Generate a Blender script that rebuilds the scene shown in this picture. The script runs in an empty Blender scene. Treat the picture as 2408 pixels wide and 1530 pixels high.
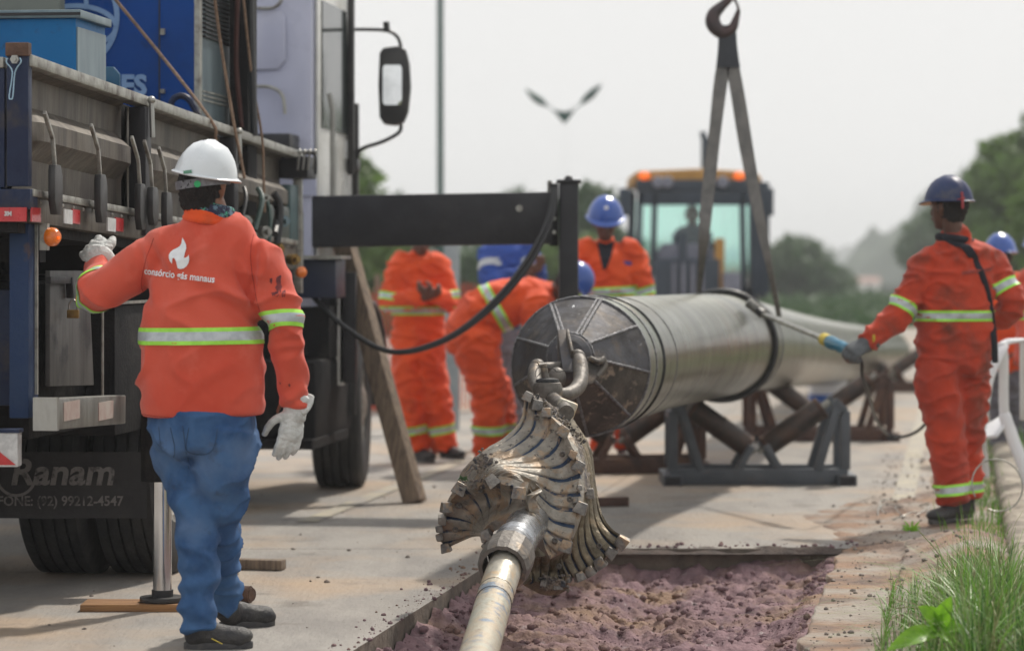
import bpy, bmesh, math, random
import numpy as np
from mathutils import Vector, Matrix, noise
from mathutils.bvhtree import BVHTree
R = math.radians
random.seed(7)
SC = bpy.context.scene
COL = SC.collection

# ------------------------------------------------------------------ camera, sky, sun
FPX, CX, CY, EYE = 6689.0, 1204.0, 620.0, 1.4       # photograph measured at 2408 px across
cam = bpy.data.cameras.new('camera')
cam.sensor_width = 36
cam.lens = 36 * FPX / 2408
cam.shift_y = -(765 - CY) / 2408.0
cam.clip_end = 6000
cam.dof.use_dof = True
cam.dof.focus_distance = 11.3
cam.dof.aperture_fstop = 2.3
cam_o = bpy.data.objects.new('camera', cam)
cam_o.location = (0, 0, EYE)
cam_o.rotation_euler = (R(90), 0, 0)
COL.objects.link(cam_o)
SC.camera = cam_o

SUN_EL, SUN_AZ = R(50), R(30)        # from ahead and to the right of the camera
w = bpy.data.worlds.new('World'); SC.world = w; w.use_nodes = True
nt = w.node_tree; nt.nodes.clear()
out = nt.nodes.new('ShaderNodeOutputWorld')
sky = nt.nodes.new('ShaderNodeTexSky'); sky.sky_type = 'NISHITA'; sky.sun_disc = False
sky.sun_elevation = SUN_EL; sky.sun_rotation = SUN_AZ; sky.dust_density = 4; sky.air_density = 1
b1 = nt.nodes.new('ShaderNodeBackground'); b1.inputs[1].default_value = 0.05
b2 = nt.nodes.new('ShaderNodeBackground'); b2.inputs[0].default_value = (0.87, 0.865, 0.855, 1); b2.inputs[1].default_value = 1.0
mx = nt.nodes.new('ShaderNodeMixShader'); mx.inputs[0].default_value = 0.95     # high thin cloud over the blue
nt.links.new(sky.outputs[0], b1.inputs[0]); nt.links.new(b1.outputs[0], mx.inputs[1])
nt.links.new(b2.outputs[0], mx.inputs[2]); nt.links.new(mx.outputs[0], out.inputs[0])
sun = bpy.data.lights.new('sun', 'SUN'); sun.energy = 3.2; sun.angle = R(3); sun.color = (1, .93, .83)
so = bpy.data.objects.new('sun', sun); COL.objects.link(so)
sd = Vector((math.sin(SUN_AZ) * math.cos(SUN_EL), math.cos(SUN_AZ) * math.cos(SUN_EL), math.sin(SUN_EL)))
so.rotation_euler = sd.to_track_quat('Z', 'Y').to_euler()
so.location = (10, 10, 20)
vs = SC.view_settings; vs.view_transform = 'Standard'; vs.look = 'None'; vs.exposure = .10; vs.gamma = 1; vs.use_curve_mapping = False

# ------------------------------------------------------------------ helpers
def P(px, py, z):
    return Vector(((px - CX) * z / FPX, z, EYE - (py - CY) * z / FPX))
def G(px, py):                       # ground point seen at a pixel
    z = EYE * FPX / (py - CY)
    return Vector(((px - CX) * z / FPX, z, 0))
def V(*a): return Vector(a)

MATS = {}
def mat(name, col, col2=None, scale=8, rough=.6, metal=0, bump=.0, bscale=40, lo=.42, hi=.62, stretch=(1, 1, 1),
        dirt=None, dscale=3, dlo=.5, dhi=.7, emit=0, trans=0, spec=.5, sheen=0, coat=0, rvar=.12, attr=None, attrcol=None, detail=6, dirt2=None, d2scale=20, d2lo=.6, d2hi=.75, transl=0, coatr=.1, crease=0, cscale=7):
    m = bpy.data.materials.new(name); m.use_nodes = True
    n = m.node_tree.nodes; l = m.node_tree.links
    b = n['Principled BSDF']
    tc = n.new('ShaderNodeTexCoord'); mp = n.new('ShaderNodeMapping'); mp.inputs['Scale'].default_value = stretch
    l.new(tc.outputs['Object'], mp.inputs[0])
    def noi(s, d=detail, vec=None):
        t = n.new('ShaderNodeTexNoise'); t.inputs['Scale'].default_value = s; t.inputs['Detail'].default_value = d
        t.inputs['Roughness'].default_value = .6
        l.new(vec or mp.outputs[0], t.inputs['Vector']); return t
    def ramp(src, a, c):
        r = n.new('ShaderNodeMapRange'); r.inputs[1].default_value = a; r.inputs[2].default_value = c
        l.new(src, r.inputs[0]); return r.outputs[0]
    def mix(f, A, B):
        x = n.new('ShaderNodeMix'); x.data_type = 'RGBA'
        l.new(f, x.inputs[0])
        for k, q in ((6, A), (7, B)):
            if isinstance(q, (tuple, list)): x.inputs[k].default_value = (*q, 1)
            else: l.new(q, x.inputs[k])
        return x.outputs[2]
    n1 = noi(scale)
    c2 = col2 or tuple(c * .75 for c in col)
    cur = mix(ramp(n1.outputs[0], lo, hi), col, c2)
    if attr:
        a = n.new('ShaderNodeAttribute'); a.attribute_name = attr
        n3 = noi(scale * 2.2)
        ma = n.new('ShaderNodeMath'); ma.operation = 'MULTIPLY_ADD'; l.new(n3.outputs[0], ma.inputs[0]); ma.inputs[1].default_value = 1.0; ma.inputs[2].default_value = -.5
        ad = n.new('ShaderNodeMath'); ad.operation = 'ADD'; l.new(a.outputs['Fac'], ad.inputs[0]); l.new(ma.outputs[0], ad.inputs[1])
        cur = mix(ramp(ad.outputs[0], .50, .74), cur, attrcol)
    if dirt:
        n2 = noi(dscale, 8, tc.outputs['Object'])
        cur = mix(ramp(n2.outputs[0], dlo, dhi), cur, dirt)
    if dirt2:
        n5 = noi(d2scale, 5, tc.outputs['Object'])
        cur = mix(ramp(n5.outputs[0], d2lo, d2hi), cur, dirt2)
    l.new(cur, b.inputs['Base Color'])
    b.inputs['Coat Roughness'].default_value = coatr
    if transl:
        tb = n.new('ShaderNodeBsdfTranslucent'); l.new(cur, tb.inputs[0]); ms = n.new('ShaderNodeMixShader'); ms.inputs[0].default_value = transl
        l.new(b.outputs[0], ms.inputs[1]); l.new(tb.outputs[0], ms.inputs[2]); l.new(ms.outputs[0], n['Material Output'].inputs[0])
    rr = n.new('ShaderNodeMapRange'); rr.inputs[3].default_value = max(.03, rough - rvar); rr.inputs[4].default_value = min(1, rough + rvar)
    n4 = noi(scale * 3); l.new(n4.outputs[0], rr.inputs[0]); l.new(rr.outputs[0], b.inputs['Roughness'])
    b.inputs['Metallic'].default_value = metal
    b.inputs['Specular IOR Level'].default_value = spec
    b.inputs['Transmission Weight'].default_value = trans
    b.inputs['Sheen Weight'].default_value = sheen
    b.inputs['Coat Weight'].default_value = coat
    if bump:
        bn = noi(bscale, 8)
        bp = n.new('ShaderNodeBump'); bp.inputs['Strength'].default_value = bump; bp.inputs['Distance'].default_value = .02
        l.new(bn.outputs[0], bp.inputs['Height']); l.new(bp.outputs[0], b.inputs['Normal'])
        if crease:
            cn = n.new('ShaderNodeTexNoise'); cn.noise_type = 'RIDGED_MULTIFRACTAL'; cn.inputs['Scale'].default_value = cscale; cn.inputs['Detail'].default_value = 4
            cn.inputs['Distortion'].default_value = 1.2; l.new(tc.outputs['Object'], cn.inputs['Vector'])
            b2 = n.new('ShaderNodeBump'); b2.inputs['Strength'].default_value = crease; b2.inputs['Distance'].default_value = .012
            l.new(cn.outputs[0], b2.inputs['Height']); l.new(b2.outputs[0], bp.inputs['Normal'])
    if emit:
        b.inputs['Emission Color'].default_value = (*col, 1); b.inputs['Emission Strength'].default_value = emit
    MATS[name] = m
    return m

def tag(o, label=None, cat=None, group=None, kind=None):
    if label: o['label'] = label
    if cat: o['category'] = cat
    if group: o['group'] = group
    if kind: o['kind'] = kind
    return o
def thing(name, loc, label, cat, group=None):
    o = bpy.data.objects.new(name, None); COL.objects.link(o); o.location = loc; o.empty_display_size = .1
    bpy.context.view_layer.update()
    return tag(o, label, cat, group)
def link(name, me, parent=None, label=None, kind=None):
    o = bpy.data.objects.new(name, me); COL.objects.link(o)
    if parent is not None:
        o.parent = parent
        if parent.parent is None: o.location = -parent.location
    if label: o['label'] = label
    if kind: o['kind'] = kind
    return o
def copy_thing(root, loc, label=None, rotz=None):
    r = root.copy(); COL.objects.link(r); r.location = loc
    if rotz is not None: r.rotation_euler = (0, 0, rotz)
    if label: r['label'] = label
    for ch in list(root.children):
        c = ch.copy(); COL.objects.link(c); c.parent = r
        for g in ch.children:
            d = g.copy(); COL.objects.link(d); d.parent = c
    return r

def frame(t, side):
    t = t.normalized()
    s = side - t * side.dot(t)
    if s.length < 1e-4: s = V(0, 0, 1).cross(t)
    if s.length < 1e-4: s = V(1, 0, 0)
    s.normalize()
    return s, t.cross(s)
def crom(pts, k=4):
    """Catmull-Rom through numeric tuples"""
    A = np.array(pts, float)
    if len(A) < 3:
        return [A[0] + (A[1] - A[0]) * i / k for i in range(k + 1)]
    o = []
    n = len(A)
    for i in range(n - 1):
        p0 = A[max(i - 1, 0)]; p1 = A[i]; p2 = A[i + 1]; p3 = A[min(i + 2, n - 1)]
        for j in range(k):
            t = j / k
            o.append(.5 * ((2 * p1) + (-p0 + p2) * t + (2 * p0 - 5 * p1 + 4 * p2 - p3) * t * t + (-p0 + 3 * p1 - 3 * p2 + p3) * t ** 3))
    o.append(A[-1])
    return o

class MB:
    def __init__(s): s.v = []; s.f = []; s.m = []
    def add(s, vs, fs, mi=0):
        k = len(s.v); s.v += [tuple(v) for v in vs]; s.f += [tuple(i + k for i in f) for f in fs]; s.m += [mi] * len(fs); return s
    def box(s, c, size, ax=None, mi=0, taper=1.0):
        """c centre; size along three axes; ax three unit vectors"""
        ax = ax or (V(1, 0, 0), V(0, 1, 0), V(0, 0, 1)); c = Vector(c)
        vs = []
        for k in (-1, 1):
            for j in (-1, 1):
                for i in (-1, 1):
                    t = taper if k > 0 else 1
                    vs.append(c + ax[0] * (i * size[0] / 2 * t) + ax[1] * (j * size[1] / 2 * t) + ax[2] * (k * size[2] / 2))
        return s.add(vs, [(0, 2, 3, 1), (4, 5, 7, 6), (0, 1, 5, 4), (2, 6, 7, 3), (0, 4, 6, 2), (1, 3, 7, 5)], mi)
    def bar(s, a, b, wd, th, side=V(1, 0, 0), mi=0):
        a = Vector(a); b = Vector(b); t = (b - a); L = t.length
        sd_, o = frame(t, side)
        return s.box((a + b) / 2, (wd, th, L), (sd_, o, t.normalized()), mi)
    def tube(s, pts, r, n=10, side=V(0, 0, 1), mi=0, smooth=0, caps=True):
        rr = r if isinstance(r, (list, tuple)) else [r] * len(pts)
        nodes = [(*p, q) for p, q in zip(pts, rr)]
        if smooth: nodes = crom(nodes, smooth)
        ps = [Vector(q[:3]) for q in nodes]; rr = [q[3] for q in nodes]
        k = len(ps); vs = []; fs = []; ps_side = side
        for i in range(k):
            t = ps[min(i + 1, k - 1)] - ps[max(i - 1, 0)]
            a, b = frame(t, ps_side); ps_side = a
            for j in range(n):
                th = 2 * math.pi * j / n
                vs.append(ps[i] + a * (math.cos(th) * rr[i]) + b * (math.sin(th) * rr[i]))
        for i in range(k - 1):
            for j in range(n):
                fs.append((i * n + j, i * n + (j + 1) % n, (i + 1) * n + (j + 1) % n, (i + 1) * n + j))
        if caps:
            fs.append(tuple(reversed(range(n)))); fs.append(tuple(range((k - 1) * n, k * n)))
        return s.add(vs, fs, mi)
    def lathe(s, prof, c, axis=V(0, 0, 1), n=32, mi=0, side=V(1, 0, 0), close=True, a0=0, a1=2 * math.pi):
        """prof: (radius, along)"""
        a, b = frame(axis, side); t = axis.normalized(); vs = []; fs = []; k = len(prof); c = Vector(c)
        for r, h in prof:
            for j in range(n):
                th = 2 * math.pi * j / n
                vs.append(c + t * h + a * (math.cos(th) * r) + b * (math.sin(th) * r))
        for i in range(k - 1):
            for j in range(n):
                fs.append((i * n + j, i * n + (j + 1) % n, (i + 1) * n + (j + 1) % n, (i + 1) * n + j))
        if close:
            fs.append(tuple(reversed(range(n)))); fs.append(tuple(range((k - 1) * n, k * n)))
        return s.add(vs, fs, mi)
    def prism(s, poly, ext, mi=0):
        """poly list of Vectors (planar), ext Vector"""
        n = len(poly); vs = [Vector(p) for p in poly] + [Vector(p) + ext for p in poly]
        fs = [tuple(range(n)), tuple(reversed(range(n, 2 * n)))] + [(i, i + n, (i + 1) % n + n, (i + 1) % n) for i in range(n)]
        return s.add(vs, fs, mi)
    def loft(s, nodes, side=V(1, 0, 0), n=24, k=4, mi=0, p=2.0, round_=.6):
        """nodes (point, a, b): a radius along side, b across; rounded ends"""
        nn = crom([(*q[0], q[1], q[2]) for q in nodes], k)
        ps = [Vector(q[:3]) for q in nn]; A = [max(q[3], .003) for q in nn]; B = [max(q[4], .003) for q in nn]
        t0 = (ps[0] - ps[1]).normalized(); t1 = (ps[-1] - ps[-2]).normalized()
        def ext(p_, t, a, b):
            o = []
            for q in (.35, .7, .95):
                o.append((p_ + t * (min(a, b) * round_ * q), a * math.sqrt(1 - q * q), b * math.sqrt(1 - q * q)))
            return o
        e0 = ext(ps[0], t0, A[0], B[0]); e1 = ext(ps[-1], t1, A[-1], B[-1])
        seq = list(reversed(e0)) + list(zip(ps, A, B)) + e1
        vs = []; fs = []; K = len(seq)
        for i in range(K):
            t = seq[min(i + 1, K - 1)][0] - seq[max(i - 1, 0)][0]
            a_, b_ = frame(t, side)
            for j in range(n):
                th = 2 * math.pi * j / n; c_ = math.cos(th); s_ = math.sin(th)
                if p != 2: c_ = math.copysign(abs(c_) ** (2 / p), c_); s_ = math.copysign(abs(s_) ** (2 / p), s_)
                vs.append(seq[i][0] + a_ * (c_ * seq[i][1]) + b_ * (s_ * seq[i][2]))
        for i in range(K - 1):
            for j in range(n):
                fs.append((i * n + j, i * n + (j + 1) % n, (i + 1) * n + (j + 1) % n, (i + 1) * n + j))
        fs.append(tuple(reversed(range(n)))); fs.append(tuple(range((K - 1) * n, K * n)))
        return s.add(vs, fs, mi)
    def ball(s, c, r, ax=None, mi=0, n=16, m=10):
        c = Vector(c); r = r if isinstance(r, (tuple, list)) else (r, r, r)
        ax = ax or (V(1, 0, 0), V(0, 1, 0), V(0, 0, 1)); vs = []; fs = []
        for i in range(1, m):
            ph = math.pi * i / m
            for j in range(n):
                th = 2 * math.pi * j / n
                vs.append(c + ax[0] * (r[0] * math.sin(ph) * math.cos(th)) + ax[1] * (r[1] * math.sin(ph) * math.sin(th)) + ax[2] * (r[2] * math.cos(ph)))
        vs.append(c + ax[2] * r[2]); vs.append(c - ax[2] * r[2]); T = len(vs) - 2
        for i in range(m - 2):
            for j in range(n):
                fs.append((i * n + j, (i + 1) * n + j, (i + 1) * n + (j + 1) % n, i * n + (j + 1) % n))
        for j in range(n):
            fs.append((T, j, (j + 1) % n)); fs.append((T + 1, (m - 2) * n + (j + 1) % n, (m - 2) * n + j))
        return s.add(vs, fs, mi)
    def mesh(s, name='mesh'):
        me = bpy.data.meshes.new(name); me.from_pydata(s.v, [], s.f); me.update(); return me
    def build(s, name, mats, parent=None, smooth=None, bevel=0, label=None, kind=None, top=None, loc=None, fix=True):
        if not isinstance(mats, (list, tuple)): mats = [mats]
        me = bpy.data.meshes.new(name)
        vs = s.v
        if loc is not None: vs = [(v[0] - loc[0], v[1] - loc[1], v[2] - loc[2]) for v in vs]
        me.from_pydata(vs, [], s.f)
        me.polygons.foreach_set('material_index', s.m)
        for m_ in mats: me.materials.append(m_)
        me.update()
        if fix:
            bm = bmesh.new(); bm.from_mesh(me); bmesh.ops.recalc_face_normals(bm, faces=bm.faces)
            if bevel: 
                es = [e for e in bm.edges if len(e.link_faces) == 2 and e.calc_face_angle(0) > .6]
                bmesh.ops.bevel(bm, geom=es, offset=bevel, segments=2, affect='EDGES', profile=.6, clamp_overlap=True)
            bm.to_mesh(me); bm.free()
        if smooth is None: smooth = 35
        if smooth: set_smooth(me, smooth)
        o = link(name, me, parent, label, kind)
        if loc is not None: o.location = loc
        if top: tag(o, *top)
        return o
def set_smooth(me, ang=35):
    me.polygons.foreach_set('use_smooth', [True] * len(me.polygons))
    if ang < 180:
        bm = bmesh.new(); bm.from_mesh(me)
        for e in bm.edges:
            if len(e.link_faces) == 2 and e.calc_face_angle(0) > R(ang): e.smooth = False
        bm.to_mesh(me); bm.free()
    me.update()

def fuse(mb, voxel=.01, it=5, disp=None):
    """one continuous skin over overlapping volumes"""
    me = mb.mesh('tmp'); o = bpy.data.objects.new('tmp', me); COL.objects.link(o)
    md = o.modifiers.new('r', 'REMESH'); md.mode = 'VOXEL'; md.voxel_size = voxel
    if it:
        ms = o.modifiers.new('s', 'SMOOTH'); ms.factor = .5; ms.iterations = it
    dg = bpy.context.evaluated_depsgraph_get()
    new = bpy.data.meshes.new_from_object(o.evaluated_get(dg))
    bpy.data.objects.remove(o); bpy.data.meshes.remove(me)
    if disp:
        n = len(new.vertices); co = np.empty(n * 3); no = np.empty(n * 3)
        new.vertices.foreach_get('co', co)
        no = np.array([v.normal[:] for v in new.vertices]).ravel()
        co = co.reshape(-1, 3); no = no.reshape(-1, 3)
        d = np.array([disp(Vector(c), Vector(q)) for c, q in zip(co, no)])
        co += no * d[:, None]
        new.vertices.foreach_set('co', co.ravel())
    new.polygons.foreach_set('use_smooth', [True] * len(new.polygons)); new.update()
    return new
def bvh_of(me):
    return BVHTree.FromPolygons([v.co[:] for v in me.vertices], [p.vertices[:] for p in me.polygons])
def puton(name, me, m, parent, label=None):
    for x in (m if isinstance(m, (list, tuple)) else [m]): me.materials.append(x)
    me.name = name
    return link(name, me, parent, label)
def cloth(amp=.006, fx=7, fy=7, fz=16, seed=0):
    def d(c, n):
        q = Vector((c.x * fx + seed, c.y * fy, c.z * fz + .8 * noise.noise(c * 3)))
        a = noise.noise(q); b = noise.noise(Vector((c.x * fx * 2.3 + 5, c.y * fy * 2.3, c.z * fz * 1.1 + seed)))
        g = noise.noise(Vector((c.x * 4, c.y * 4, c.z * 5 + seed)))
        return amp * (1.7 * (1 - min(1, 1.7 * abs(a))) ** 3 - .5) * (.6 + 1.3 * max(0, g + .3)) + amp * .55 * b
    return d
def text_mesh(body, size, bold=0, space=1.0, extrude=0):
    cu = bpy.data.curves.new('t', 'FONT'); cu.body = body; cu.size = size; cu.offset = bold; cu.space_character = space
    cu.align_x = 'CENTER'; cu.align_y = 'CENTER'; cu.extrude = extrude; cu.resolution_u = 3
    o = bpy.data.objects.new('t', cu); COL.objects.link(o)
    dg = bpy.context.evaluated_depsgraph_get()
    me = bpy.data.meshes.new_from_object(o.evaluated_get(dg)); bpy.data.objects.remove(o); bpy.data.curves.remove(cu)
    return me
def text_on(body, size, c, ux, uz, m, parent, name='lettering', bold=0, shear=0, sx=1, off=.003):
    me = text_mesh(body, size, bold); n = ux.cross(uz).normalized()
    for v in me.vertices:
        x, y = v.co.x * sx + v.co.y * shear, v.co.y
        v.co = Vector(c) + ux * x + uz * y + n * off
    me.materials.append(m); me.name = name
    return link(name, me, parent)

# ------------------------------------------------------------------ materials
M_orange = mat('worn_orange_cloth', (.80, .085, .008), (.68, .062, .006), 5, .85, bump=.25, bscale=300, dirt=(.25, .05, .02), dscale=4, dlo=.58, dhi=.8, sheen=.15, crease=0.5)
M_orange2 = mat('dirty_orange_cloth', (.52, .046, .012), (.38, .034, .012), 4, .85, bump=.25, bscale=260, dirt=(.16, .035, .02), dscale=5, dlo=.5, dhi=.72, sheen=.15, crease=0.5)
M_jacket = mat('faded_salmon_cloth', (.66, .094, .052), (.60, .064, .030), 3.2, .85, dirt2=(.70, .13, .085), d2scale=7, d2lo=.55, d2hi=.75, bump=.3, bscale=420, dirt=(.36, .08, .06), dscale=2.6, dlo=.62, dhi=.82, sheen=.2, crease=0.5)
M_lime = mat('lime_reflective_tape', (.38, .80, .08), (.3, .66, .06), 20, .5)
M_silver_tape = mat('silver_reflective_tape', (.48, .52, .55), (.38, .42, .45), 30, .38, metal=.2)
M_jeans = mat('blue_denim', (.060, .14, .30), (.032, .082, .20), 6, .85, bump=.35, bscale=500, dirt=(.10, .17, .31), dscale=5, dlo=.5, dhi=.72, spec=.2, detail=10, dirt2=(.055, .075, .12), d2scale=9, d2lo=.60, d2hi=.76, crease=0.7)
M_glove = mat('white_leather_glove', (.62, .64, .63), (.45, .47, .46), 18, .7, bump=.5, bscale=90, dirt=(.30, .31, .29), dscale=16, dlo=.55, dhi=.75)
M_gloveg = mat('grey_glove', (.11, .12, .13), None, 20, .8, bump=.3)
M_skin = mat('brown_skin', (.24, .105, .062), (.19, .08, .045), 12, .5, bump=.1, bscale=120)
M_skind = mat('dark_skin', (.115, .055, .038), (.09, .04, .028), 12, .5, bump=.1, bscale=120)
M_hair = mat('black_hair', (.008, .007, .009), (.016, .012, .012), 60, .75, bump=.8, bscale=160)
M_helw = mat('white_hard_hat', (.68, .72, .76), (.62, .67, .72), 5, .3, coat=.3, dirt=(.5, .5, .47), dscale=12, dlo=.6, dhi=.8)
M_helb = mat('blue_hard_hat', (.03, .10, .42), (.025, .08, .34), 5, .32, coat=.3)
M_heln = mat('navy_hard_hat', (.012, .022, .085), (.018, .035, .11), 6, .45, spec=.35, dirt=(.08, .08, .1), dscale=10)
M_cream = mat('cream_plastic', (.75, .55, .38), None, 5, .5)
M_boot = mat('black_leather', (.022, .022, .026), (.045, .043, .042), 14, .55, bump=.4, bscale=60)
M_sole = mat('boot_rubber', (.05, .05, .055), (.09, .085, .08), 20, .8)
M_blueshirt = mat('royal_blue_cloth', (.028, .08, .36), (.02, .055, .25), 5, .85, bump=.2, bscale=200, crease=0.5)
M_navy = mat('navy_cloth', (.012, .013, .022), None, 6, .9, bump=.2, bscale=100)
M_greytr = mat('grey_trousers', (.16, .16, .19), None, 5, .9)
M_scarf = mat('patterned_scarf', (.12, .2, .26), (.02, .02, .05), 38, .9, lo=.47, hi=.53, dirt=(.06, .34, .22), dscale=40, dlo=.56, dhi=.62)
M_print = mat('white_print', (.78, .80, .83), (.7, .72, .76), 40, .6)
M_black = mat('black_steel', (.012, .012, .016), (.022, .022, .027), 5, .45, metal=.2, bump=.1, dirt=(.05, .045, .04), dscale=3, dlo=.6, dhi=.85)
M_chass = mat('grimy_chassis', (.006, .006, .008), (.013, .012, .013), 4, .7, spec=.2, bump=.3, dirt=(.04, .035, .03), dscale=5, dlo=.55, dhi=.8)
M_navysteel = mat('navy_painted_steel', (.012, .020, .055), (.018, .030, .07), 5, .5, spec=.25, bump=.15, dirt=(.06, .05, .045), dscale=6, dlo=.55, dhi=.75)
M_postblue = mat('worn_blue_post', (.014, .036, .10), (.02, .042, .10), 6, .55, spec=.25, bump=.2, dirt=(.12, .07, .04), dscale=7, dlo=.58, dhi=.72)
M_bedside = mat('galvanised_dirty_side', (.14, .122, .10), (.065, .055, .047), 9, .5, metal=.35, bump=.2, stretch=(1, 1, .12), dirt=(.06, .045, .04), dscale=3.4, dlo=.5, dhi=.72)
M_rail = mat('worn_grey_rail', (.36, .36, .33), (.22, .21, .19), 14, .4, metal=.4, bump=.2, dirt=(.10, .08, .07), dscale=9, dlo=.55, dhi=.7)
M_alu = mat('brushed_aluminium', (.38, .38, .36), (.25, .245, .23), 10, .38, metal=.75, bump=.2, stretch=(1, 1, .3))
M_chrome = mat('chromed_rod', (.68, .69, .71), (.6, .6, .62), 6, .16, metal=1, rvar=.05)
M_rub = mat('tyre_rubber', (.014, .015, .018), (.030, .029, .029), 7, .7, bump=.4, bscale=30, dirt=(.06, .055, .05), dscale=4, dlo=.58, dhi=.8)
M_flap = mat('mud_flap_rubber', (.020, .019, .021), (.032, .030, .030), 5, .75, bump=.2)
M_flaptxt = mat('faded_flap_print', (.15, .14, .135), (.035, .034, .034), 26, .8, lo=.5, hi=.66)
M_cyan = mat('light_blue_paint', (.004, .135, .36), (.004, .10, .28), 3, .5, spec=.2, bump=.1, dirt=(.03, .06, .10), dscale=9, dlo=.62, dhi=.78)
M_steelbl = mat('grey_blue_sheet', (.17, .23, .26), (.11, .16, .19), 5, .35, metal=.5, stretch=(1, 1, .2))
M_blue = mat('deep_blue_paint', (.001, .052, .25), (.001, .038, .18), 2.5, .5, spec=.12, dirt=(.01, .02, .07), dscale=6, dlo=.6, dhi=.8)
M_logo = mat('pale_blue_print', (.20, .33, .56), (.16, .28, .5), 10, .5)
M_cab = mat('lilac_white_paint', (.50, .52, .66), (.45, .47, .60), 2, .3, coat=.3, dirt=(.3, .31, .42), dscale=3, dlo=.6, dhi=.85)
M_cabside = mat('white_paint', (.62, .62, .60), (.5, .5, .47), 3, .3, coat=.3, dirt=(.3, .28, .24), dscale=4, dlo=.6, dhi=.8)
M_glass = mat('dark_glass', (.02, .03, .03), None, 3, .05, spec=.8)
M_mirror = mat('mirror_glass', (.8, .82, .83), None, 3, .03, metal=1, rvar=.01)
M_plastic = mat('black_plastic', (.02, .02, .022), (.035, .034, .034), 8, .45)
M_red = mat('red_reflector', (.52, .015, .02), (.42, .012, .016), 20, .3, coat=.4)
M_white = mat('white_reflector', (.6, .6, .6), (.45, .45, .45), 30, .35)
M_amber = mat('amber_lens', (.85, .22, .02), (.7, .16, .015), 20, .25, coat=.5)
M_lamp = mat('lit_amber', (1.0, .17, .01), (1, .14, .01), 20, .4, emit=.6)
M_brass = mat('brass', (.30, .19, .06), (.2, .12, .04), 20, .4, metal=.8)
M_rope = mat('tan_rope', (.30, .20, .14), (.2, .13, .09), 60, .9, bump=.4, bscale=200)
M_hose = mat('black_hose', (.014, .015, .018), None, 10, .4)
M_wood = mat('weathered_wood', (.29, .22, .16), (.15, .11, .085), 6, .85, bump=.5, bscale=30, stretch=(9, 9, .5), dirt=(.10, .08, .07), dscale=5, dlo=.55, dhi=.75)
M_wood2 = mat('amber_wood', (.36, .19, .08), (.2, .1, .045), 6, .8, bump=.4, bscale=30, stretch=(.5, 9, 9))
M_pipe = mat('worn_steel_pipe', (.21, .215, .165), (.08, .08, .06), 1.1, .30, coat=.25, coatr=.2, metal=.9, bump=.22, bscale=5, lo=.35, hi=.66, stretch=(.5, 7, .5), dirt=(.17, .13, .09), dscale=3, dlo=.55, dhi=.8, rvar=.12)
M_pipe2 = mat('greenish_pipe_coating', (.17, .19, .145), (.09, .10, .075), 2, .36, coat=.3, coatr=.25, stretch=(.5, 7, .5), metal=.6, bump=.2, dirt=(.22, .15, .09), dscale=6, dlo=.55, dhi=.72)
M_head = mat('dark_welded_plate', (.10, .10, .112), (.062, .058, .06), 9, .6, metal=.25, spec=.25, bump=.3, bscale=18, dirt=(.135, .115, .10), dscale=8, dlo=.5, dhi=.66, dirt2=(.3, .3, .3), d2scale=30, d2lo=.66, d2hi=.72)
M_headlow = mat('muddy_plate', (.10, .088, .078), (.06, .055, .052), 9, .6, metal=.25, spec=.3, bump=.6, bscale=14, dirt=(.27, .22, .18), dscale=16, dlo=.55, dhi=.64)
M_weld = mat('weld_bead', (.26, .26, .275), (.13, .13, .14), 50, .45, metal=.7, bump=1, bscale=90)
M_shackle = mat('cast_steel', (.15, .135, .12), (.085, .078, .072), 12, .5, metal=.4, bump=.4, bscale=25, dirt=(.28, .22, .16), dscale=12, dlo=.56, dhi=.68)
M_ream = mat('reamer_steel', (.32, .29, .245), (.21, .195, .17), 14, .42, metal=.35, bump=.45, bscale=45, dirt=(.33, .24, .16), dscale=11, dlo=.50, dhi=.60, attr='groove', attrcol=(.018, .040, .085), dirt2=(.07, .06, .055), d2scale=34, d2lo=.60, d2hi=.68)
M_ream2 = mat('reamer_steel_shaded', (.20, .165, .11), (.12, .10, .07), 14, .42, metal=.6, bump=.5, bscale=40, dirt=(.26, .2, .13), dscale=12, dlo=.56, dhi=.66, attr='groove', attrcol=(.012, .022, .05))  # darker copy of the reamer steel, with shade put into the colour
M_mudm = mat('mud_caked_metal', (.27, .225, .18), (.13, .115, .11), 22, .85, bump=1.2, bscale=36, dirt=(.06, .065, .08), dscale=30, dlo=.52, dhi=.6)
M_tooth = mat('tooth_steel', (.235, .22, .20), (.13, .125, .12), 20, .42, metal=.7, bump=.4, bscale=60, dirt=(.30, .22, .15), dscale=16, dlo=.52, dhi=.60)
M_hub = mat('polished_hub', (.44, .46, .49), (.33, .34, .36), 8, .27, metal=.9, bump=.15, bscale=40, dirt=(.30, .25, .19), dscale=9, dlo=.57, dhi=.68)
M_rod = mat('drill_rod', (.50, .47, .40), (.36, .34, .29), 9, .42, metal=.45, bump=.25, bscale=30, dirt=(.50, .38, .24), dscale=11, dlo=.5, dhi=.6)
M_rod2 = mat('painted_rod', (.36, .36, .31), (.42, .32, .21), 9, .5, metal=.2, bump=.4, dirt=(.17, .22, .28), dscale=9, dlo=.56, dhi=.62, dirt2=(.12, .09, .07), d2scale=26, d2lo=.62, d2hi=.7)
M_sling = mat('grey_webbing', (.21, .205, .20), (.15, .15, .15), 12, .9, bump=.3, bscale=200)
M_hook = mat('hook_iron', (.06, .05, .055), (.08, .05, .05), 9, .5, metal=.5, bump=.2)
M_rust = mat('rusty_steel', (.10, .055, .042), (.055, .034, .03), 9, .75, metal=.2, bump=.4, dirt=(.15, .08, .05), dscale=8)
M_cgrey = mat('grey_painted_frame', (.075, .088, .105), (.055, .066, .08), 7, .45, bump=.15, dirt=(.12, .10, .09), dscale=8, dlo=.58, dhi=.75)
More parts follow.
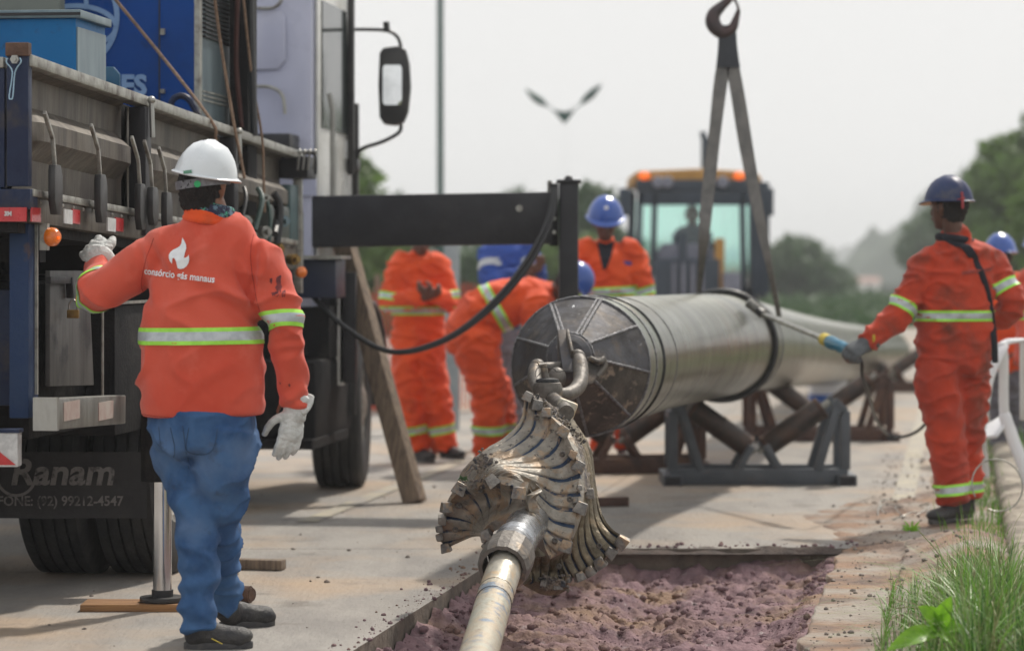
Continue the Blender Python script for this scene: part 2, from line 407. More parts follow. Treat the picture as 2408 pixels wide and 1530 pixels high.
M_roller = mat('roller_steel', (.055, .047, .045), (.09, .06, .048), 9, .5, metal=.5, bump=.2, dirt=(.13, .08, .06), dscale=7)
M_conc = mat('concrete_pavement', (.325, .305, .28), (.25, .235, .22), 3.4, .88, stretch=(1, .3, 1), bump=.5, bscale=34, dirt=(.42, .31, .215), dscale=.75, dlo=.46, dhi=.70, detail=12, dirt2=(.17, .15, .13), d2scale=2.6, d2lo=.58, d2hi=.78)
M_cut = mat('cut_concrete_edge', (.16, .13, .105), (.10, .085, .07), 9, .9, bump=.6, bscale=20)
M_soil = mat('purple_clay', (.255, .16, .175), (.155, .095, .108), 9, .95, bump=1.0, bscale=26, dirt=(.27, .175, .12), dscale=1.6, dlo=.48, dhi=.64, detail=10, dirt2=(.33, .27, .27), d2scale=14, d2lo=.62, d2hi=.72)
M_dirt = mat('orange_dirt', (.30, .19, .125), (.16, .115, .095), 3.5, .95, bump=1.0, bscale=22, dirt=(.33, .29, .25), dscale=1.7, dlo=.46, dhi=.6, detail=10)
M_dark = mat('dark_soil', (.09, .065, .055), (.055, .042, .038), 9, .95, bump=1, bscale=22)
M_kerb = mat('old_kerb_concrete', (.36, .32, .26), (.22, .19, .16), 5, .9, bump=.7, bscale=16, dirt=(.12, .10, .08), dscale=6)
M_line = mat('worn_yellow_paint', (.42, .38, .29), (.34, .31, .27), 7, .8, bump=.3, dirt=(.31, .29, .27), dscale=4, dlo=.5, dhi=.62)
M_terrain = mat('verge_grassland', (.05, .085, .030), (.09, .09, .05), .6, .95, bump=.5, bscale=3)
M_hill = mat('wooded_hill', (.028, .052, .030), (.045, .075, .04), .05, .95, bump=1, bscale=.3)
M_hill2 = mat('distant_hill', (.03, .05, .04), (.045, .07, .05), .02, .95)
M_grass = mat('grass_blade', (.105, .25, .03), (.16, .33, .045), 6, .45, spec=.4, transl=.4)
M_grass2 = mat('dry_grass', (.30, .30, .14), (.2, .24, .09), 6, .6)
M_leafw = mat('weed_leaf', (.24, .50, .03), (.17, .38, .025), 25, .4, transl=.4)
M_leaf = mat('tree_foliage', (.085, .16, .03), (.12, .20, .045), .9, .6, transl=.4)
M_leafd = mat('dark_foliage', (.045, .095, .035), (.07, .125, .045), .7, .65, transl=.35)
M_trunk = mat('bark', (.10, .075, .055), None, 4, .9, bump=.5)
M_net = mat('orange_net', (.55, .09, .05), (.45, .07, .04), 6, .7)
M_pole = mat('galvanised_pole', (.015, .07, .06), None, 3, .5, metal=.3)
M_palepole = mat('pale_pole', (.85, .86, .87), None, 3, .5)
M_post = mat('pale_concrete_post', (.30, .34, .36), (.22, .26, .28), 4, .8)
M_hoe = mat('backhoe_frame', (.022, .035, .055), (.03, .045, .07), 3, .4)
M_hoey = mat('yellow_loader_paint', (.42, .22, .045), (.32, .17, .04), 4, .5)
M_hoeg = mat('dusty_grey_loader', (.20, .21, .27), (.15, .16, .21), 4, .5)
M_tint = mat('tinted_glass', (.80, 1.0, .95), (.78, 1, .94), 2, .02, trans=1, rvar=.01)
M_chair = mat('white_plastic_chair', (.72, .72, .74), (.66, .66, .69), 4, .3, coat=.2)
M_wallw = mat('white_wall', (.82, .80, .78), (.76, .74, .72), .5, .8)
M_roof = mat('clay_roof', (.30, .14, .10), None, .5, .8)
M_bluep = mat('blue_plastic', (.012, .10, .42), None, 4, .35)
M_teal = mat('teal_grip', (.006, .15, .26), None, 8, .4)
M_yellow = mat('yellow_plastic', (.55, .42, .03), None, 8, .5)
M_redmark = mat('red_marker', (.35, .04, .05), None, 8, .7)
M_green = mat('green_sticker', (.02, .42, .14), None, 20, .5)
M_greens = mat('sage_sticker', (.12, .32, .22), None, 20, .5)
M_eye = mat('eye_white', (.6, .58, .55), None, 8, .2)
M_stone = mat('grey_pebble', (.27, .23, .20), (.17, .145, .13), 12, .9, bump=.5)

# ------------------------------------------------------------------ ground
RS = .158                                        # the road runs a little to the right of the view
def RD(x0, z, h=0): return V(x0 + RS * (z - 10), z, h)
TRL, TRR, TRB = -.62, .985, 13.98                # trench: left, right, far edge

mb = MB()
n = 60
ter = []
mb = MB(); rows, cols = 40, 30
ys = [-30 + 40 * 0] 
ys = [-30, 0, 10, 20, 30, 45, 60, 80, 110, 150, 220, 320, 500, 800, 1300, 2200, 3600]
xs = [-2500, -900, -350, -150, -70, -30, -12, 0, 12, 30, 70, 150, 350, 900, 2500]
vs_ = []; fs_ = []
for y in ys:
    for x in xs: vs_.append((x, y, -.30 if y <= 110 else (-3.5 if y <= 150 else (-9 if y <= 220 else -13))))
for i in range(len(ys) - 1):
    for j in range(len(xs) - 1):
        a = i * len(xs) + j; fs_.append((a, a + 1, a + len(xs) + 1, a + len(xs)))
mb.add(vs_, fs_)
mb.build('ground', M_terrain, kind='structure', smooth=0)

road = bpy.data.objects.new('road', None); COL.objects.link(road); road['kind'] = 'structure'
def slab(x0, x1, z0, z1, name='concrete_slab', top=0, m=None, gap=.004):
    b = MB(); th = .26
    poly = [RD(x0 + gap, z0 + gap), RD(x1 - gap, z0 + gap), RD(x1 - gap, z1 - gap), RD(x0 + gap, z1 - gap)]
    poly = [p + V(0, 0, top) for p in poly]
    nx = 1
    b.add([*poly, *[p - V(0, 0, th) for p in poly]], [(0, 1, 2, 3)], 0)
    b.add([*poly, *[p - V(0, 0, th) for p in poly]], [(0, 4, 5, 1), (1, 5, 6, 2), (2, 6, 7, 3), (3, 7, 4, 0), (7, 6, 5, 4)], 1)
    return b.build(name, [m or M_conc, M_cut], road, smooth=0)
zz = [-20, 4, 9.2, TRB, 18.6, 23.5, 28.5, 34, 48, 62]
for i in range(len(zz) - 1):
    slab(-4.3, TRL, zz[i], zz[i + 1]); slab(-8.2, -4.3, zz[i], zz[i + 1], top=-.002)
    slab(-12, -8.2, zz[i], zz[i + 1], top=.001)
    if zz[i] >= TRB:
        slab(TRL, 1.42, zz[i], zz[i + 1], top=.002)
slab(TRL, TRR, -20, 4)
slab(TRR + .03, 1.42, -20, TRB, top=-.04)
# painted lines
for x0, z0, z1, wd in ((-2.02, 15.4, 24, .11), (1.17, 16.6, 60, .13), (-2.02, 27, 60, .11)):
    b = MB(); q = [RD(x0, z0, .0065), RD(x0 + wd, z0, .0065), RD(x0 + wd, z1, .0065), RD(x0, z1, .0065)]
    b.add(q, [(0, 1, 2, 3)]); b.build('lane_marking', M_line, road, smooth=0)

def soil_grid(fx, z0, z1, nx, nz, hfun, name, m, **kw):
    """fx(z)->(xa, xb)"""
    b = MB(); vs = []; fs = []
    for i in range(nz + 1):
        z = z0 + (z1 - z0) * i / nz; xa, xb = fx(z)
        for j in range(nx + 1):
            x = xa + (xb - xa) * j / nx
            vs.append((x, z, hfun(x, z, j / nx, i / nz)))
    for i in range(nz):
        for j in range(nx):
            a = i * (nx + 1) + j; fs.append((a, a + 1, a + nx + 2, a + nx + 1))
    b.add(vs, fs)
    return b.build(name, m, smooth=180, fix=False, **kw)
def trench_h(x, z, u, v):
    p = V(x * 3, z * 3, 0)
    h = -.15 + .05 * noise.fractal(p, .75, 2.1, 7) + .035 * noise.turbulence(V(x * 11, z * 11, 3), 3, True)
    e = min(u, 1 - u, (1 - v) * 2.5)
    h += .07 * max(0, 1 - e * 9) + .06 * max(0, (u - .93) / .07) 
    h -= .05 * math.exp(-((u - .5) / .12) ** 2)
    return min(h, -.03)
soil_grid(lambda z: (RD(TRL, z).x + .003, RD(TRR, z).x - .003), 8.2, TRB - .003, 170, 330, trench_h, 'trench_floor', M_soil, kind='structure')
b = MB(); rnd = random.Random(3)
def clod(b, c, r, rnd, n=6, m=4, mi=0):
    vs = []; fs = []
    sx, sy, sz = r * rnd.uniform(.8, 1.3), r * rnd.uniform(.8, 1.3), r * rnd.uniform(.55, .9)
    a0 = rnd.uniform(0, 6)
    for i in range(m + 1):
        ph = math.pi * i / m
        for j in range(n):
            th = 2 * math.pi * j / n + a0; k = rnd.uniform(.82, 1.18)
            vs.append((c[0] + sx * k * math.sin(ph) * math.cos(th), c[1] + sy * k * math.sin(ph) * math.sin(th), c[2] + sz * k * math.cos(ph)))
    for i in range(m):
        for j in range(n): fs.append((i * n + j, (i + 1) * n + j, (i + 1) * n + (j + 1) % n, i * n + (j + 1) % n))
    b.add(vs, fs, mi)
for k in range(5200):
    z = 8.4 + (TRB - 8.5) * rnd.random(); u = rnd.random(); 
    x = RD(TRL, z).x + (TRR - TRL - .04) * u + .02
    r = .003 + .020 * rnd.random() ** 7
    clod(b, (x, z, trench_h(x, z, u, (z - 8.2) / (TRB - 8.2)) + r * .3), r, rnd)
for k in range(260):
    z = 9.0 + (TRB - 9.0) * rnd.random(); x = RD(TRL, z).x - abs(rnd.gauss(0, .07)); r = .002 + .010 * rnd.random() ** 4; clod(b, (x, z, r * .3), r, rnd)
for k in range(200):
    x = RD(TRL + .3 + 1.6 * rnd.random(), TRB).x; z = TRB + abs(rnd.gauss(0, .12)); r = .002 + .012 * rnd.random() ** 4; clod(b, (x, z, r * .3 + .004), r, rnd)
b.build('soil_clods', M_soil, kind='stuff', smooth=180, fix=False)
# dirt shoulder right of the pavement
def dirt_h(x, z, u, v):
    h = .012 + .018 * noise.fractal(V(x * 2.2, z * 2.2, 8), .9, 2, 5) + .012 * abs(noise.noise(V(x * 14, z * 14, 1)))
    gx = x - RS * (z - 10)
    h += .10 * math.exp(-(((gx - 1.62) / .22) ** 2 + ((z - 13.5) / .9) ** 2))
    h += .10 * math.exp(-(((gx - 1.55) / .16) ** 2 + ((z - 11.2) / .8) ** 2))
    h *= min(1, u * 6 + .02)
    if z < TRB and gx < TRR + .32: h = max(h - .02, -.004)
    return h - .09 * (u < .012) * (z < TRB)
soil_grid(lambda z: (RD(1.02 if z > TRB else TRR - .01 + .035 * noise.noise(V(z * 4, 0, 0)), z).x + (.0 if z < TRB + .1 else .35 * min(1, max(0, (z - 16.2)) / 1.5)), RD(1.86, z).x), 5, 20, 70, 800, dirt_h, 'dirt_shoulder', M_dirt, kind='structure')
soil_grid(lambda z: (RD(1.02 if z > TRB else TRR - .01 + .035 * noise.noise(V(z * 4, 0, 0)), z).x + (.0 if z < TRB + .1 else .35 * min(1, max(0, (z - 16.2)) / 1.5)), RD(1.86, z).x), 20, 60, 50, 160, dirt_h, 'dirt_shoulder', M_dirt, kind='structure')
def spoil_h(x, z, u, v):
    e = min(u, 1 - u, v, 1 - v) * 2
    return -.012 + (.02 + .012 * noise.fractal(V(x * 6, z * 6, 2), .8, 2, 4)) * min(1, e * 2.5)
soil_grid(lambda z: (RD(.75 + .12 * math.sin(z * 3.1), z).x, RD(1.3, z).x), TRB + .02, 17.1, 30, 90, spoil_h, 'spoil_patch', M_dirt, kind='structure')
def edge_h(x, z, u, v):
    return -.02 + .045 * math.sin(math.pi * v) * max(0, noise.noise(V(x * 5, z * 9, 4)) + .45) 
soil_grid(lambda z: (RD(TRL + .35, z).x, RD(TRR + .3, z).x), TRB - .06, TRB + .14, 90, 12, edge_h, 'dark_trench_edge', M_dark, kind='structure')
b = MB()
for k in range(1500):
    z = 9 + 12 * rnd.random() ** 1.3; g = 1.0 + .85 * rnd.random()
    r = .003 + .010 * rnd.random() ** 5
    p = RD(g, z); u = (g - 1.0) / .86
    clod(b, (p.x, z, dirt_h(p.x, z, u, 0) + r * .3), r, rnd)
for k in range(160):
    z = 9.4 + 10 * rnd.random(); g = TRL - 2.2 * rnd.random() if rnd.random() < .6 else TRR * rnd.random()
    if g > TRL and z < TRB + .2: continue
    p = RD(g, z); r = .003 + .010 * rnd.random() ** 5
    clod(b, (p.x, z, r * .3), r, rnd)
b.build('loose_stones', M_stone, kind='stuff', smooth=180, fix=False)

# kerb blocks, each its own piece
kerb = bpy.data.objects.new('kerb', None); COL.objects.link(kerb); kerb['kind'] = 'structure'
z = 6.0; i = 0; rnd = random.Random(5)
while z < 40:
    L = .62 + .1 * rnd.random(); b = MB()
    nseg = 10; vs = []; fs = []
    for s_ in range(nseg + 1):
        zz_ = z + L * s_ / nseg
        prof = [(1.80, -.1), (1.80, .085), (1.83, .115), (1.90, .12), (1.96, .115), (1.97, -.1)]
        for (g, h) in prof:
            k = noise.noise(V(g * 9, zz_ * 9, h * 9)) * .022
            vs.append(RD(g + k, zz_, h + k - (.02 if s_ in (0, nseg) else 0)))
    q = 6
    for s_ in range(nseg):
        for j in range(q - 1): fs.append((s_ * q + j, s_ * q + j + 1, (s_ + 1) * q + j + 1, (s_ + 1) * q + j))
    fs.append(tuple(range(q))); fs.append(tuple(range(nseg * q, nseg * q + q)))
    b.add(vs, fs); b.build('kerb_stone', M_kerb, kerb, smooth=50)
    z += L + .015
def verge_h(x, z, u, v): return .085 + .05 * noise.fractal(V(x * 1.5, z * 1.5, 0), .9, 2, 4) + .25 * u
soil_grid(lambda z: (RD(1.965, z).x, RD(9, z).x), 5, 80, 40, 200, verge_h, 'verge', mat('verge_soil', (.13, .12, .05), (.20, .145, .09), 2.2, .95, bump=1, bscale=10, dirt=(.06, .10, .03), dscale=1.4, dlo=.5, dhi=.62), kind='structure')

# ------------------------------------------------------------------ hills, far houses, trees
def hill(name, cx, cy, rx, ry, h, seed, m, bumpy=.12):
    b = MB(); N = 70; M_ = 34; vs = []; fs = []
    for i in range(M_ + 1):
        for j in range(N + 1):
            u = -1 + 2 * j / N; v = -1 + 2 * i / M_
            d = max(0, 1 - (u * u + v * v)); e = d ** .45
            f = noise.fractal(V(u * 4 + seed, v * 4, seed), .8, 2.1, 6)
            vs.append((cx + u * rx, cy + v * ry, -14 + (h + 13) * e + h * bumpy * (2.5 * f + abs(f)) * min(1, d * 4)))
    for i in range(M_):
        for j in range(N):
            a = i * (N + 1) + j; fs.append((a, a + 1, a + N + 2, a + N + 1))
    b.add(vs, fs); b.build(name, m, smooth=180, fix=False, kind='structure')
def at(px, z): return (px - CX) * z / FPX
hill('hill', at(2080, 900), 900, 42, 60, 7.5, 3, M_hill2)
hill('hill', at(1820, 1400), 1400, 110, 90, 10, 6, M_hill2)
hill('hill', at(2460, 420), 420, 34, 40, 14, 9, M_hill)
hill('hill', at(950, 260), 260, 14, 20, 7.0, 12, M_hill)
hill('hill', at(1280, 300), 300, 22, 24, 7.0, 15, M_hill)
hill('hill', at(1690, 330), 330, 17, 24, 2.2, 21, M_hill)
hill('hill', at(300, 420), 420, 50, 60, 13, 31, M_hill)

def house(px, py, z, wd, ht, label):
    c = P(px, py, z); root = thing('house', V(c.x, z, -13), label, 'house', 'small houses far down the valley')
    b = MB(); b.box((c.x, z, (c.z - 13) / 2), (wd, wd, c.z + 13)); b.build('wall', M_wallw, root, smooth=0)
    b = MB(); o = .25
    b.add([(c.x - wd / 2 - o, z - wd / 2 - o, c.z), (c.x + wd / 2 + o, z - wd / 2 - o, c.z), (c.x + wd / 2 + o, z + wd / 2 + o, c.z), (c.x - wd / 2 - o, z + wd / 2 + o, c.z), (c.x - wd / 2 - o, z, c.z + ht), (c.x + wd / 2 + o, z, c.z + ht)],
          [(0, 1, 5, 4), (2, 3, 4, 5), (0, 4, 3), (1, 2, 5), (0, 3, 2, 1)])
    b.build('roof', M_roof, root, smooth=0)
    for k in (-1, 1):
        b = MB(); b.box((c.x + k * wd * .24, z - wd / 2 - .01, c.z - .9), (.8, .06, .9)); b.build('window', M_glass, root, smooth=0)
for px, py, z, wd, ht, lb in ((1972, 652, 420, 4.6, 1.0, 'white house low in the gap between hills, left of its pair'), (2018, 664, 400, 5.4, .8, 'white house low in the gap between hills, nearest the worker with lance'),
                              (2056, 650, 460, 4, .8, 'white house half behind the lance worker shoulder, highest up'), (1938, 648, 700, 7, 1.2, 'far pale house on the crest where the road vanishes')):
    house(px, py, z, wd, ht, lb)

def tree(x, z, h, cr, label, seed, m, nleaf=3200, leaf=.2, trunk_h=.35, sq=1.0, group='trees along the road', zb=-.3):
    if z > 110: dz_ = (z - 110) * .09; zb -= dz_; trunk_h = (trunk_h * h + dz_) / (h + dz_); h += dz_
    rnd = random.Random(seed); root = thing('tree', V(x, z, zb), label, 'tree', group)
    b = MB(); top = V(x + rnd.uniform(-.2, .2), z, zb + h * .8)
    b.tube([V(x, z, zb), V(x + .1, z, zb + h * .35), top], [.045 * h * .6, .03 * h * .6, .008 * h], 8, smooth=3)
    lobes = []
    for k in range(13):
        a = rnd.uniform(0, 6.28); rr = cr * rnd.uniform(.15, .75); hh = zb + h * rnd.uniform(trunk_h, .92)
        tp = 1 - .6 * max(0, (hh - zb) / h - .5) * 2
        c = V(x + rr * math.cos(a) * tp, z + rr * math.sin(a) * tp, hh)
        lobes.append((c, cr * rnd.uniform(.28, .5)))
        b.tube([V(x, z, zb + h * rnd.uniform(.2, .5)), (V(x, z, hh) + c) / 2, c], [.018 * h * .6, .012 * h * .6, .004 * h], 5)
    b.build('trunk', M_trunk, root)
    vs = []; fs = []
    for k in range(nleaf):
        c, r = lobes[rnd.randrange(len(lobes))]
        d = Vector((rnd.gauss(0, 1), rnd.gauss(0, 1), rnd.gauss(0, 1))).normalized()
        p = c + d * (r * rnd.uniform(.55, 1.08)) ; p.z = c.z + (p.z - c.z) * .8 * sq
        u = Vector((rnd.gauss(0, 1), rnd.gauss(0, 1), rnd.gauss(0, 1))).normalized(); w_ = u.cross(d).normalized(); s = leaf * rnd.uniform(.5, 1.2)
        i = len(vs); vs += [p - u * s, p - w_ * s * .45, p + u * s, p + w_ * s * .45]; fs.append((i, i + 1, i + 2, i + 3))
    b = MB(); b.add(vs, fs); b.build('crown', m, root, smooth=0, fix=False)
    return root
TL = [
    (2470, 62, 5.3, 2.3, 'tallest leafy tree at the right edge of the photo', M_leaf, 5200),
    (2345, 66, 4.3, 1.6, 'mid green tree just right of the navy helmet, before the tall one', M_leaf, 4200),
    (2400, 78, 5.0, 1.9, 'tree behind the mid green one, right of the navy helmet', M_leafd, 3600),
    (2300, 90, 4.6, 1.9, 'low bushy tree directly behind the navy helmet', M_leafd, 3200),
    (2215, 130, 4.6, 2.4, 'dark tree left of the navy helmet where the slope starts', M_leafd, 3000),
    (2165, 150, 4.2, 2.2, 'lower dark tree at the foot of the right slope', M_leafd, 2600),
    (905, 95, 4.1, 1.55, 'round topped tree above the beam beside the mirror', M_leafd, 3200),
    (965, 100, 4.05, 1.5, 'tree above the beam left of the tall thin pole', M_leafd, 2800),
    (1210, 120, 4.7, 1.9, 'tree barely topping the beam right of the tall thin pole', M_leafd, 2400),
    (1390, 70, 3.6, 1.5, 'tree between the black jack and the blue helmeted worker', M_leafd, 3000),
    (1330, 60, 2.3, 1.2, 'low green bush tree behind the bending worker', M_leaf, 2200),
    (1850, 104, 2.25, 2.0, 'tree just right of the backhoe cab', M_leafd, 3000),
    (1915, 120, 1.5, 2.0, 'low tree sloping down right of the backhoe', M_leafd, 2600),
    (800, 48, 3.9, 1.0, 'loose leafed tree peeking between cab and mirror', M_leaf, 2200),
    (900, 55, 2.1, 1.4, 'low pale bush behind the slanting timber', M_leaf, 2200),
    (1150, 64, 2.0, 1.6, 'low bush tree behind the man looking at his hands', M_leafd, 2200),
    (2560, 48, 4.3, 1.8, 'broad tree cut off by the right picture edge', M_leaf, 3200),
]
for i, (px, z, h, cr, lb, m, nl) in enumerate(TL):
    tree(at(px, z), z, h, cr, lb, 40 + i, m, nl, .13 + z * .0012)
b = MB(); rnd = random.Random(77)      # undergrowth that reads as one mass
for k in range(9000):
    z = rnd.uniform(36, 120); side = rnd.random() < .5
    x = (RD(-13.2, z).x - abs(rnd.gauss(0, 5))) if side else RD(4.5, z).x + abs(rnd.gauss(0, 5))
    h = -.25 + rnd.random() * (1.3 if not side else 1.5)
    d = Vector((rnd.gauss(0, 1), rnd.gauss(0, 1), rnd.gauss(0, 1))).normalized(); u = d.orthogonal().normalized(); w_ = d.cross(u); s = rnd.uniform(.15, .4)
    p = V(x, z, h); b.add([p - u * s, p - w_ * s * .5, p + u * s, p + w_ * s * .5], [(0, 1, 2, 3)])
for k in range(7000):
    z = rnd.uniform(64, 112); x = at(rnd.uniform(1500, 2330), z); h = -.25 + rnd.random() ** 1.3 * (.42 + .003 * (z - 60)) * (1 + .5 * noise.noise(V(x * .3, z * .1, 0)))
    d = Vector((rnd.gauss(0, 1), rnd.gauss(0, 1), rnd.gauss(0, 1))).normalized(); u = d.orthogonal().normalized(); w_ = d.cross(u); s = rnd.uniform(.12, .3)
    p = V(x, z, h); b.add([p - u * s, p - w_ * s * .5, p + u * s, p + w_ * s * .5], [(0, 1, 2, 3)])
b.build('undergrowth', M_leafd, kind='stuff', smooth=0, fix=False)

# ------------------------------------------------------------------ street lamp, poles, net
c = P(1036, 0, 44); root = thing('lamp_pole', V(c.x, 44, -.3), 'tall thin dark pole rising beside the truck mirror', 'pole')
b = MB(); b.tube([V(c.x, 44, -.3), V(c.x - .01, 44, 9)], [.055, .046], 12); b.build('shaft', M_pole, root)
b = MB(); b.lathe([(.08, 0), (.08, .25), (.05, .3)], (c.x, 44, -.29), n=16); b.build('base_sleeve', M_pole, root)
z = 52; c = P(1328, 285, z); root = thing('street_lamp', V(c.x, z, -.3), 'double street lamp spreading like a V in the open sky', 'street lamp')
b = MB(); b.tube([V(c.x, z, -.3), V(c.x, z, c.z + .02)], [.007, .004], 8); b.build('pole', M_palepole, root)
b = MB(); b.add([P(1300, 258, z) , P(1328, 263, z), P(1352, 256, z), P(1331, 288, z), P(1326, 288, z)], [(0, 1, 2, 3, 4)])
b2_ = MB(); b2_.prism([P(1300, 258, z), P(1328, 263, z), P(1354, 256, z), P(1331, 289, z), P(1325, 289, z)], V(0, .12, 0)); b2_.build('bracket', M_pole, root)
for s_ in (((1302, 259), (1288, 250), (1262, 232), (1236, 210)), ((1352, 257), (1364, 246), (1390, 222), (1415, 198))):
    b = MB(); pts = [P(*q, z) for q in s_]
    b.tube([pts[0], pts[1]], .012, 8); b.build('arm', M_pole, root)
    b = MB(); b.loft([(pts[1], .015, .03), ((pts[1] + pts[2]) / 2, .06, .1), (pts[2], .07, .12), ((pts[2] + pts[3]) / 2, .05, .08), (pts[3], .008, .01)], side=V(0, 1, 0) if 0 else V(-.7, 0, -.7)); b.build('lamp_head', M_pole, root)
c = G(1062, 1010); b = MB(); b.box((c.x, c.y, .75), (.13, .13, 2.1)); b.build('concrete_post', M_post, top=('pale grey square post behind the man looking at his hands', 'post'), loc=V(c.x, c.y, -.3), bevel=.01)

root = thing('safety_net', V(at(900, 27), 27, 0), 'red orange plastic safety net strung behind the slanting timber', 'safety net')
b = MB(); x0, x1 = at(760, 27), at(1140, 27); N = 46
for i in range(N + 1):
    x = x0 + (x1 - x0) * i / N; sg = .05 * math.sin(i * .9)
    b.bar(V(x, 27 + sg, .03), V(x + .02, 27 - sg, 1.17 + .05 * math.sin(i * .35)), .012, .004)
for j in range(26):
    h = .04 + 1.13 * j / 25
    for i in range(0, N, 2):
        xa = x0 + (x1 - x0) * i / N; xb = x0 + (x1 - x0) * (i + 2) / N
        b.bar(V(xa, 27, h + .03 * math.sin(i * .4) * h), V(xb, 27, h + .03 * math.sin((i + 2) * .4) * h), .004, .018)
b.build('mesh', M_net, root, smooth=0, kind='stuff')
for i in range(4):
    b = MB(); x = x0 + (x1 - x0) * i / 3; b.tube([V(x, 27.05, -.1), V(x, 27.05, 1.3)], .025, 8); b.build('stake', M_wood, root)
b = MB()
for k in range(46):
    p = G(862 + random.uniform(-26, 40), random.uniform(935, 975)); pts = [p + V(random.uniform(-.3, .3), random.uniform(-.3, .3), random.uniform(.01, .22)) for _ in range(4)]
    b.tube(pts, .010, 5, smooth=3)
b.build('fallen_net', M_net, top=('crumpled red safety netting lying on the road behind the front wheel', 'netting'))

# ------------------------------------------------------------------ truck
TB = V(-1.773, 10.49, 0); TU = V(.1162, .9932, 0); TV = V(.9932, -.1162, 0); UP = V(0, 0, 1)
TAX = (TU, TV, UP)
def T(s, w_, h): return TB + TU * s + TV * w_ + UP * h
def TP(px, py, w_=0.0):
    k = (px - CX) / FPX
    bx, by = TB.x + TV.x * w_, TB.y + TV.y * w_
    s = (k * by - bx) / (TU.x - k * TU.y)
    z = by + TU.y * s
    return V(bx + TU.x * s, z, EYE - (py - CY) * z / FPX)
def TS(px, w_=0.0):
    p = TP(px, 0, w_); return (p - TB).dot(TU)
truck = thing('flatbed_truck', T(4, -1.2, 0), 'dark flatbed truck with grimy dropside and lilac white cab', 'truck')
def part(name, b, m, smooth=None, bevel=0, parent=None, label=None, kind=None):
    return b.build(name, m, parent or truck, smooth=smooth, bevel=bevel, label=label, kind=kind)
TILT = -.0292
def BT(s, w_, h): return T(s, w_, h + TILT * s)          # the bed slopes nose-down
BH = 2.17
# corrugated side, three boards between the posts
prof = [(-.035, -.045), (-.085, -.06), (-.09, -.17), (-.006, -.235), (-.006, -.305), (-.085, -.37), (-.09, -.485), (-.03, -.49)]
b = MB(); b.bar(BT(.03, -.118, BH - .28), BT(5.12, -.118, BH - .28), .012, .50, side=TV); part('inner_board', b, M_chass)
b = MB()
for k in range(34):
    b.lathe([(.009, 0), (.007, .005), (.002, .007)], BT(.12 + k * .148, .001, BH - .535), TV, n=8)
part('rivet_row', b, M_rail)
posts_s = [0.0, TS(340), TS(548), 5.15]
for a, c in zip(posts_s[:-1], posts_s[1:]):
    b = MB(); vs = []; fs = []; N = 24
    for i in range(N + 1):
        s = a + .05 + (c - a - .1) * i / N; e = min(1, min(i, N - i) / 2.2)
        for (w_, h) in prof:
            ww = -.09 + (w_ + .09) * e + .003 * noise.noise(V(s * 3, h * 9, 1)); vs.append(BT(s, ww, BH + h))
        for (w_, h) in reversed(prof): vs.append(BT(s, -.10, BH + h))
    q = len(prof) * 2
    for i in range(N):
        for j in range(q): fs.append((i * q + j, i * q + (j + 1) % q, (i + 1) * q + (j + 1) % q, (i + 1) * q + j))
    b.add(vs, fs); part('side_board', b, M_bedside, smooth=28)
b = MB(); b.bar(BT(-.01, -.025, BH - .022), BT(5.18, -.025, BH - .022), .07, .045, side=TV); part('top_rail', b, M_rail, bevel=.008)
b = MB(); b.bar(BT(0, -.02, BH - .508), BT(5.15, -.02, BH - .508), .06, .028, side=TV); part('ledge_rail', b, M_rail, bevel=.005)
b = MB(); b.bar(BT(0, -.03, BH - .57), BT(5.15, -.03, BH - .57), .06, .094, side=TV); part('lower_rail', b, M_bedside, bevel=.005)
b = MB(); b.bar(BT(.0, -1.25, BH - .63), BT(5.15, -1.25, BH - .63), 2.4, .05, side=TV); part('bed_floor', b, M_chass)
for s in posts_s[1:3]:
    b = MB(); b.bar(BT(s, -.02, BH - .05), BT(s, -.02, BH - .60), .10, .075, side=TU); po = part('side_post', b, M_black, bevel=.006)
    b = MB(); b.tube([BT(s + .0, .03, BH - .03), BT(s, .035, BH - .18)], .012, 8); b.ball(BT(s, .03, BH - .02), .018); part('post_pin', b, M_alu, parent=po)
b = MB(); b.bar(BT(5.15, .0, BH + .0), BT(5.15, .0, BH - .78), .035, .05, side=TU); part('front_post', b, M_rail, bevel=.004)
# rear end: corner post, tailboard, red tape
b = MB(); b.box(BT(.0, -.045, BH - .235), (.05, .082, .50), TAX); cp = part('corner_post', b, M_navysteel, bevel=.004)
b = MB(); b.box(BT(-.012, -.045, BH + .018), (.045, .088, .05), TAX); part('post_cap', b, M_rust, parent=cp, bevel=.004)
q = BT(-.045, -.046, BH - .022)
b = MB(); b.lathe([(.017, 0), (.017, .016)], q, -TU, n=6); b.lathe([(.009, .016), (.009, .026)], q, -TU, n=12); part('nut', b, M_alu, parent=cp, smooth=30)
b = MB(); e = -TU * .02
A_ = [q + TV * -.024 + UP * .004 + e, q + TV * -.028 + UP * -.012 + e, q + TV * -.006 + UP * -.048 + e, q + TV * -.018 + UP * -.135 + e, q + TV * -.012 + UP * -.146 + e,
      q + TV * -.004 + UP * -.135 + e, q + TV * .004 + UP * -.048 + e, q + TV * .026 + UP * -.012 + e, q + TV * .022 + UP * .004 + e]
b.tube(A_, .0028, 8, smooth=4); part('spring_clip', b, mat('pale_blue_wire', (.35, .52, .66), None, 5, .3, metal=.5), parent=cp)
b = MB(); b.box(BT(.0, -1.25, BH - .27), (.045, 2.31, .44), TAX); part('tailboard', b, M_navysteel, bevel=.004)
b = MB(); b.box(BT(-.01, -1.25, BH - .03), (.05, 2.31, .04), TAX); part('tail_rail', b, M_rail, bevel=.006)
b = MB(); b.box(BT(0.02, -1.2, BH - .532), (.10, 2.41, .075), TAX); part('rear_crossmember', b, M_navysteel, bevel=.004)
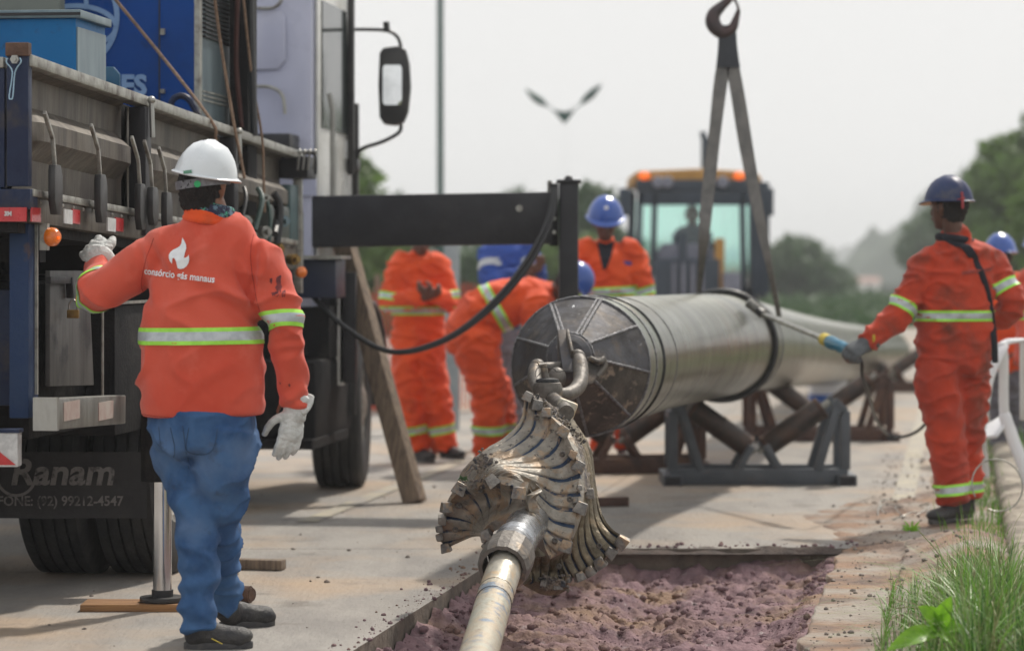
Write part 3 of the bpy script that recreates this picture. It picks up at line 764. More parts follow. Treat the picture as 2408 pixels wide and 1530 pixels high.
b = MB(); b.box(BT(-.035, -1.222, BH - .590), (.008, 2.43, .052), TAX); tp = part('red_tape', b, M_red)
b = MB(); b.box(BT(.04, .0055, BH - .588), (.12, .006, .052), TAX); part('red_tape', b, M_red)
for w_ in (-.075,): text_on('3M', .022, BT(-.0405, w_, BH - .588), TV, UP, M_white, tp, bold=.0012)
for px, py in ((150, 508), (252, 527)):
    s = TS(px, 0); 
    for k, m_ in enumerate((M_white, M_red)):
        a = TP(px + k * 19, py, .003); c = TP(px + 19 + k * 18, py + 3, .003)
        b = MB(); b.bar(a, c, .006, .055, side=TV); part('side_reflector', b, m_)
# dropside latches
for px, top_, bot, hx in ((122, 388, 505, 103), (229, 410, 524, 207), (323, 432, 541, 300), (385, 452, 548, 372), (352, 440, 530, 338)):
    wl = .035
    if px == 352: wl = .06
    t = TP(px, top_, wl); bo = TP(px, bot, wl); L = (t - bo).z
    sC = (t - TB).dot(TU); W = .11
    pts = [(-.4, 0), (.25, .0), (.5, -.22), (.5, -.75), (.28, -1), (-.25, -1), (-.5, -.72), (-.5, -.12)]
    poly = [T(sC + u * W, wl, t.z + v * L) for u, v in pts]
    b = MB(); b.prism(poly, TV * .028); la = part('latch', b, M_plastic, bevel=.006)
    b = MB(); b.bar(T(sC + .02, wl + .006, t.z - .01), T(sC - .01, wl + .006, t.z + .10), .018, .014, side=TU)
    b.bar(T(sC - .01, wl + .006, t.z + .10), T(sC - .12, wl + .006, t.z + .19), .018, .014, side=TU); part('lever', b, M_rail, parent=la, bevel=.003)
# marker lamp
q = TP(123, 557, .03); b = MB(); b.lathe([(.001, .03), (.022, .026), (.034, .012), (.036, 0), (.036, -.01)], q, TV + TU * -.5, n=24); lm = part('marker_lamp', b, M_amber)
b = MB(); b.lathe([(.006, .0), (.006, .034)], q + UP * -.004, TV + TU * -.5, n=10); part('bulb', b, M_lamp, parent=lm)
b = MB(); b.box(q - TV * .03, (.03, .03, .10), TAX); part('lamp_bracket', b, M_rail, parent=lm)
# under the bed
b = MB(); b.box(T(.16, -.075, .5 + (BH - 1.0)) + UP * -.465, (.13, .075, .76), TAX); part('guard_post', b, M_postblue, bevel=.006)
b = MB(); b.box(T(.18, -.033, 1.23), (.012, .012, .64), TAX); part('post_edge_strip', b, M_rail)
q0, q1 = TP(108, 973, .05), TP(272, 962, .05)
b = MB(); b.bar(q0, q1, .085, .115, side=TV); gb = part('guard_bar', b, M_alu, bevel=.006)
b = MB(); b.bar(q0 - TU * .012, q0 + TU * .014, .092, .122, side=TV); part('end_plate', b, M_alu, parent=gb)
for px in (150, 232):
    a = TP(px, 968, .094); b = MB(); b.bar(a, a + TU * .22, .003, .07, side=TV); part('faded_reflector', b, mat('faded_pink_reflector', (.38, .28, .25), (.45, .40, .36), 12, .5), parent=gb)
a = TP(241, 640, -.05); c = TP(241, 932, -.05); b = MB(); b.tube([a, c], .006, 8); part('hanger_rod', b, M_rail)
# tool box plate with hasp and padlock
s0, s1 = TS(108, -.12), TS(206, -.12)
b = MB(); b.add([TP(106, 636, -.12), TP(200, 636, -.12), TP(208, 905, -.12), TP(106, 908, -.12)], [(0, 3, 2, 1)])
b = MB(); b.prism([TP(106, 636, -.12), TP(198, 636, -.12), TP(210, 905, -.12), TP(106, 908, -.12)], TV * .02)
part('tool_box_panel', b, mat('bare_grey_panel', (.11, .107, .105), (.07, .068, .066), 5, .5, metal=.4, stretch=(3, 3, .3), dirt=(.04, .04, .045), dscale=7, dlo=.55, dhi=.7), bevel=.003)
a = TP(163, 652, -.08); c = TP(166, 700, -.08)
b = MB(); b.bar(a, c, .03, .022, side=TV); b.bar(a + UP * -.01 - TU * .3, a + UP * -.01, .02, .03, side=TV); part('hasp', b, M_black, bevel=.004)
lc = TP(172, 735, -.05); 
pl = bpy.data.objects.new('x', None); bpy.data.objects.remove(pl)
b = MB(); b.box(lc + UP * -.005, (.02, .048, .034), (TU, TV, UP)); plk = b.build('padlock', M_brass, bevel=.004, loc=lc, top=('brass padlock hanging from the hasp under the truck bed', 'padlock'))
b = MB(); b.tube([lc + TV * -.016 + UP * .01, lc + TV * -.016 + UP * .035, lc + UP * .051, lc + TV * .016 + UP * .035, lc + TV * .016 + UP * .01], .004, 8, smooth=4)
sh = b.build('shackle', M_alu, None); sh.parent = plk; sh.location = -lc
b = MB(); b.box(T(1.1, -1.3, 1.02), (.9, 2.2, .62), TAX); part('under_body_box', b, M_chass, bevel=.01)
b = MB(); b.box(T(.45, -.62, 1.08), (.25, .9, .44), TAX); part('rear_locker', b, M_navysteel, bevel=.008)
b = MB(); b.box(T(1.9, -.45, .95), (.8, .75, .55), TAX); part('side_locker', b, M_chass, bevel=.01)
b = MB(); b.box(T(1.88, -.07, 1.235), (.84, .02, .012), TAX); part('locker_trim', b, M_rail)
b = MB(); b.box(T(4, -1.15, .98), (9.0, .9, .28), TAX); part('chassis', b, M_chass, bevel=.01)
for s in (.5, 1.4, 2.3, 3.2, 4.1, 5.0):
    b = MB(); b.box(BT(s, -1.25, BH - .70), (.08, 2.3, .10), TAX); part('cross_beam', b, M_chass)
b = MB(); b.box(T(3.6, -.55, 1.05), (1.6, .7, .6), TAX); part('side_tank', b, M_black, bevel=.02)
# rear bumper bar with slanting stripes
c0 = P(42, 1057, 10.42); zb = 10.42
b = MB(); b.box(V(c0.x - 1.15, zb + .04, c0.z), (2.3, .09, .125)); bu = part('bumper_bar', b, M_white, bevel=.004)
b = MB()
for k in range(9):
    x = c0.x - .006 - k * .26; b.prism([V(x, zb - .0075, c0.z - .055), V(x - .14, zb - .0075, c0.z + .058), V(x - .24, zb - .0075, c0.z + .058), V(x - .10, zb - .0075, c0.z - .055)], V(0, .002, 0))
part('hazard_stripes', b, M_red, parent=bu)
b = MB(); b.box(V(c0.x - 1.15, zb + .04, c0.z + .068), (2.31, .10, .012)); part('bumper_lip', b, M_navysteel, parent=bu)
for k in (-.5, -1.8):
    b = MB(); b.box(V(c0.x + k, zb + .12, c0.z + .35), (.1, .08, .75)); part('bumper_arm', b, M_chass)

# wheels
def tyre_prof(r, wd):
    pr = [(r * .56, -wd * .42), (r * .72, -wd * .5), (r * .9, -wd * .5), (r * .97, -wd * .46)]
    gro = 4; xs_ = []
    x = -wd * .43
    step = wd * .86 / (gro * 2 + 1) 
    for k in range(gro * 2 + 1):
        hi = (k % 2 == 0); wq = step * (1.45 if hi else .4)
        rr = r if hi else r - .016
        pr += [(rr, x + .001), (rr, x + wq - .001)]; x += wq
    pr += [(r * .97, wd * .46), (r * .9, wd * .5), (r * .72, wd * .5), (r * .56, wd * .42)]
    return pr
def wheel(c, r, wd, dish=1, TV=TV):
    b = MB(); b.lathe(tyre_prof(r, wd), c, TV, n=72, side=UP, close=False)
    b.lathe([(r * .56, -wd * .42), (r * .56, wd * .42)], c, TV, n=48, side=UP, close=False)
    wt = part('wheel', b, M_rub, smooth=40)
    b = MB(); b.lathe([(r * .56, wd * .4), (r * .5, wd * .36), (r * .46, wd * .1), (r * .3, wd * .05 * dish), (r * .27, wd * .42), (r * .12, wd * .5), (.001, wd * .52)], c, TV, n=36, side=UP, close=False)
    part('rim', b, M_rail, parent=wt)
    b = MB()
    for k in range(10):
        a = k * .628; q_ = c + TU * (r * .33 * math.cos(a)) + UP * (r * .33 * math.sin(a))
        b.lathe([(.016, 0), (.016, .04), (.01, .06)], q_ + TV * (wd * .12), TV, n=6)
    part('wheel_nuts', b, M_alu, parent=wt)
RR = .52
def ws(z, w_): return (z - TB.y - TV.y * w_) / TU.y
for w_ in (-.155, -.49, -1.75, -2.085):
    wheel(T(ws(12.65 + .28, w_), w_, RR), RR, .30)
wheel(T(ws(17.9, -.155), -.165, RR), RR, .31, TV=V(.9998, -.02, 0)); wheel(T(ws(17.9, -2.1), -2.08, RR), RR, .31)
for s, L in ((ws(12.93, 0), 2.2), (ws(17.9, 0), 2.0)):
    b = MB(); b.tube([T(s, -2.1, RR), T(s, -.15, RR)], .09, 14, side=UP); part('axle', b, M_chass)
# mud flap
fz = 12.12; x1 = at(345, fz); x0 = x1 - .78; h0 = P(0, 1218, fz).z; h1 = P(0, 1062, fz).z
b = MB(); vs = []; fs = []; N = 20
for j in range(7):
    for i in range(N + 1):
        x = x0 + (x1 - x0) * i / N; h = h0 + (h1 - h0) * j / 6
        vs.append((x, fz + .012 * math.sin(i * .5) * (1 - j / 6), h))
for j in range(6):
    for i in range(N): a = j * (N + 1) + i; fs.append((a, a + 1, a + N + 2, a + N + 1))
b.add(vs, fs); k = len(vs); b.add([(v[0], v[1] + .012, v[2]) for v in vs], [tuple(reversed(f)) for f in fs])
fl = part('mud_flap', b, M_flap, smooth=180)
EX = V(1, 0, 0)
c = P(150, 1112, fz - .02); text_on('Ranam', .155, c, EX, UP, M_flaptxt, fl, bold=.004, shear=.18, sx=1.05)
c = P(142, 1178, fz - .02); text_on('FONE: (92) 99212-4547', .058, c, EX, UP, M_flaptxt, fl, bold=.0012, sx=.94)
b = MB(); c = P(38, 1108, fz - .016)
ring = [(math.cos(a) * .088, math.sin(a) * .088) for a in np.linspace(math.pi * .9, math.pi * 2.0, 20)]
for i in range(19):
    (xa, ya), (xb, yb) = ring[i], ring[i + 1]
    b.add([c + V(xa, 0, ya - .02), c + V(xb, 0, yb - .02), c + V(xb * .86, 0, yb * .86 - .02), c + V(xa * .86, 0, ya * .86 - .02)], [(0, 1, 2, 3)])
part('logo_arc', b, M_flaptxt, parent=fl, smooth=0)
# rear jack
z = 11.55; a = P(382, 1400, z); t = P(382, 1128, z)
b = MB(); b.tube([a, t + UP * .4], .038, 28); part('jack_rod', b, M_chrome)
b = MB(); b.tube([P(375, 1130, z), P(375, 1040, z) + UP * .4], .075, 20); part('jack_cylinder', b, M_chass)
b = MB(); b.tube([a + UP * .025, a - UP * .004], .044, 24); part('jack_collar', b, M_black)
b = MB(); b.tube([a - UP * .002, a - UP * .022], .092, 32); part('jack_foot', b, M_plastic, bevel=.004)
zt = a.z - .024
b = MB(); b.box(V(at(330, z), z, zt / 2), (.46, .20, zt)); b.build('jack_plank', M_wood2, bevel=.004, loc=V(at(330, z), z, 0), top=('amber wooden plank lying under the rear jack foot', 'plank'))
# long timber behind the man's shoes with round end
b = MB(); b.tube([V(at(500, 11.8), 11.8, .035), V(at(592, 11.8), 11.75, .035)], [.034, .036], 18)
b.tube([V(at(594, 11.8), 11.748, .035), V(at(596, 11.8), 11.746, .035)], .028, 16)
b.build('steel_tube', M_rust, loc=V(at(545, 11.8), 11.8, 0), top=('short rusty tube on the road behind the heel of the man in jeans', 'tube'))
g = G(560, 1337); g2 = G(688, 1340)
b = MB(); b.bar(g + V(0, 0, .025), g2 + V(-.04, 0, .025), .07, .045, side=V(0, 1, 0)); b.build('wood_offcut', M_wood, bevel=.005, loc=g, top=('brown wooden offcut lying on the road right of the jeans', 'offcut'))
g = G(1400, 1193); g2 = G(1476, 1190); b = MB(); b.bar(g + V(-.15, 0, .03), g2 + V(0, 0, .03), .06, .05, side=V(0, 1, 0)); b.build('rusty_bar', M_rust, bevel=.003, loc=g, top=('short flat rusty bar on the pavement right of the cutting head', 'bar'))

# load on the bed: light blue box and deep blue machine
zc = 11.72; xr = at(178, zc); hb = 1.62
c = V(xr, zc, 0); D2 = .47
root = thing('steel_box', V(xr - .5, zc + .2, hb), 'light blue steel box standing on the truck bed behind the tailboard', 'box')
top_h = P(0, 40, zc).z
b = MB(); b.box(c - TV * .75 + TU * (D2 / 2) + UP * ((top_h + hb) / 2), (D2, 1.5, top_h - hb), TAX); b.build('body', M_cyan, root, bevel=.004)
b = MB(); b.box(c + TV * .003 + TU * (D2 / 2) + UP * ((top_h + hb) / 2 - .02), (D2 - .02, .006, top_h - hb - .04), TAX); b.build('side_sheet', M_steelbl, root)
b = MB(); b.box(c - TV * .74 + TU * (D2 / 2) + UP * (top_h + .012), (D2 + .03, 1.53, .035), TAX); b.build('lid', M_steelbl, root, bevel=.004)
b = MB(); b.box(c - TV * .74 - TU * .018 + UP * (top_h + .012), (.006, 1.53, .012), TAX); b.build('lid_edge', M_black, root)

zc = 13.9; xr = at(460, zc); c = V(xr, zc, 0)
root = thing('power_unit', V(xr - .4, zc + .4, 1.5), 'deep blue machine housing with pale ring emblem on the truck bed', 'machine')
b = MB(); b.box(c - TV * .365 + TU * .45 + UP * 2.3, (.9, .73, 1.6), TAX); b.build('housing', M_blue, root, bevel=.012)
def onface(px, py, off=.008):
    # point on the housing's rear face
    k = (px - CX) / FPX
    # plane: c + TV*t, fixed TU
    t = (k * c.y - c.x) / (TV.x - k * TV.y)
    p = c + TV * t - TU * off
    return V(p.x, p.y, EYE - (py - CY) * p.y / FPX)
b = MB(); b.box(onface(375, 150, .001) + TU * -.002, (.006, .006, 2.0), TAX); b.build('door_seam', M_black, root)
b = MB(); b.box(onface(384, 215, .012), (.03, .02, .02), TAX); b.build('door_catch', M_rail, root)
b = MB(); b.box(onface(384, 75, .012), (.02, .02, .03), TAX); b.build('door_catch', M_rail, root)
def ringstrip(name, pts, wd, m, root):
    b = MB(); N = len(pts)
    for i in range(N - 1):
        a, d = pts[i], pts[i + 1]; t = (d - a).normalized(); nrm = t.cross(TU).normalized() * (wd / 2)
        b.add([a - nrm, a + nrm, d + nrm, d - nrm], [(0, 1, 2, 3)])
    b.build(name, m, root, smooth=0, fix=False)
cx_, cy_ = 178, 40; rr_ = 98
ringstrip('emblem_ring', [onface(cx_ + rr_ * math.cos(a), cy_ + rr_ * 1.16 * math.sin(a)) for a in np.linspace(0, 2 * math.pi, 60)], .026, M_logo, root)
ringstrip('emblem_arc', [onface(cx_ + rr_ * .98 * math.cos(a), cy_ + 25 + rr_ * .52 * math.sin(a), .010) for a in np.linspace(math.pi, 2 * math.pi, 30)], .024, M_logo, root)
ringstrip('emblem_arc', [onface(cx_ + rr_ * .98 * math.cos(a), cy_ + 22 + rr_ * .5 * math.sin(a), .010) for a in np.linspace(0, math.pi, 30)], .022, M_logo, root)
ringstrip('emblem_spoke', [onface(cx_ + 24, cy_ - 80, .012), onface(cx_ + 27, cy_ - 18, .012)], .022, M_logo, root)
ringstrip('emblem_spoke', [onface(cx_ - 60, cy_ - 80, .012), onface(cx_ - 58, cy_ - 14, .012)], .022, M_logo, root)
tx = (onface(300, 200) - onface(200, 200)).normalized()
text_on('ES', .135, onface(316, 203, .012), tx, UP, M_logo, root, bold=.006, sx=1.0)
b = MB(); b.box(c + TV * .004 + TU * .45 + UP * 2.3, (.86, .01, 1.5), TAX); sp = b.build('radiator_side', M_steelbl, root, label='grey blue side panel with louvres')
for k in range(11):
    b = MB(); b.box(c + TV * .016 + TU * .42 + UP * (2.74 - k * .022), (.62, .02, .009), TAX); b.build('louvre', M_black, sp)
for k in range(3):
    b = MB(); b.box(c + TV * .012 + TU * .45 + UP * (2.25 - k * .022), (.7, .006, .008), TAX); b.build('rib', M_rail, sp)
b = MB(); b.box(c + TV * .008 + TU * .02 + UP * 2.3, (.05, .03, 1.6), TAX); b.build('corner_trim', M_rail, root, bevel=.004)
q = P(425, 240, 13.6); b = MB(); b.tube([q + TV * -.05 + UP * -.1, q + TV * -.045, q + TV * .0 + UP * .03, q + TV * .05, q + TV * .10 + UP * -.1], .016, 8, smooth=3); b.build('lifting_handle', M_navysteel, root)
q = P(232, 180, 13.2); b = MB(); b.prism([q + TV * -.12 + UP * -.1, q + TV * -.12 + UP * .045, q + TV * .07 + UP * .045, q + TV * .1 + UP * .01, q + TV * .1 + UP * -.1], TU * .02); b.build('lifting_plate', mat('teal_blue_paint', (.012, .09, .17), None, 5, .4), root, bevel=.006)
b = MB(); b.box(P(40, 4, 13.7) + UP * .0, (.1, .45, .4), TAX); b.build('grey_cabinet', mat('dull_grey_green', (.16, .18, .16), None, 4, .6), root, bevel=.01)

# crane column and clutter between bed and cab
zc = 14.6
b = MB(); b.box(P(572, 140, zc) , (.22, .10, 1.6), TAX); part('crane_column', b, M_chass, bevel=.01)
b = MB(); b.tube([P(588, -10, zc - .2), P(592, 150, zc - .2), P(598, 320, zc - .2)], .02, 8, smooth=3); part('crane_hose', b, M_hose)
b = MB(); b.tube([P(560, -10, zc - .1), P(556, 150, zc - .1), P(570, 300, zc - .1)], .016, 8, smooth=3); part('crane_hose', b, mat('reddish_hose', (.09, .03, .025), None, 8, .5))
# cab
zc = 16.6; XR = at(735, zc)
def CB(px, py, s): p = P(px, py, zc); return p
cabh = 3.35
b = MB(); hb_ = 1.12
cw = 2.2
o = V(XR, zc, 0)
prof_side = [(0, hb_), (0, cabh), (.12, cabh + .05), (1.0, cabh + .02), (1.28, 2.2), (1.32, hb_)]
poly = [o + TU * s + UP * h for s, h in prof_side]
b.prism(poly, -TV * cw); part('cab', b, M_cab, bevel=.04)
b = MB(); b.prism([o + TU * s + UP * h + TV * .004 for s, h in ((.05, 1.2), (.05, 3.3), (1.0, 3.3), (1.2, 2.2), (1.22, 1.2))], TV * .02); dr = part('door', b, M_cabside, bevel=.015)
b = MB(); b.prism([o + TU * s + UP * h + TV * .026 for s, h in ((.15, 2.2), (.15, 2.95), (.95, 2.95), (1.1, 2.2))], TV * .006); part('window', b, M_glass, parent=dr)
b = MB(); b.tube([o + TU * .16 + TV * .07 + UP * 1.5, o + TU * .16 + TV * .09 + UP * 1.6, o + TU * .16 + TV * .09 + UP * 2.3, o + TU * .16 + TV * .07 + UP * 2.4], .016, 8); part('grab_rail', b, M_alu, parent=dr)
for k in range(2):
    b = MB(); b.box(o + TU * (1.02 + .16 * k) + TV * .05 + UP * (2.5 - .5 * k), (.05, .04, 1.1 - .3 * k), TAX); part('door_pillar', b, M_plastic, bevel=.008)
def zpl(px, py, off=.0):
    k = (px - CX) / FPX; t = (k * o.y - o.x) / (TV.x - k * TV.y); p = o + TV * t - TU * off
    return V(p.x, p.y, EYE - (py - CY) * p.y / FPX)
b = MB(); rc = [zpl(588, 20, .012), zpl(660, 22, .012), zpl(672, 40, .012), zpl(673, 140, .012), zpl(655, 163, .012), zpl(588, 165, .012)]
b.prism(rc, -TU * .012); part('pressed_panel', b, M_cab, bevel=.008)
for pts in (((590, 18), (640, 20), (662, 8), (668, -14)), ((593, 204), (640, 205), (668, 225), (674, 268))):
    b = MB(); b.tube([zpl(*p_, .05) for p_ in pts], .010, 8, smooth=4); part('grab_handle', b, M_rail)
b = MB(); b.box(zpl(640, 345, .12), (.3, .32, .14), TAX); part('rear_cab_box', b, M_plastic, bevel=.01)
b = MB(); b.prism([zpl(708, 355, .0) , zpl(745, 420, 0), zpl(745, 460, 0), zpl(708, 460, 0)], -TU * .02); part('cab_stay', b, M_cab)
b = MB(); b.box(o + TU * .5 - TV * .9 + UP * 1.0, (1.0, 2.0, .3), TAX); part('cab_underside', b, M_chass)
# mirror on the cab
mz = 17.6
mroot = thing('wing_mirror', P(928, 200, mz), 'black rounded wing mirror on bent arms at the cab front', 'mirror'); 
mroot.parent = None
b = MB(); c = P(929, 200, mz); ux, uy = EX, V(0, 1, 0)
pts = [(892, 125), (900, 112), (935, 108), (955, 116), (963, 150), (966, 205), (960, 262), (950, 288), (930, 295), (902, 292), (892, 275), (889, 200)]
b.prism([P(x, y, mz) for x, y in pts], V(0, .11, 0)); 
bpy.data.objects.remove(mroot)
ms_ = part('mirror_housing', b, M_plastic, bevel=.02)
b = MB(); b.prism([P(x, y, mz - .006) for x, y in ((900, 160), (904, 153), (934, 153), (938, 160), (938, 238), (934, 247), (904, 247), (900, 240))], V(.018, .006, 0)); part('mirror_glass', b, M_mirror, parent=ms_)
b = MB(); b.tube([P(818, 70, mz + .2), P(870, 70, mz + .1), P(912, 73, mz), P(935, 88, mz), P(943, 112, mz)], .011, 8, smooth=4); b.tube([P(908, 52, mz), P(910, 76, mz)], .02, 8); part('mirror_arm', b, M_plastic, parent=ms_)
b = MB(); b.tube([P(943, 292, mz), P(938, 312, mz), P(900, 333, mz), P(855, 348, mz), P(842, 362, mz + .05), P(836, 392, mz + .1)], .012, 8, smooth=4); part('mirror_arm', b, M_plastic, parent=ms_)
b = MB(); b.box(P(826, 388, mz + .1), (.14, .10, .08), TAX); part('arm_bracket', b, M_plastic, bevel=.015)
b = MB(); b.bar(P(797, 20, mz + .1), P(815, 330, mz + .1), .06, .05); b.bar(P(800, 15, mz + .1), P(815, 110, mz + .1), .09, .05); part('cab_pillar', b, M_plastic, bevel=.01)
# control block behind the cab: valves, levers, hoses
rnd = random.Random(11)
zc = 15.3
b = MB(); b.box(P(700, 395, zc + .35), (.25, .16, .12), TAX); cbx = part('valve_block', b, M_black, bevel=.006)
for k in range(4):
    a = P(700 + 12 * k, 400, zc + .2); b = MB(); b.tube([a, a + UP * .09 + TV * .01], .006, 6); b.ball(a + UP * .10 + TV * .01, .014); part('control_lever', b, M_alu, parent=cbx)
b = MB(); b.tube([P(712, 362, zc + .2), P(735, 360, zc + .2), P(742, 372, zc + .2), P(742, 410, zc + .2)], .008, 6, smooth=3); part('lever_guard', b, M_black, parent=cbx)
sL = TS(600, .0)
for k in range(6):
    px = 566 + rnd.random() * 130; y0 = 430 + rnd.random() * 60; y1 = y0 + 60 + rnd.random() * 130
    b = MB(); p0 = TP(px, y0, .03); p1 = TP(px + rnd.uniform(-10, 14), y1, .05)
    b.tube([p0, p0 * .7 + p1 * .3 + TV * rnd.uniform(0, .04) + TU * rnd.uniform(-.1, .1), p1], rnd.choice([.010, .014, .02]), 8, smooth=3); part('hydraulic_hose', b, rnd.choice([M_hose, M_hose, M_black, mat('greenish_hose', (.05, .09, .08), None, 8, .4)]))
for k, (px, py, r, m_) in enumerate(((622, 545, .03, M_alu), (620, 465, .02, M_alu), (650, 585, .035, M_brass), (600, 600, .04, M_plastic), (665, 520, .03, M_steelbl), (575, 520, .03, M_alu), (636, 650, .04, M_plastic), (690, 610, .03, M_brass))):
    q = TP(px, py, .04); b = MB(); b.lathe([(r * .6, -.03), (r, -.03), (r, .02), (r * .5, .02), (r * .5, .05)], q, TV - TU, n=14); part('fitting', b, m_, bevel=0)
b = MB(); b.box(TP(615, 560, -.15), (.9, .3, .35), TAX); part('oil_tank', b, mat('grey_green_tank', (.07, .085, .075), (.05, .06, .055), 6, .4), bevel=.03)
b = MB(); b.box(TP(685, 500, -.02), (.3, .05, .30), TAX); part('side_plate', b, mat('teal_grey_plate', (.06, .11, .12), None, 5, .5), bevel=.005)
q = TP(706, 640, .05); b = MB(); b.lathe([(.03, 0), (.03, .02), (.015, .03)], q, TV - TU, n=16); part('orange_reflector', b, M_amber)
b = MB(); b.box(P(745, 655, 16.35), (.32, .28, .22), TAX); part('battery_box', b, mat('blue_black_box', (.012, .02, .05), None, 4, .4), bevel=.01)
b = MB(); b.box(P(745, 605, 16.3), (.34, .34, .02), TAX); part('box_lid', b, M_rail)
for px, y0, y1, wd, m_ in ((786, 600, 800, .06, M_black), (760, 700, 930, .13, M_black), (800, 690, 905, .05, M_cabside), (818, 640, 900, .10, M_black)):
    b = MB(); b.bar(P(px, y0, 16.9), P(px, y1, 16.9), wd, .1); part('fender_stay', b, m_, bevel=.006)
sF = ws(17.9, 0)
b = MB(); vs = []; fs = []
for i in range(17):
    a = math.pi * (-.02 + 1.04 * i / 16); 
    for w_ in (-.34, .03):
        for r_ in (.62, .65): vs.append(T(sF + math.cos(a) * r_, w_, RR + math.sin(a) * r_))
for i in range(16):
    k = i * 4
    fs += [(k, k + 4, k + 6, k + 2), (k + 1, k + 3, k + 7, k + 5), (k, k + 1, k + 5, k + 4), (k + 2, k + 6, k + 7, k + 3)]
b.add(vs, fs); part('front_fender', b, M_plastic, smooth=180)
# side step and caps by the front wheel
for k in range(3):
    b = MB(); b.tube([P(828, 870 + 45 * k, 17.75), P(838, 870 + 45 * k, 17.7)], .03, 12, side=UP); part('hub_cap', b, M_rail)
b = MB(); b.box(P(600, 1030, 16.6), (1.2, .9, .05), TAX); part('front_axle_beam', b, M_chass)
b = MB(); b.box(P(590, 930, 16.8), (1.2, 1.0, .45), TAX); part('engine_sump', b, M_chass, bevel=.03)

# outrigger beam and jack
bz = 16.72
a = P(600, 524, bz + .1); c = P(1306, 513, bz - .15)
root = truck
b = MB(); b.bar(a, c, .30, .30, side=V(0, 1, 0)); bm_ = part('outrigger_beam', b, M_black, bevel=.01)
b = MB(); b.lathe([(.02, 0), (.02, .02)], P(1221, 490, bz - .3), V(0, -1, 0), n=16); part('beam_bolt', b, M_rail, parent=bm_)
jz = 16.5; jx = at(1337, jz)
b = MB(); b.box(V(jx, jz, (P(0, 430, jz).z + .62) / 2), (.112, .13, P(0, 430, jz).z - .62)); jk = part('outrigger_jack', b, M_black, bevel=.012)
b = MB(); b.box(V(jx - .085, jz, P(0, 505, jz).z), (.05, .12, .36)); part('jack_bracket', b, M_chass, parent=jk, bevel=.006)
for k in range(4):
    b = MB(); b.lathe([(.012, 0), (.012, .02)], V(jx - .085, jz - .06, P(0, 450 + 32 * k, jz).z), V(0, -1, 0), n=8); part('bracket_bolt', b, M_rail, parent=jk)
b = MB(); b.box(V(jx, jz, P(0, 427, jz).z), (.14, .15, .02)); b.lathe([(.03, 0), (.02, .03), (.008, .035)], V(jx, jz, P(0, 427, jz).z), n=10); part('jack_cap', b, M_black, parent=jk, bevel=.004)
b = MB(); b.tube([V(jx - .11, jz - .02, P(0, 455, jz).z), V(jx - .11, jz - .02, P(0, 425, jz).z)], .014, 8); part('hose_union', b, M_rail, parent=jk)
b = MB(); b.tube([V(jx, jz, .64), V(jx, jz, .03)], .04, 16); b.tube([V(jx, jz, .03), V(jx, jz, .005)], .14, 24); part('outrigger_foot', b, M_chass)
for off in (0, 1):
    b = MB(); dx = off * 9; hz = bz - .35
    pts = [(1302 + dx * .4, 440), (1290 + dx, 510), (1252 + dx * 1.4, 590), (1200 + dx * 1.2, 665 + dx * .3), (1130 + dx * .5, 738 + dx * .6), (1050, 795 + dx * .5), (960, 825 + dx * .3), (890, 818), (800, 760), (730, 690), (690, 640)]
    b.tube([P(x, y, hz - .25 * math.sin(i * .3)) for i, (x, y) in enumerate(pts)], .013 if off else .015, 10, smooth=5); part('jack_hose', b, M_hose)

# ropes tying the load
def rope(pts, label, r=.008):
    b = MB(); b.tube([P(*p_) for p_ in pts], r, 8, smooth=4); b.build('rope', M_rope, top=(label, 'rope', 'ropes lashing the load to the bed'), loc=P(*pts[-1]))
rs = TP(500, 283, .02).y
rope([(262, -12, 13.5), (385, 138, 13.55), (497, 284, rs), (507, 330, rs + .02), (520, 400, rs + .1)], 'tan rope slanting down across the deep blue housing to the bed rail')
rs = TP(552, 303, .02).y
rope([(504, -8, 13.6), (520, 110, 13.8), (552, 302, rs), (562, 350, rs), (575, 420, rs)], 'tan rope running steeply over the louvred grey side panel')
rs = TP(615, 322, .02).y
rope([(572, -8, 14.2), (592, 180, 14.4), (616, 322, rs), (620, 420, rs), (622, 500, rs)], 'thin rope beside the dark crane column over the bed rail', .007)

# leaning timber
a = G(976, 1182); t = P(806, 560, 17.15)
b = MB(); d = (t - a); b.bar(a + V(0, 0, .0), t, .115, .10, side=V(.9, -.45, 0)); b.build('leaning_timber', M_wood, bevel=.006, loc=a, top=('long weathered timber leaning against the black beam', 'timber'))

# ------------------------------------------------------------------ pipe
ctl = [(1365, 862, 13.3), (1428, 850, 14.2), (1550, 828, 16.0), (1697, 812, 18.0), (1795, 816, 21.5), (1882, 824, 25.5), (1958, 830, 29), (2022, 833, 32), (2080, 833, 35)]
PR = .326
cp_ = [P(*q) for q in ctl]
pp = [Vector(q) for q in crom([tuple(q) for q in cp_], 12)]
proot = thing('steel_pipe', V(pp[0].x, pp[0].y, pp[0].z), 'long bare steel pipe with welded pulling head, slung over roller stands', 'pipe')
pside = V(0, 0, 1)
def rings(ps, rfun, n=64, jit=0):
    vs = []; fs = []; side = UP; L = 0
    for i, p in enumerate(ps):
        t = ps[min(i + 1, len(ps) - 1)] - ps[max(i - 1, 0)]; a_, b_ = frame(t, side)
        if i: L += (p - ps[i - 1]).length
        for j in range(n):
            th = 2 * math.pi * j / n; r = rfun(L, th); vs.append(p + a_ * math.cos(th) * r + b_ * math.sin(th) * r)
    for i in range(len(ps) - 1):
        for j in range(n): fs.append((i * n + j, i * n + (j + 1) % n, (i + 1) * n + (j + 1) % n, (i + 1) * n + j))
    return vs, fs
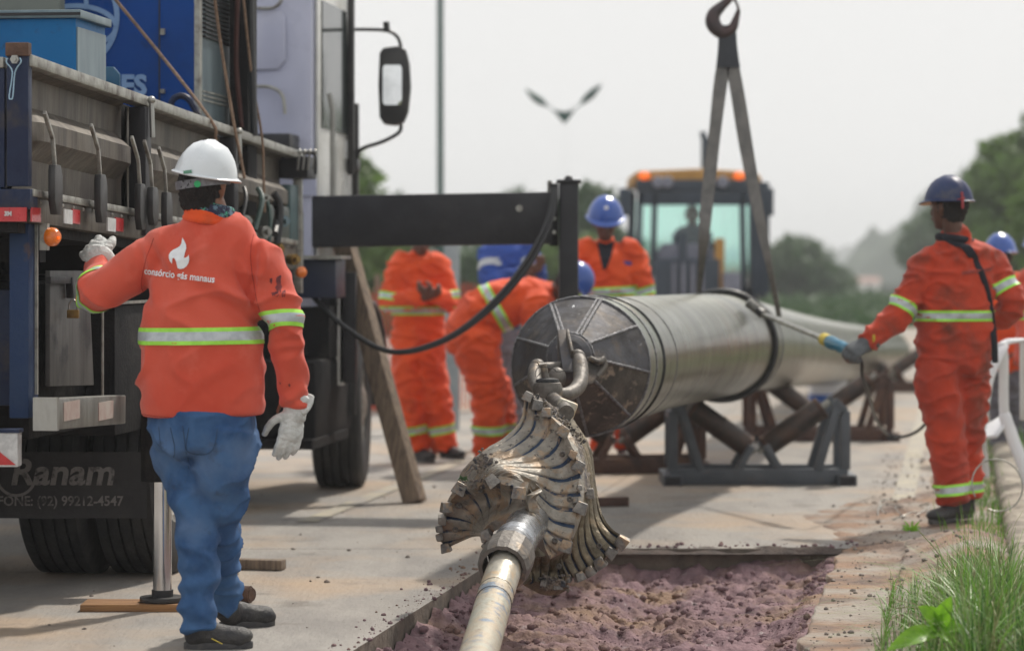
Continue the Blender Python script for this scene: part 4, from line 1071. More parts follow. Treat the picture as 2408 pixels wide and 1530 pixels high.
def along(L):
    s = 0
    for i in range(len(pp) - 1):
        d = (pp[i + 1] - pp[i]).length
        if s + d >= L: return pp[i].lerp(pp[i + 1], (L - s) / d), (pp[i + 1] - pp[i]).normalized()
        s += d
    return pp[-1], (pp[-1] - pp[-2]).normalized()
PL = sum((pp[i + 1] - pp[i]).length for i in range(len(pp) - 1))
joints = [.0, .28, .62, .95, 1.9, 4.95, 12.0, PL]
def seg(L0, L1, r, m, name, step=.03):
    N = max(3, int((L1 - L0) / step)); ps = [along(L0 + (L1 - L0) * i / N)[0] for i in range(N + 1)]
    vs, fs = rings(ps, lambda L, th: r + .0012 * noise.noise(V((L + L0) * 3, math.cos(th) * 2, math.sin(th) * 2)))
    b = MB(); b.add(vs, fs); return b.build(name, m, proot, smooth=180)
seg(.0, .26, PR + .001, M_pipe2, 'coated_section', .02)
seg(.262, .60, PR - .002, M_pipe2, 'coated_section', .02)
seg(.602, 4.9, PR - .005, M_pipe, 'pipe_section')
seg(4.9, PL, PR - .006, M_pipe, 'pipe_section', .12)
def ringbead(L, rad, r, m, name, ov=0):
    p, t = along(L); a_, b_ = frame(t, UP)
    pts = [p + a_ * math.cos(q) * (rad + .002 * noise.noise(V(q * 9, L, 0))) + b_ * math.sin(q) * rad for q in np.linspace(0, 2 * math.pi, 73)]
    b = MB(); b.tube(pts, r, 8, caps=False); return b.build(name, m, proot, smooth=60)
ringbead(.261, PR + .001, .007, M_weld, 'weld_ring'); ringbead(.60, PR, .009, M_hose, 'weld_ring'); ringbead(.63, PR - .002, .006, M_weld, 'weld_ring')
ringbead(.66, PR - .002, .004, M_weld, 'weld_ring'); ringbead(.0, PR, .006, M_weld, 'weld_ring'); ringbead(1.15, PR - .004, .003, M_weld, 'weld_ring'); ringbead(5.6, PR - .004, .006, M_weld, 'weld_ring')
p_end, t_end = along(PL)
b = MB(); b.lathe([(PR - .006, 0), (PR * .93, .1), (PR * .7, .2), (PR * .3, .26), (.001, .27)], p_end, t_end, n=48, side=UP, close=False); b.build('end_cap', M_pipe, proot)
# pulling head: welded plates
p0, t0 = along(0); a_, b_ = frame(t0, UP)
nose = P(1341, 838, 12.93); NS = 9
def nosept(th, r): 
    q = a_ * math.cos(th) + b_ * math.sin(th); return nose + q * r
ths = [2 * math.pi * (k + .35) / NS for k in range(NS)]
for k in range(NS):
    th0, th1 = ths[k], ths[(k + 1) % NS] + (2 * math.pi if k == NS - 1 else 0)
    b = MB(); vs = []; fs = []; N = 8; Mn = 6
    for i in range(N + 1):
        th = th0 + (th1 - th0) * i / N
        outer = p0 + (a_ * math.cos(th) + b_ * math.sin(th)) * (PR - .001) - t0 * .002
        f = (th - th0) / (th1 - th0)
        inner = nosept(th0, .10).lerp(nosept(th1, .10), f)
        oflat = (p0 + (a_ * math.cos(th0) + b_ * math.sin(th0)) * PR).lerp(p0 + (a_ * math.cos(th1) + b_ * math.sin(th1)) * PR, f)
        for j in range(Mn + 1):
            u = j / Mn; q = outer.lerp(inner, u); q2 = oflat.lerp(inner, u); q = q.lerp(q2, min(1, u * 1.6))
            vs.append(q + t0 * .012 * noise.noise(q * 7))
    for i in range(N):
        for j in range(Mn): a = i * (Mn + 1) + j; fs.append((a, a + 1, a + Mn + 2, a + Mn + 1))
    b.add(vs, fs)
    mid = (th0 + th1) / 2
    low = math.cos(mid) < -.2 and True
    b.build('head_plate', M_headlow if low else M_head, proot, smooth=20)
    pts = [(p0 + (a_ * math.cos(th0) + b_ * math.sin(th0)) * PR - t0 * .004).lerp(nosept(th0, .10), u) + Vector((noise.noise(V(u * 20, k, 0)), noise.noise(V(u * 20, k, 5)), noise.noise(V(u * 20, k, 9)))) * .002 for u in np.linspace(0, 1, 26)]
    b = MB(); b.tube(pts, [.0065 + .0018 * (i % 2) for i in range(26)], 8); b.build('weld_seam', M_weld, proot, smooth=60)
    if k in (0, 8):
        pts = [q + b_ * .02 for q in pts]; b = MB(); b.tube(pts, [.006 + .0018 * (i % 2) for i in range(26)], 8); b.build('weld_seam', M_weld, proot, smooth=60)
b = MB(); b.lathe([(.104, .01), (.100, -.03), (.075, -.055), (.001, -.065)], nose, t0, n=28, side=UP, close=False); b.build('nose_cap', M_head, proot)
pts = [nosept(q, .103) + t0 * .002 for q in np.linspace(0, 2 * math.pi, 40)]; b = MB(); b.tube(pts, [.008 + .002 * (i % 2) for i in range(40)], 8, caps=False); b.build('weld_seam', M_weld, proot)
# chalk scrawl
for pts in (((1345, 728), (1349, 718), (1353, 735), (1358, 720), (1362, 738)), ((1336, 752), (1344, 748), (1341, 762), (1350, 757)), ((1374, 748), (1382, 741), (1392, 752), (1400, 739), (1408, 745)), ((1386, 737), (1402, 730), (1424, 748), (1446, 762))):
    k = 0; pw = []
    for (x, y) in crom(pts, 5):
        # hit the head plate
        best = None
        r_ = math.hypot(x - 1365, y - 862) / 163
        q = P(x, y, 12.985 + .30 * max(0, (r_ - .32) / .68)); pw.append(q)
    b = MB(); b.tube(pw, .0028, 6); b.build('chalk_scrawl', M_print, proot)

# pull eye, shackle, swivel: one linkage
def Yz(x, y, z): return P((1650 + x / 1.8) / 1.701, (1150 + y / 1.8) / 1.701, z)
root = thing('towing_swivel', Yz(970, 740, 12.3), 'heavy cast shackle and swivel linking pipe head to cutting head', 'shackle')
b = MB(); b.bar(Yz(1085, 405, 12.80), Yz(1125, 712, 12.55), .055, .17, side=V(1, 0, 0)); b.build('pull_plate', M_head, root, bevel=.008)
b = MB(); b.bar(Yz(1112, 400, 12.72), Yz(1150, 560, 12.6), .012, .17, side=V(1, 0, 0)); b.build('plate_edge', M_shackle, root, bevel=.003)
b = MB(); b.tube([Yz(1190, 505, 12.62), Yz(1205, 545, 12.56), Yz(1212, 620, 12.5), Yz(1205, 690, 12.42), Yz(1160, 745, 12.35), Yz(1090, 770, 12.28), Yz(1010, 760, 12.24)], [.030, .034, .034, .033, .032, .030, .032], 18, smooth=5); b.ball(Yz(1188, 500, 12.62), .036); b.build('shackle_bow', M_shackle, root)
b = MB(); b.tube([Yz(895, 575, 12.55), Yz(880, 620, 12.5), Yz(890, 690, 12.42), Yz(930, 760, 12.3)], [.034, .032, .03, .03], 16, smooth=4); b.ball(Yz(900, 570, 12.55), .036); b.build('shackle_bow', M_shackle, root)
b = MB(); b.tube([Yz(900, 575, 12.52), Yz(1130, 560, 12.62)], .021, 16); b.build('shackle_pin', M_shackle, root)
b = MB(); b.ball(Yz(1040, 650, 12.45), (.040, .040, .048)); b.build('pin_boss', M_shackle, root)
cc = Yz(972, 745, 12.25)
b = MB(); b.lathe([(.02, -.085), (.045, -.075), (.062, -.03), (.066, .012), (.058, .036), (.048, .04), (.048, .034), (.02, .03)], cc, UP, n=36); b.build('swivel_body', M_shackle, root)
b = MB(); b.lathe([(.050, .034), (.052, .042), (.048, .052), (.03, .056), (.018, .058)], cc, UP, n=32); b.build('seal_ring', M_rub, root)
b = MB(); b.lathe([(.017, .05), (.014, .10), (.0135, .118)], cc + V(-.0, 0, 0), UP + V(-.15, 0, 0), n=14); b.build('bolt', M_shackle, root)
b = MB(); b.tube([cc + V(-.028, -.01, .08), cc + V(-.05, -.02, .062), cc + V(-.045, -.02, .098), cc + V(-.01, -.03, .105), cc + V(.03, -.02, .095), cc + V(.04, -.02, .085), cc + V(.1, 0, .09)], .0018, 5, smooth=3); b.build('lock_wire', M_hose, root)
b = MB(); b.prism([Yz(1250, 500, 12.7), Yz(1385, 505, 12.7), Yz(1390, 560, 12.7), Yz(1300, 690, 12.62), Yz(1255, 700, 12.6)], V(.0, .05, 0)); lg = b.build('side_lug', M_headlow, root, bevel=.008)
b = MB(); b.tube([Yz(1280, 510, 12.68), Yz(1340, 535, 12.66), Yz(1378, 512, 12.68)], .014, 10, smooth=4); b.tube([Yz(1375, 515, 12.68), Yz(1385, 560, 12.68), Yz(1330, 640, 12.66)], .013, 10, smooth=4); b.build('lug_rim', M_shackle, root)
b = MB(); b.tube([Yz(1010, 800, 12.2), Yz(1075, 850, 11.98), Yz(1110, 900, 11.8)], [.03, .03, .032], 16); b.build('link_shaft', M_shackle, root)
b = MB(); b.box(Yz(1100, 885, 11.95), (.085, .08, .09), (V(.9, .1, -.35).normalized(), V(0, 1, 0), V(.35, 0, .93).normalized())); b.build('link_block', M_rod, root, bevel=.01)

# ------------------------------------------------------------------ cutting head
def Z(x, y, z): return P((1650 + x / 1.387) / 1.701, (1500 + y / 1.387) / 1.701, z)
rroot = thing('cutting_head', Z(620, 780, 11.4), 'big fluted steel cutting head with blue grooves and toothed wings', 'reamer')
def patch(rows, ng, name, m, amp=.007, nu=110, per=22, mud=0, flip=False, thick=.03, phase=0.0, fade=.10):
    """rows of (zx, zy, depth) control points -> grooved plate with thickness"""
    A = np.array([[list(Z(*q)) for q in r] for r in rows])
    nv = ng * per
    # interpolate along u then v
    U = np.array([crom(r, 24) for r in A])           # rows x m x 3
    m_ = U.shape[1]; idx = np.linspace(0, m_ - 1, nu + 1)
    lo = np.floor(idx).astype(int); hi = np.minimum(lo + 1, m_ - 1); f = (idx - lo)[None, :, None]
    U = U[:, lo] * (1 - f) + U[:, hi] * f            # rows x nu+1 x 3
    Wd = np.array([crom([tuple(U[i, j]) for i in range(len(rows))], 24) for j in range(nu + 1)])   # nu+1 x k x 3
    k = Wd.shape[1]; idx = np.linspace(0, k - 1, nv + 1); lo = np.floor(idx).astype(int); hi = np.minimum(lo + 1, k - 1); f = (idx - lo)[None, :, None]
    S = Wd[:, lo] * (1 - f) + Wd[:, hi] * f          # nu+1 x nv+1 x 3
    du = np.gradient(S, axis=0); dv = np.gradient(S, axis=1)
    Nn = np.cross(du, dv); Nn /= (np.linalg.norm(Nn, axis=2, keepdims=True) + 1e-9)
    if (Nn[..., 1].mean() > 0): Nn = -Nn
    vv = (np.linspace(0, 1, nv + 1) * ng + phase) % 1.0
    u_ = np.linspace(0, 1, nu + 1)
    g = np.clip((np.abs(vv - .5) * 2), 0, 1)          # 0 mid groove, 1 at ridge crest
    gg = g[None, :]; uu = u_[:, None]; prof_ = np.clip((gg - (.02 + .15 * uu)) / .20, 0, 1); prof_ = prof_ * prof_ * (3 - 2 * prof_)
    env = np.clip(u_ / fade, 0, 1) * np.clip((1.04 - u_) / .05, .0, 1)
    env2 = .35 + .65 * np.clip((u_ - .15) / .5, 0, 1)
    disp_ = (prof_ - 1) * amp * (env * env2)[:, None]
    rid = (np.sin(np.clip((g - .46) / .54, 0, 1) * math.pi / 2) * .22)[None, :] * amp * env[:, None]
    for i in range(nu + 1):
        for j in range(0, nv + 1):
            pass
    rough = np.array([[noise.noise(Vector(S[i, j]) * 38) for j in range(nv + 1)] for i in range(nu + 1)]) * (.0016 + mud)
    F_ = S + Nn * (disp_ + rid + rough)[..., None]
    back = S - Nn * (thick + amp)
    vs = [tuple(q) for q in F_.reshape(-1, 3)] + [tuple(q) for q in back.reshape(-1, 3)]
    w1 = nv + 1; off = (nu + 1) * w1; fs = []
    for i in range(nu):
        for j in range(nv):
            a = i * w1 + j; fs.append((a, a + 1, a + w1 + 1, a + w1)); fs.append((off + a, off + a + w1, off + a + w1 + 1, off + a + 1))
    for i in range(nu):
        for j in (0, nv): a = i * w1 + j; fs.append((a, a + w1, off + a + w1, off + a))
    for j in range(nv):
        for i in (0, nu): a = i * w1 + j; fs.append((a, a + 1, off + a + 1, off + a))
    me = bpy.data.meshes.new(name); me.from_pydata(vs, [], fs)
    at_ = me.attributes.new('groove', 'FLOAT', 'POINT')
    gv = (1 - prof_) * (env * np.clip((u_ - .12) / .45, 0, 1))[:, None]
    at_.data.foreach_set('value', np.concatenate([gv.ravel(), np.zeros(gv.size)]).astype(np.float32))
    bm = bmesh.new(); bm.from_mesh(me); bmesh.ops.recalc_face_normals(bm, faces=bm.faces); bm.to_mesh(me); bm.free()
    me.materials.append(m); set_smooth(me, 60)
    link(name, me, rroot)
    return S, Nn
A_rows = [
    [(225, 650, 11.62), (355, 452, 11.62), (520, 338, 11.66), (603, 240, 11.70), (622, 105, 11.74)],
    [(290, 615, 11.52), (405, 468, 11.52), (565, 372, 11.58), (648, 290, 11.66), (668, 150, 11.70)],
    [(330, 600, 11.47), (430, 488, 11.46), (620, 430, 11.53), (725, 335, 11.60), (752, 215, 11.63)],
    [(365, 590, 11.43), (460, 500, 11.41), (670, 483, 11.47), (785, 432, 11.53), (845, 315, 11.53)],
    [(400, 580, 11.40), (490, 512, 11.37), (700, 526, 11.42), (825, 532, 11.46), (912, 480, 11.43)],
    [(435, 575, 11.37), (525, 525, 11.33), (695, 580, 11.38), (805, 630, 11.41), (925, 620, 11.36)],
    [(470, 575, 11.35), (562, 545, 11.30), (695, 645, 11.34), (795, 718, 11.36), (918, 730, 11.31)],
    [(510, 580, 11.33), (600, 578, 11.27), (695, 712, 11.30), (775, 806, 11.31), (893, 842, 11.27)],
    [(560, 600, 11.31), (640, 618, 11.24), (702, 775, 11.26), (750, 880, 11.27), (848, 945, 11.24)],
    [(620, 650, 11.30), (680, 680, 11.22), (712, 830, 11.23), (728, 940, 11.24), (765, 1015, 11.23)],
]
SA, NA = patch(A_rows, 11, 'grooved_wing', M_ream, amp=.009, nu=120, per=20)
C_rows = [
    [(640, 720, 11.22), (640, 690, 11.25), (640, 665, 11.24), (632, 640, 11.20)],
    [(560, 755, 11.24), (568, 715, 11.30), (575, 675, 11.30), (580, 630, 11.22)],
    [(480, 795, 11.26), (502, 735, 11.36), (515, 680, 11.37), (510, 605, 11.28)],
    [(425, 825, 11.28), (445, 750, 11.42), (448, 688, 11.44), (428, 600, 11.34)],
    [(408, 842, 11.30), (406, 762, 11.46), (380, 695, 11.49), (335, 632, 11.40)],
    [(398, 852, 11.31), (368, 785, 11.48), (322, 725, 11.52), (248, 655, 11.47)],
    [(392, 862, 11.32), (345, 812, 11.49), (282, 778, 11.54), (188, 750, 11.52)],
    [(390, 872, 11.33), (332, 842, 11.50), (262, 832, 11.56), (160, 830, 11.56)],
    [(390, 882, 11.34), (325, 875, 11.51), (252, 892, 11.58), (152, 905, 11.60)],
    [(392, 894, 11.35), (335, 895, 11.52), (262, 925, 11.60), (182, 962, 11.63)],
]
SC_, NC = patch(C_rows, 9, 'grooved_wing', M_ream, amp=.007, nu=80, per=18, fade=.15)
B_rows = [
    [(885, 235, 11.84), (985, 400, 11.80), (1015, 600, 11.74), (1045, 755, 11.68), (1105, 850, 11.62), (1182, 898, 11.58)],
    [(872, 255, 11.78), (968, 420, 11.74), (1000, 620, 11.68), (1022, 790, 11.64), (1075, 885, 11.60), (1140, 945, 11.58)],
    [(860, 285, 11.72), (950, 455, 11.68), (982, 655, 11.62), (990, 810, 11.60), (1025, 915, 11.58), (1092, 992, 11.56)],
    [(850, 310, 11.67), (938, 485, 11.62), (962, 690, 11.57), (955, 840, 11.56), (972, 955, 11.55), (1030, 1045, 11.54)],
    [(840, 330, 11.62), (925, 505, 11.57), (945, 725, 11.52), (915, 870, 11.52), (925, 985, 11.52), (975, 1085, 11.52)],
    [(830, 350, 11.58), (915, 525, 11.53), (925, 745, 11.48), (880, 890, 11.48), (870, 1005, 11.50), (920, 1112, 11.50)],
    [(820, 370, 11.55), (900, 545, 11.50), (905, 765, 11.45), (840, 910, 11.45), (820, 1020, 11.47), (865, 1130, 11.49)],
]
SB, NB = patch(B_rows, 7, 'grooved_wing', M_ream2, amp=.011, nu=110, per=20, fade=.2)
D_rows = [
    [(880, 960, 11.46), (850, 1030, 11.50), (838, 1090, 11.50), (860, 1138, 11.46)],
    [(800, 990, 11.40), (790, 1060, 11.47), (786, 1120, 11.48), (800, 1176, 11.44)],
    [(740, 1000, 11.36), (738, 1065, 11.44), (738, 1125, 11.45), (752, 1180, 11.42)],
    [(690, 1005, 11.34), (688, 1060, 11.42), (690, 1110, 11.43), (700, 1150, 11.40)],
    [(640, 1010, 11.34), (640, 1060, 11.40), (648, 1095, 11.40), (655, 1130, 11.38)],
]
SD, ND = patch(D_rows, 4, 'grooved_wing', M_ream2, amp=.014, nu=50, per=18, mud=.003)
# rough rim between front and rear wings
E_rows = [
    [(622, 92, 11.80), (630, 95, 11.76), (640, 112, 11.73)],
    [(715, 128, 11.82), (705, 145, 11.76), (700, 170, 11.71)],
    [(800, 178, 11.84), (775, 205, 11.76), (765, 235, 11.66)],
    [(882, 235, 11.85), (855, 275, 11.75), (838, 320, 11.58)],
    [(965, 370, 11.82), (930, 390, 11.70), (895, 440, 11.50)],
    [(1005, 520, 11.78), (968, 540, 11.64), (920, 560, 11.42)],
    [(1012, 620, 11.74), (978, 640, 11.60), (925, 660, 11.38)],
]
patch(E_rows, 1, 'rough_rim', M_mudm, amp=.0, nu=20, per=90, mud=.006)
# mud patch on the shoulder between the wings
Fr = [[(205, 690, 11.66), (300, 500, 11.66), (395, 420, 11.66)], [(260, 640, 11.56), (340, 520, 11.55), (430, 450, 11.56)], [(350, 625, 11.49), (420, 560, 11.46), (500, 520, 11.44)], [(470, 600, 11.40), (520, 580, 11.36), (560, 560, 11.36)], [(600, 620, 11.30), (620, 630, 11.30), (640, 640, 11.30)]]
patch(Fr, 1, 'muddy_shoulder', M_mudm, amp=0, nu=40, per=60, mud=.006, thick=.05)
# core body behind the wings
ax0 = Z(680, 700, 11.52); ax1 = ax0 + V(.15, 1.7, .29).normalized() * .55
axd = (ax1 - ax0).normalized()
b = MB(); b.lathe([(.04, 0), (.09, .06), (.13, .14), (.17, .24), (.19, .34), (.17, .42), (.12, .50), (.06, .56)], ax0, axd, n=48); b.build('core_cone', M_ream2, rroot)
# teeth
def tooth(x, y, z, ang, s=1.0, dep=.06, mi=None):
    ang += random.uniform(-9, 9); s *= random.uniform(.88, 1.08)
    c = Z(x, y, z); ca, sa = math.cos(R(ang)), math.sin(R(ang))
    ux = V(ca, 0, sa); uz = V(-sa, 0, ca); uy = V(0, 1, 0)
    ux = (ux + V(0, random.uniform(-.25, .25), 0)).normalized(); uy = uz.cross(ux).normalized() * 1
    b = MB(); b.box(c, (.042 * s, dep, .036 * s), (ux, uy, uz), taper=.74); b.build('cutting_tooth', M_tooth, rroot, bevel=.0045)
for t in ((640, 118, 11.70, -25, 1.2), (690, 165, 11.68, -20, 1.15), (745, 205, 11.64, -12, 1.1), (835, 312, 11.54, -28, 1.25), (885, 440, 11.44, 55, .9), (922, 505, 11.42, -35, 1.3), (935, 735, 11.30, -15, 1.25), (852, 948, 11.23, -25, 1.3), (925, 620, 11.36, 0, .6), (905, 690, 11.34, 10, .6),
          (980, 655, 11.60, 0, 1.15), (592, 652, 11.17, 0, 1.3), (436, 588, 11.32, 40, 1.35), (262, 628, 11.46, -30, 1.3), (188, 732, 11.5, 5, 1.25), (165, 800, 11.54, 85, 1.0), (148, 850, 11.57, 100, .8), (150, 900, 11.6, 105, .8), (185, 955, 11.62, 20, 1.2),
          (1160, 925, 11.55, 55, 1.3), (1100, 985, 11.55, 50, 1.15), (1040, 1040, 11.54, 40, 1.15), (985, 1085, 11.52, 25, 1.15), (925, 1115, 11.5, 15, 1.1), (865, 1130, 11.48, 0, .7), (800, 1160, 11.44, 0, 1.0), (730, 1150, 11.40, 0, .7), (410, 885, 11.26, 15, 1.3), (412, 945, 11.28, 60, 1.0)):
    tooth(*t)
for (x, y, z) in ((690, 232, 11.62), (832, 436, 11.46), (872, 686, 11.31), (378, 636, 11.40), (260, 722, 11.50), (238, 856, 11.53), (1036, 945, 11.53), (812, 1058, 11.43), (790, 915, 11.24)):
    c = Z(x, y, z); b = MB(); b.lathe([(.012, -.012), (.012, .0), (.0075, .002), (.0065, -.006), (.001, -.007)], c, V(.05, -1, .2), n=18, close=False); b.build('nozzle', M_shackle, rroot)
b = MB(); rnd = random.Random(9)
for k in range(260):
    t = rnd.random(); x = 640 + 300 * t + rnd.gauss(0, 14); y = 110 + 260 * t ** 1.25 + rnd.gauss(0, 14)
    clod(b, Z(x, y, 11.72 - .12 * t), rnd.uniform(.002, .007), rnd, 5, 3)
for k in range(160):
    x, y = 400 + rnd.gauss(0, 24), 490 + rnd.gauss(0, 26); clod(b, Z(x, y, 11.44), rnd.uniform(.003, .011), rnd, 5, 3)
for k in range(150):
    x, y = 770 + rnd.gauss(0, 40), 1150 + rnd.gauss(0, 18); clod(b, Z(x, y, 11.42), rnd.uniform(.003, .012), rnd, 5, 3)
for k in range(110):
    x = 250 + 330 * rnd.random(); y = 590 + rnd.gauss(0, 14) + abs(x - 430) * .1; clod(b, Z(x, y, 11.42 - .0004 * (x - 250)), rnd.uniform(.002, .008), rnd, 5, 3)
b.build('caked_mud', M_mudm, rroot, kind='stuff', smooth=180, fix=False)
b = MB()
for k in range(9):
    c = Z(285 + rnd.gauss(0, 18), 575 + rnd.gauss(0, 5), 11.42); d = Vector((rnd.gauss(0, 1), rnd.gauss(0, .4), rnd.gauss(0, .5))).normalized() * .014; u = d.cross(V(0, 1, 0)) * .5
    b.add([c - d, c - u, c + d, c + u], [(0, 1, 2, 3)])
b.build('leaf_scrap', M_leafd, rroot, smooth=0, fix=False)
# hub, collar and rod
hp = [Z(650, 800, 11.42), Z(625, 850, 11.24), Z(596, 895, 11.06), Z(560, 950, 10.93), Z(530, 1030, 10.80), Z(500, 1105, 10.68)]
b = MB(); b.tube(hp[:3] + [Z(572, 925, 10.97)], [.098, .080, .075, .076], 48, smooth=6); b.build('hub', M_hub, rroot)
hd = (hp[4] - hp[2]).normalized(); q0 = Z(574, 920, 10.98)
b = MB(); b.lathe([(.077, 0), (.083, .005), (.084, .05), (.081, .054), (.084, .058), (.086, .13), (.088, .135)], q0, hd, n=48, close=True); b.build('sleeve', M_hub, rroot)
q1 = q0 + hd * .135
b = MB(); b.lathe([(.094, 0), (.100, .012), (.101, .14), (.092, .17), (.078, .172), (.076, .12)], q1, hd, n=14, close=False); b.build('collar_nut', M_shackle, rroot, smooth=20)
rodpts = [Z(540, 1000, 10.82), Z(490, 1130, 10.62), Z(462, 1215, 10.50)]
b = MB(); b.tube(rodpts, [.066, .066, .0665], 40); b.build('rod_joint', M_rod, rroot)
rp = [Z(462, 1215, 10.50), Z(430, 1330, 10.25), Z(368, 1545, 9.62), Z(345, 1625, 9.3)]
last = rp[-1] + (rp[-1] - rp[-2]).normalized() * 1.6
b = MB(); b.tube(rp + [last], [.067, .0665, .066, .066, .066], 40, smooth=5); b.build('drill_rod', M_rod2, top=('round drill rod running from cutting head down toward the camera', 'rod'), loc=rp[1])
for k in (0, 1):
    pts = []; c = rp[0] + (rp[1] - rp[0]) * (.02 + .42 * k); t = (rp[1] - rp[0]).normalized(); a2, b2__ = frame(t, UP)
    b = MB(); b.tube([c + a2 * math.cos(q) * .0668 + b2__ * math.sin(q) * .0668 for q in np.linspace(0, 6.283, 33)], .0016, 6, caps=False); b.build('joint_line', M_black, rroot)
b = MB(); b.ball(Z(612, 955, 10.90), (.022, .010, .007), (V(.8, .1, -.55).normalized(), V(0, -1, 0), V(.55, 0, .8).normalized())); b.build('grease_hole', M_black, rroot)

# ------------------------------------------------------------------ slings and hook
hz = 17.6
root = thing('crane_hook', P(1700, 60, hz), 'dark iron crane hook hanging at the top of the slings', 'hook')
hk = [(1722, -60), (1712, -30), (1716, -5), (1700, 12), (1679, 34), (1678, 58), (1700, 78), (1722, 66), (1731, 44), (1737, 24)]
hr = [10, 11, 9, 11, 16, 18, 15, 12, 8, 5]
b = MB(); b.tube([P(x, y, hz) for x, y in hk], [r * hz / FPX for r in hr], 18, smooth=6); b.build('hook_body', M_hook, root)
b = MB(); b.tube([P(1737, 26, hz), P(1733, 10, hz), P(1722, -8, hz), P(1712, -16, hz)], [.010, .008, .010, .016], 8, smooth=3); b.build('safety_latch', M_hook, root)
b = MB(); b.lathe([(.03, 0), (.05, .02), (.05, .10), (.03, .14)], P(1722, -60, hz), UP, n=20); b.build('hook_block', M_hook, root)
b = MB(); b.tube([P(1722, -80, hz), P(1722, -80, hz) + UP * 2.5], .012, 8); b.build('hoist_cable', M_hose, root)
root = thing('lifting_sling', P(1708, 150, hz), 'grey webbing sling with two legs reaching down to the pipe', 'sling')
def strap(pts, wds, th, name, m):
    b = MB(); nn = crom([(*P(x, y, z), w__) for (x, y, z), w__ in zip(pts, wds)], 8); vs = []; fs = []
    for i, q in enumerate(nn):
        p = Vector(q[:3]); t = Vector(nn[min(i + 1, len(nn) - 1)][:3]) - Vector(nn[max(i - 1, 0)][:3]); s_, o_ = frame(t, V(1, 0, 0))
        w_ = q[3] * hz / FPX / 2
        vs += [p - s_ * w_ - o_ * th, p + s_ * w_ - o_ * th, p + s_ * w_ + o_ * th, p - s_ * w_ + o_ * th]
    for i in range(len(nn) - 1):
        for j in range(4): fs.append((i * 4 + j, i * 4 + (j + 1) % 4, i * 4 + 4 + (j + 1) % 4, i * 4 + 4 + j))
    fs += [(0, 1, 2, 3), (len(vs) - 4, len(vs) - 3, len(vs) - 2, len(vs) - 1)]
    b.add(vs, fs); b.build(name, m, root, smooth=40)
strap([(1710, 60, hz), (1711, 110, hz), (1712, 160, hz)], [40, 44, 56], .02, 'eye_sleeve', mat('dark_webbing', (.045, .05, .062), None, 12, .8))
strap([(1704, 135, hz), (1694, 200, hz), (1680, 320, hz), (1664, 460, hz), (1655, 560, hz), (1648, 640, 17.9), (1642, 705, 18.2)], [30, 32, 28, 30, 24, 14, 12], .008, 'sling_leg', M_sling)
strap([(1719, 135, hz), (1736, 230, hz), (1752, 330, hz), (1772, 440, hz), (1792, 540, hz), (1812, 640, 17.7), (1832, 742, 18.3)], [30, 32, 32, 28, 24, 14, 12], .008, 'sling_leg', M_sling)

# spring electrode ring round the pipe with lance
root = thing('test_lance', P(1790, 740, 17.8), 'black rubber ring round the pipe with a metal rod ending in a blue handle', 'lance')
Lr = None
best = min((abs((lambda p: (p.x * FPX / p.y + CX))(along(l)[0]) - 1697), l) for l in np.arange(3, 7, .05)); Lr = best[1]
p, t = along(Lr); t = (t + V(-.10, 0, 0)).normalized(); a_, b_ = frame(t, UP)
b = MB(); b.tube([p + (a_ * math.cos(q) + b_ * math.sin(q)) * (PR + .016) + t * (.05 * math.sin(q)) for q in np.linspace(0, 2 * math.pi, 80)], .021, 12, caps=False); b.build('rubber_ring', M_hose, root)
b = MB(); hit = P(1792, 738, 17.25); b.tube([P(1765, 716, 17.3), P(1780, 728, 17.28), hit], .026, 10); b.build('ring_coupling', M_plastic, root)
for k in range(6):
    b = MB(); b.lathe([(.030, -.006), (.032, 0), (.030, .006)], P(1762 + 6 * k, 713 + 4.6 * k, 17.28), P(1792, 738, 17.25) - P(1765, 716, 17.3), n=14); b.build('spring_coil', M_alu, root)
b = MB(); b.tube([hit, P(1940, 798, 16.1)], [.014, .015], 12); b.build('rod', M_alu, root)
b = MB(); b.tube([P(1938, 797, 16.1), P(1950, 803, 16.0)], .036, 16); b.build('yellow_collar', M_yellow, root)
b = MB(); b.tube([P(1952, 804, 16.0), P(1962, 808, 15.9), P(1968, 810, 15.85), P(1978, 815, 15.8), P(1984, 817, 15.76), P(1996, 822, 15.7)], [.038, .038, .03, .037, .03, .034], 18); b.build('handle', M_teal, root)
b = MB(); b.tube([P(2010, 826, 15.6), P(2026, 850, 15.6), P(2028, 885, 15.65), P(2044, 930, 15.9), P(2060, 985, 16.6), P(2090, 1022, 17.2), P(2130, 1025, 17.0), P(2168, 1005, 16.6), P(2200, 960, 16.2)], .010, 8, smooth=5); b.build('cable', M_hose, root)

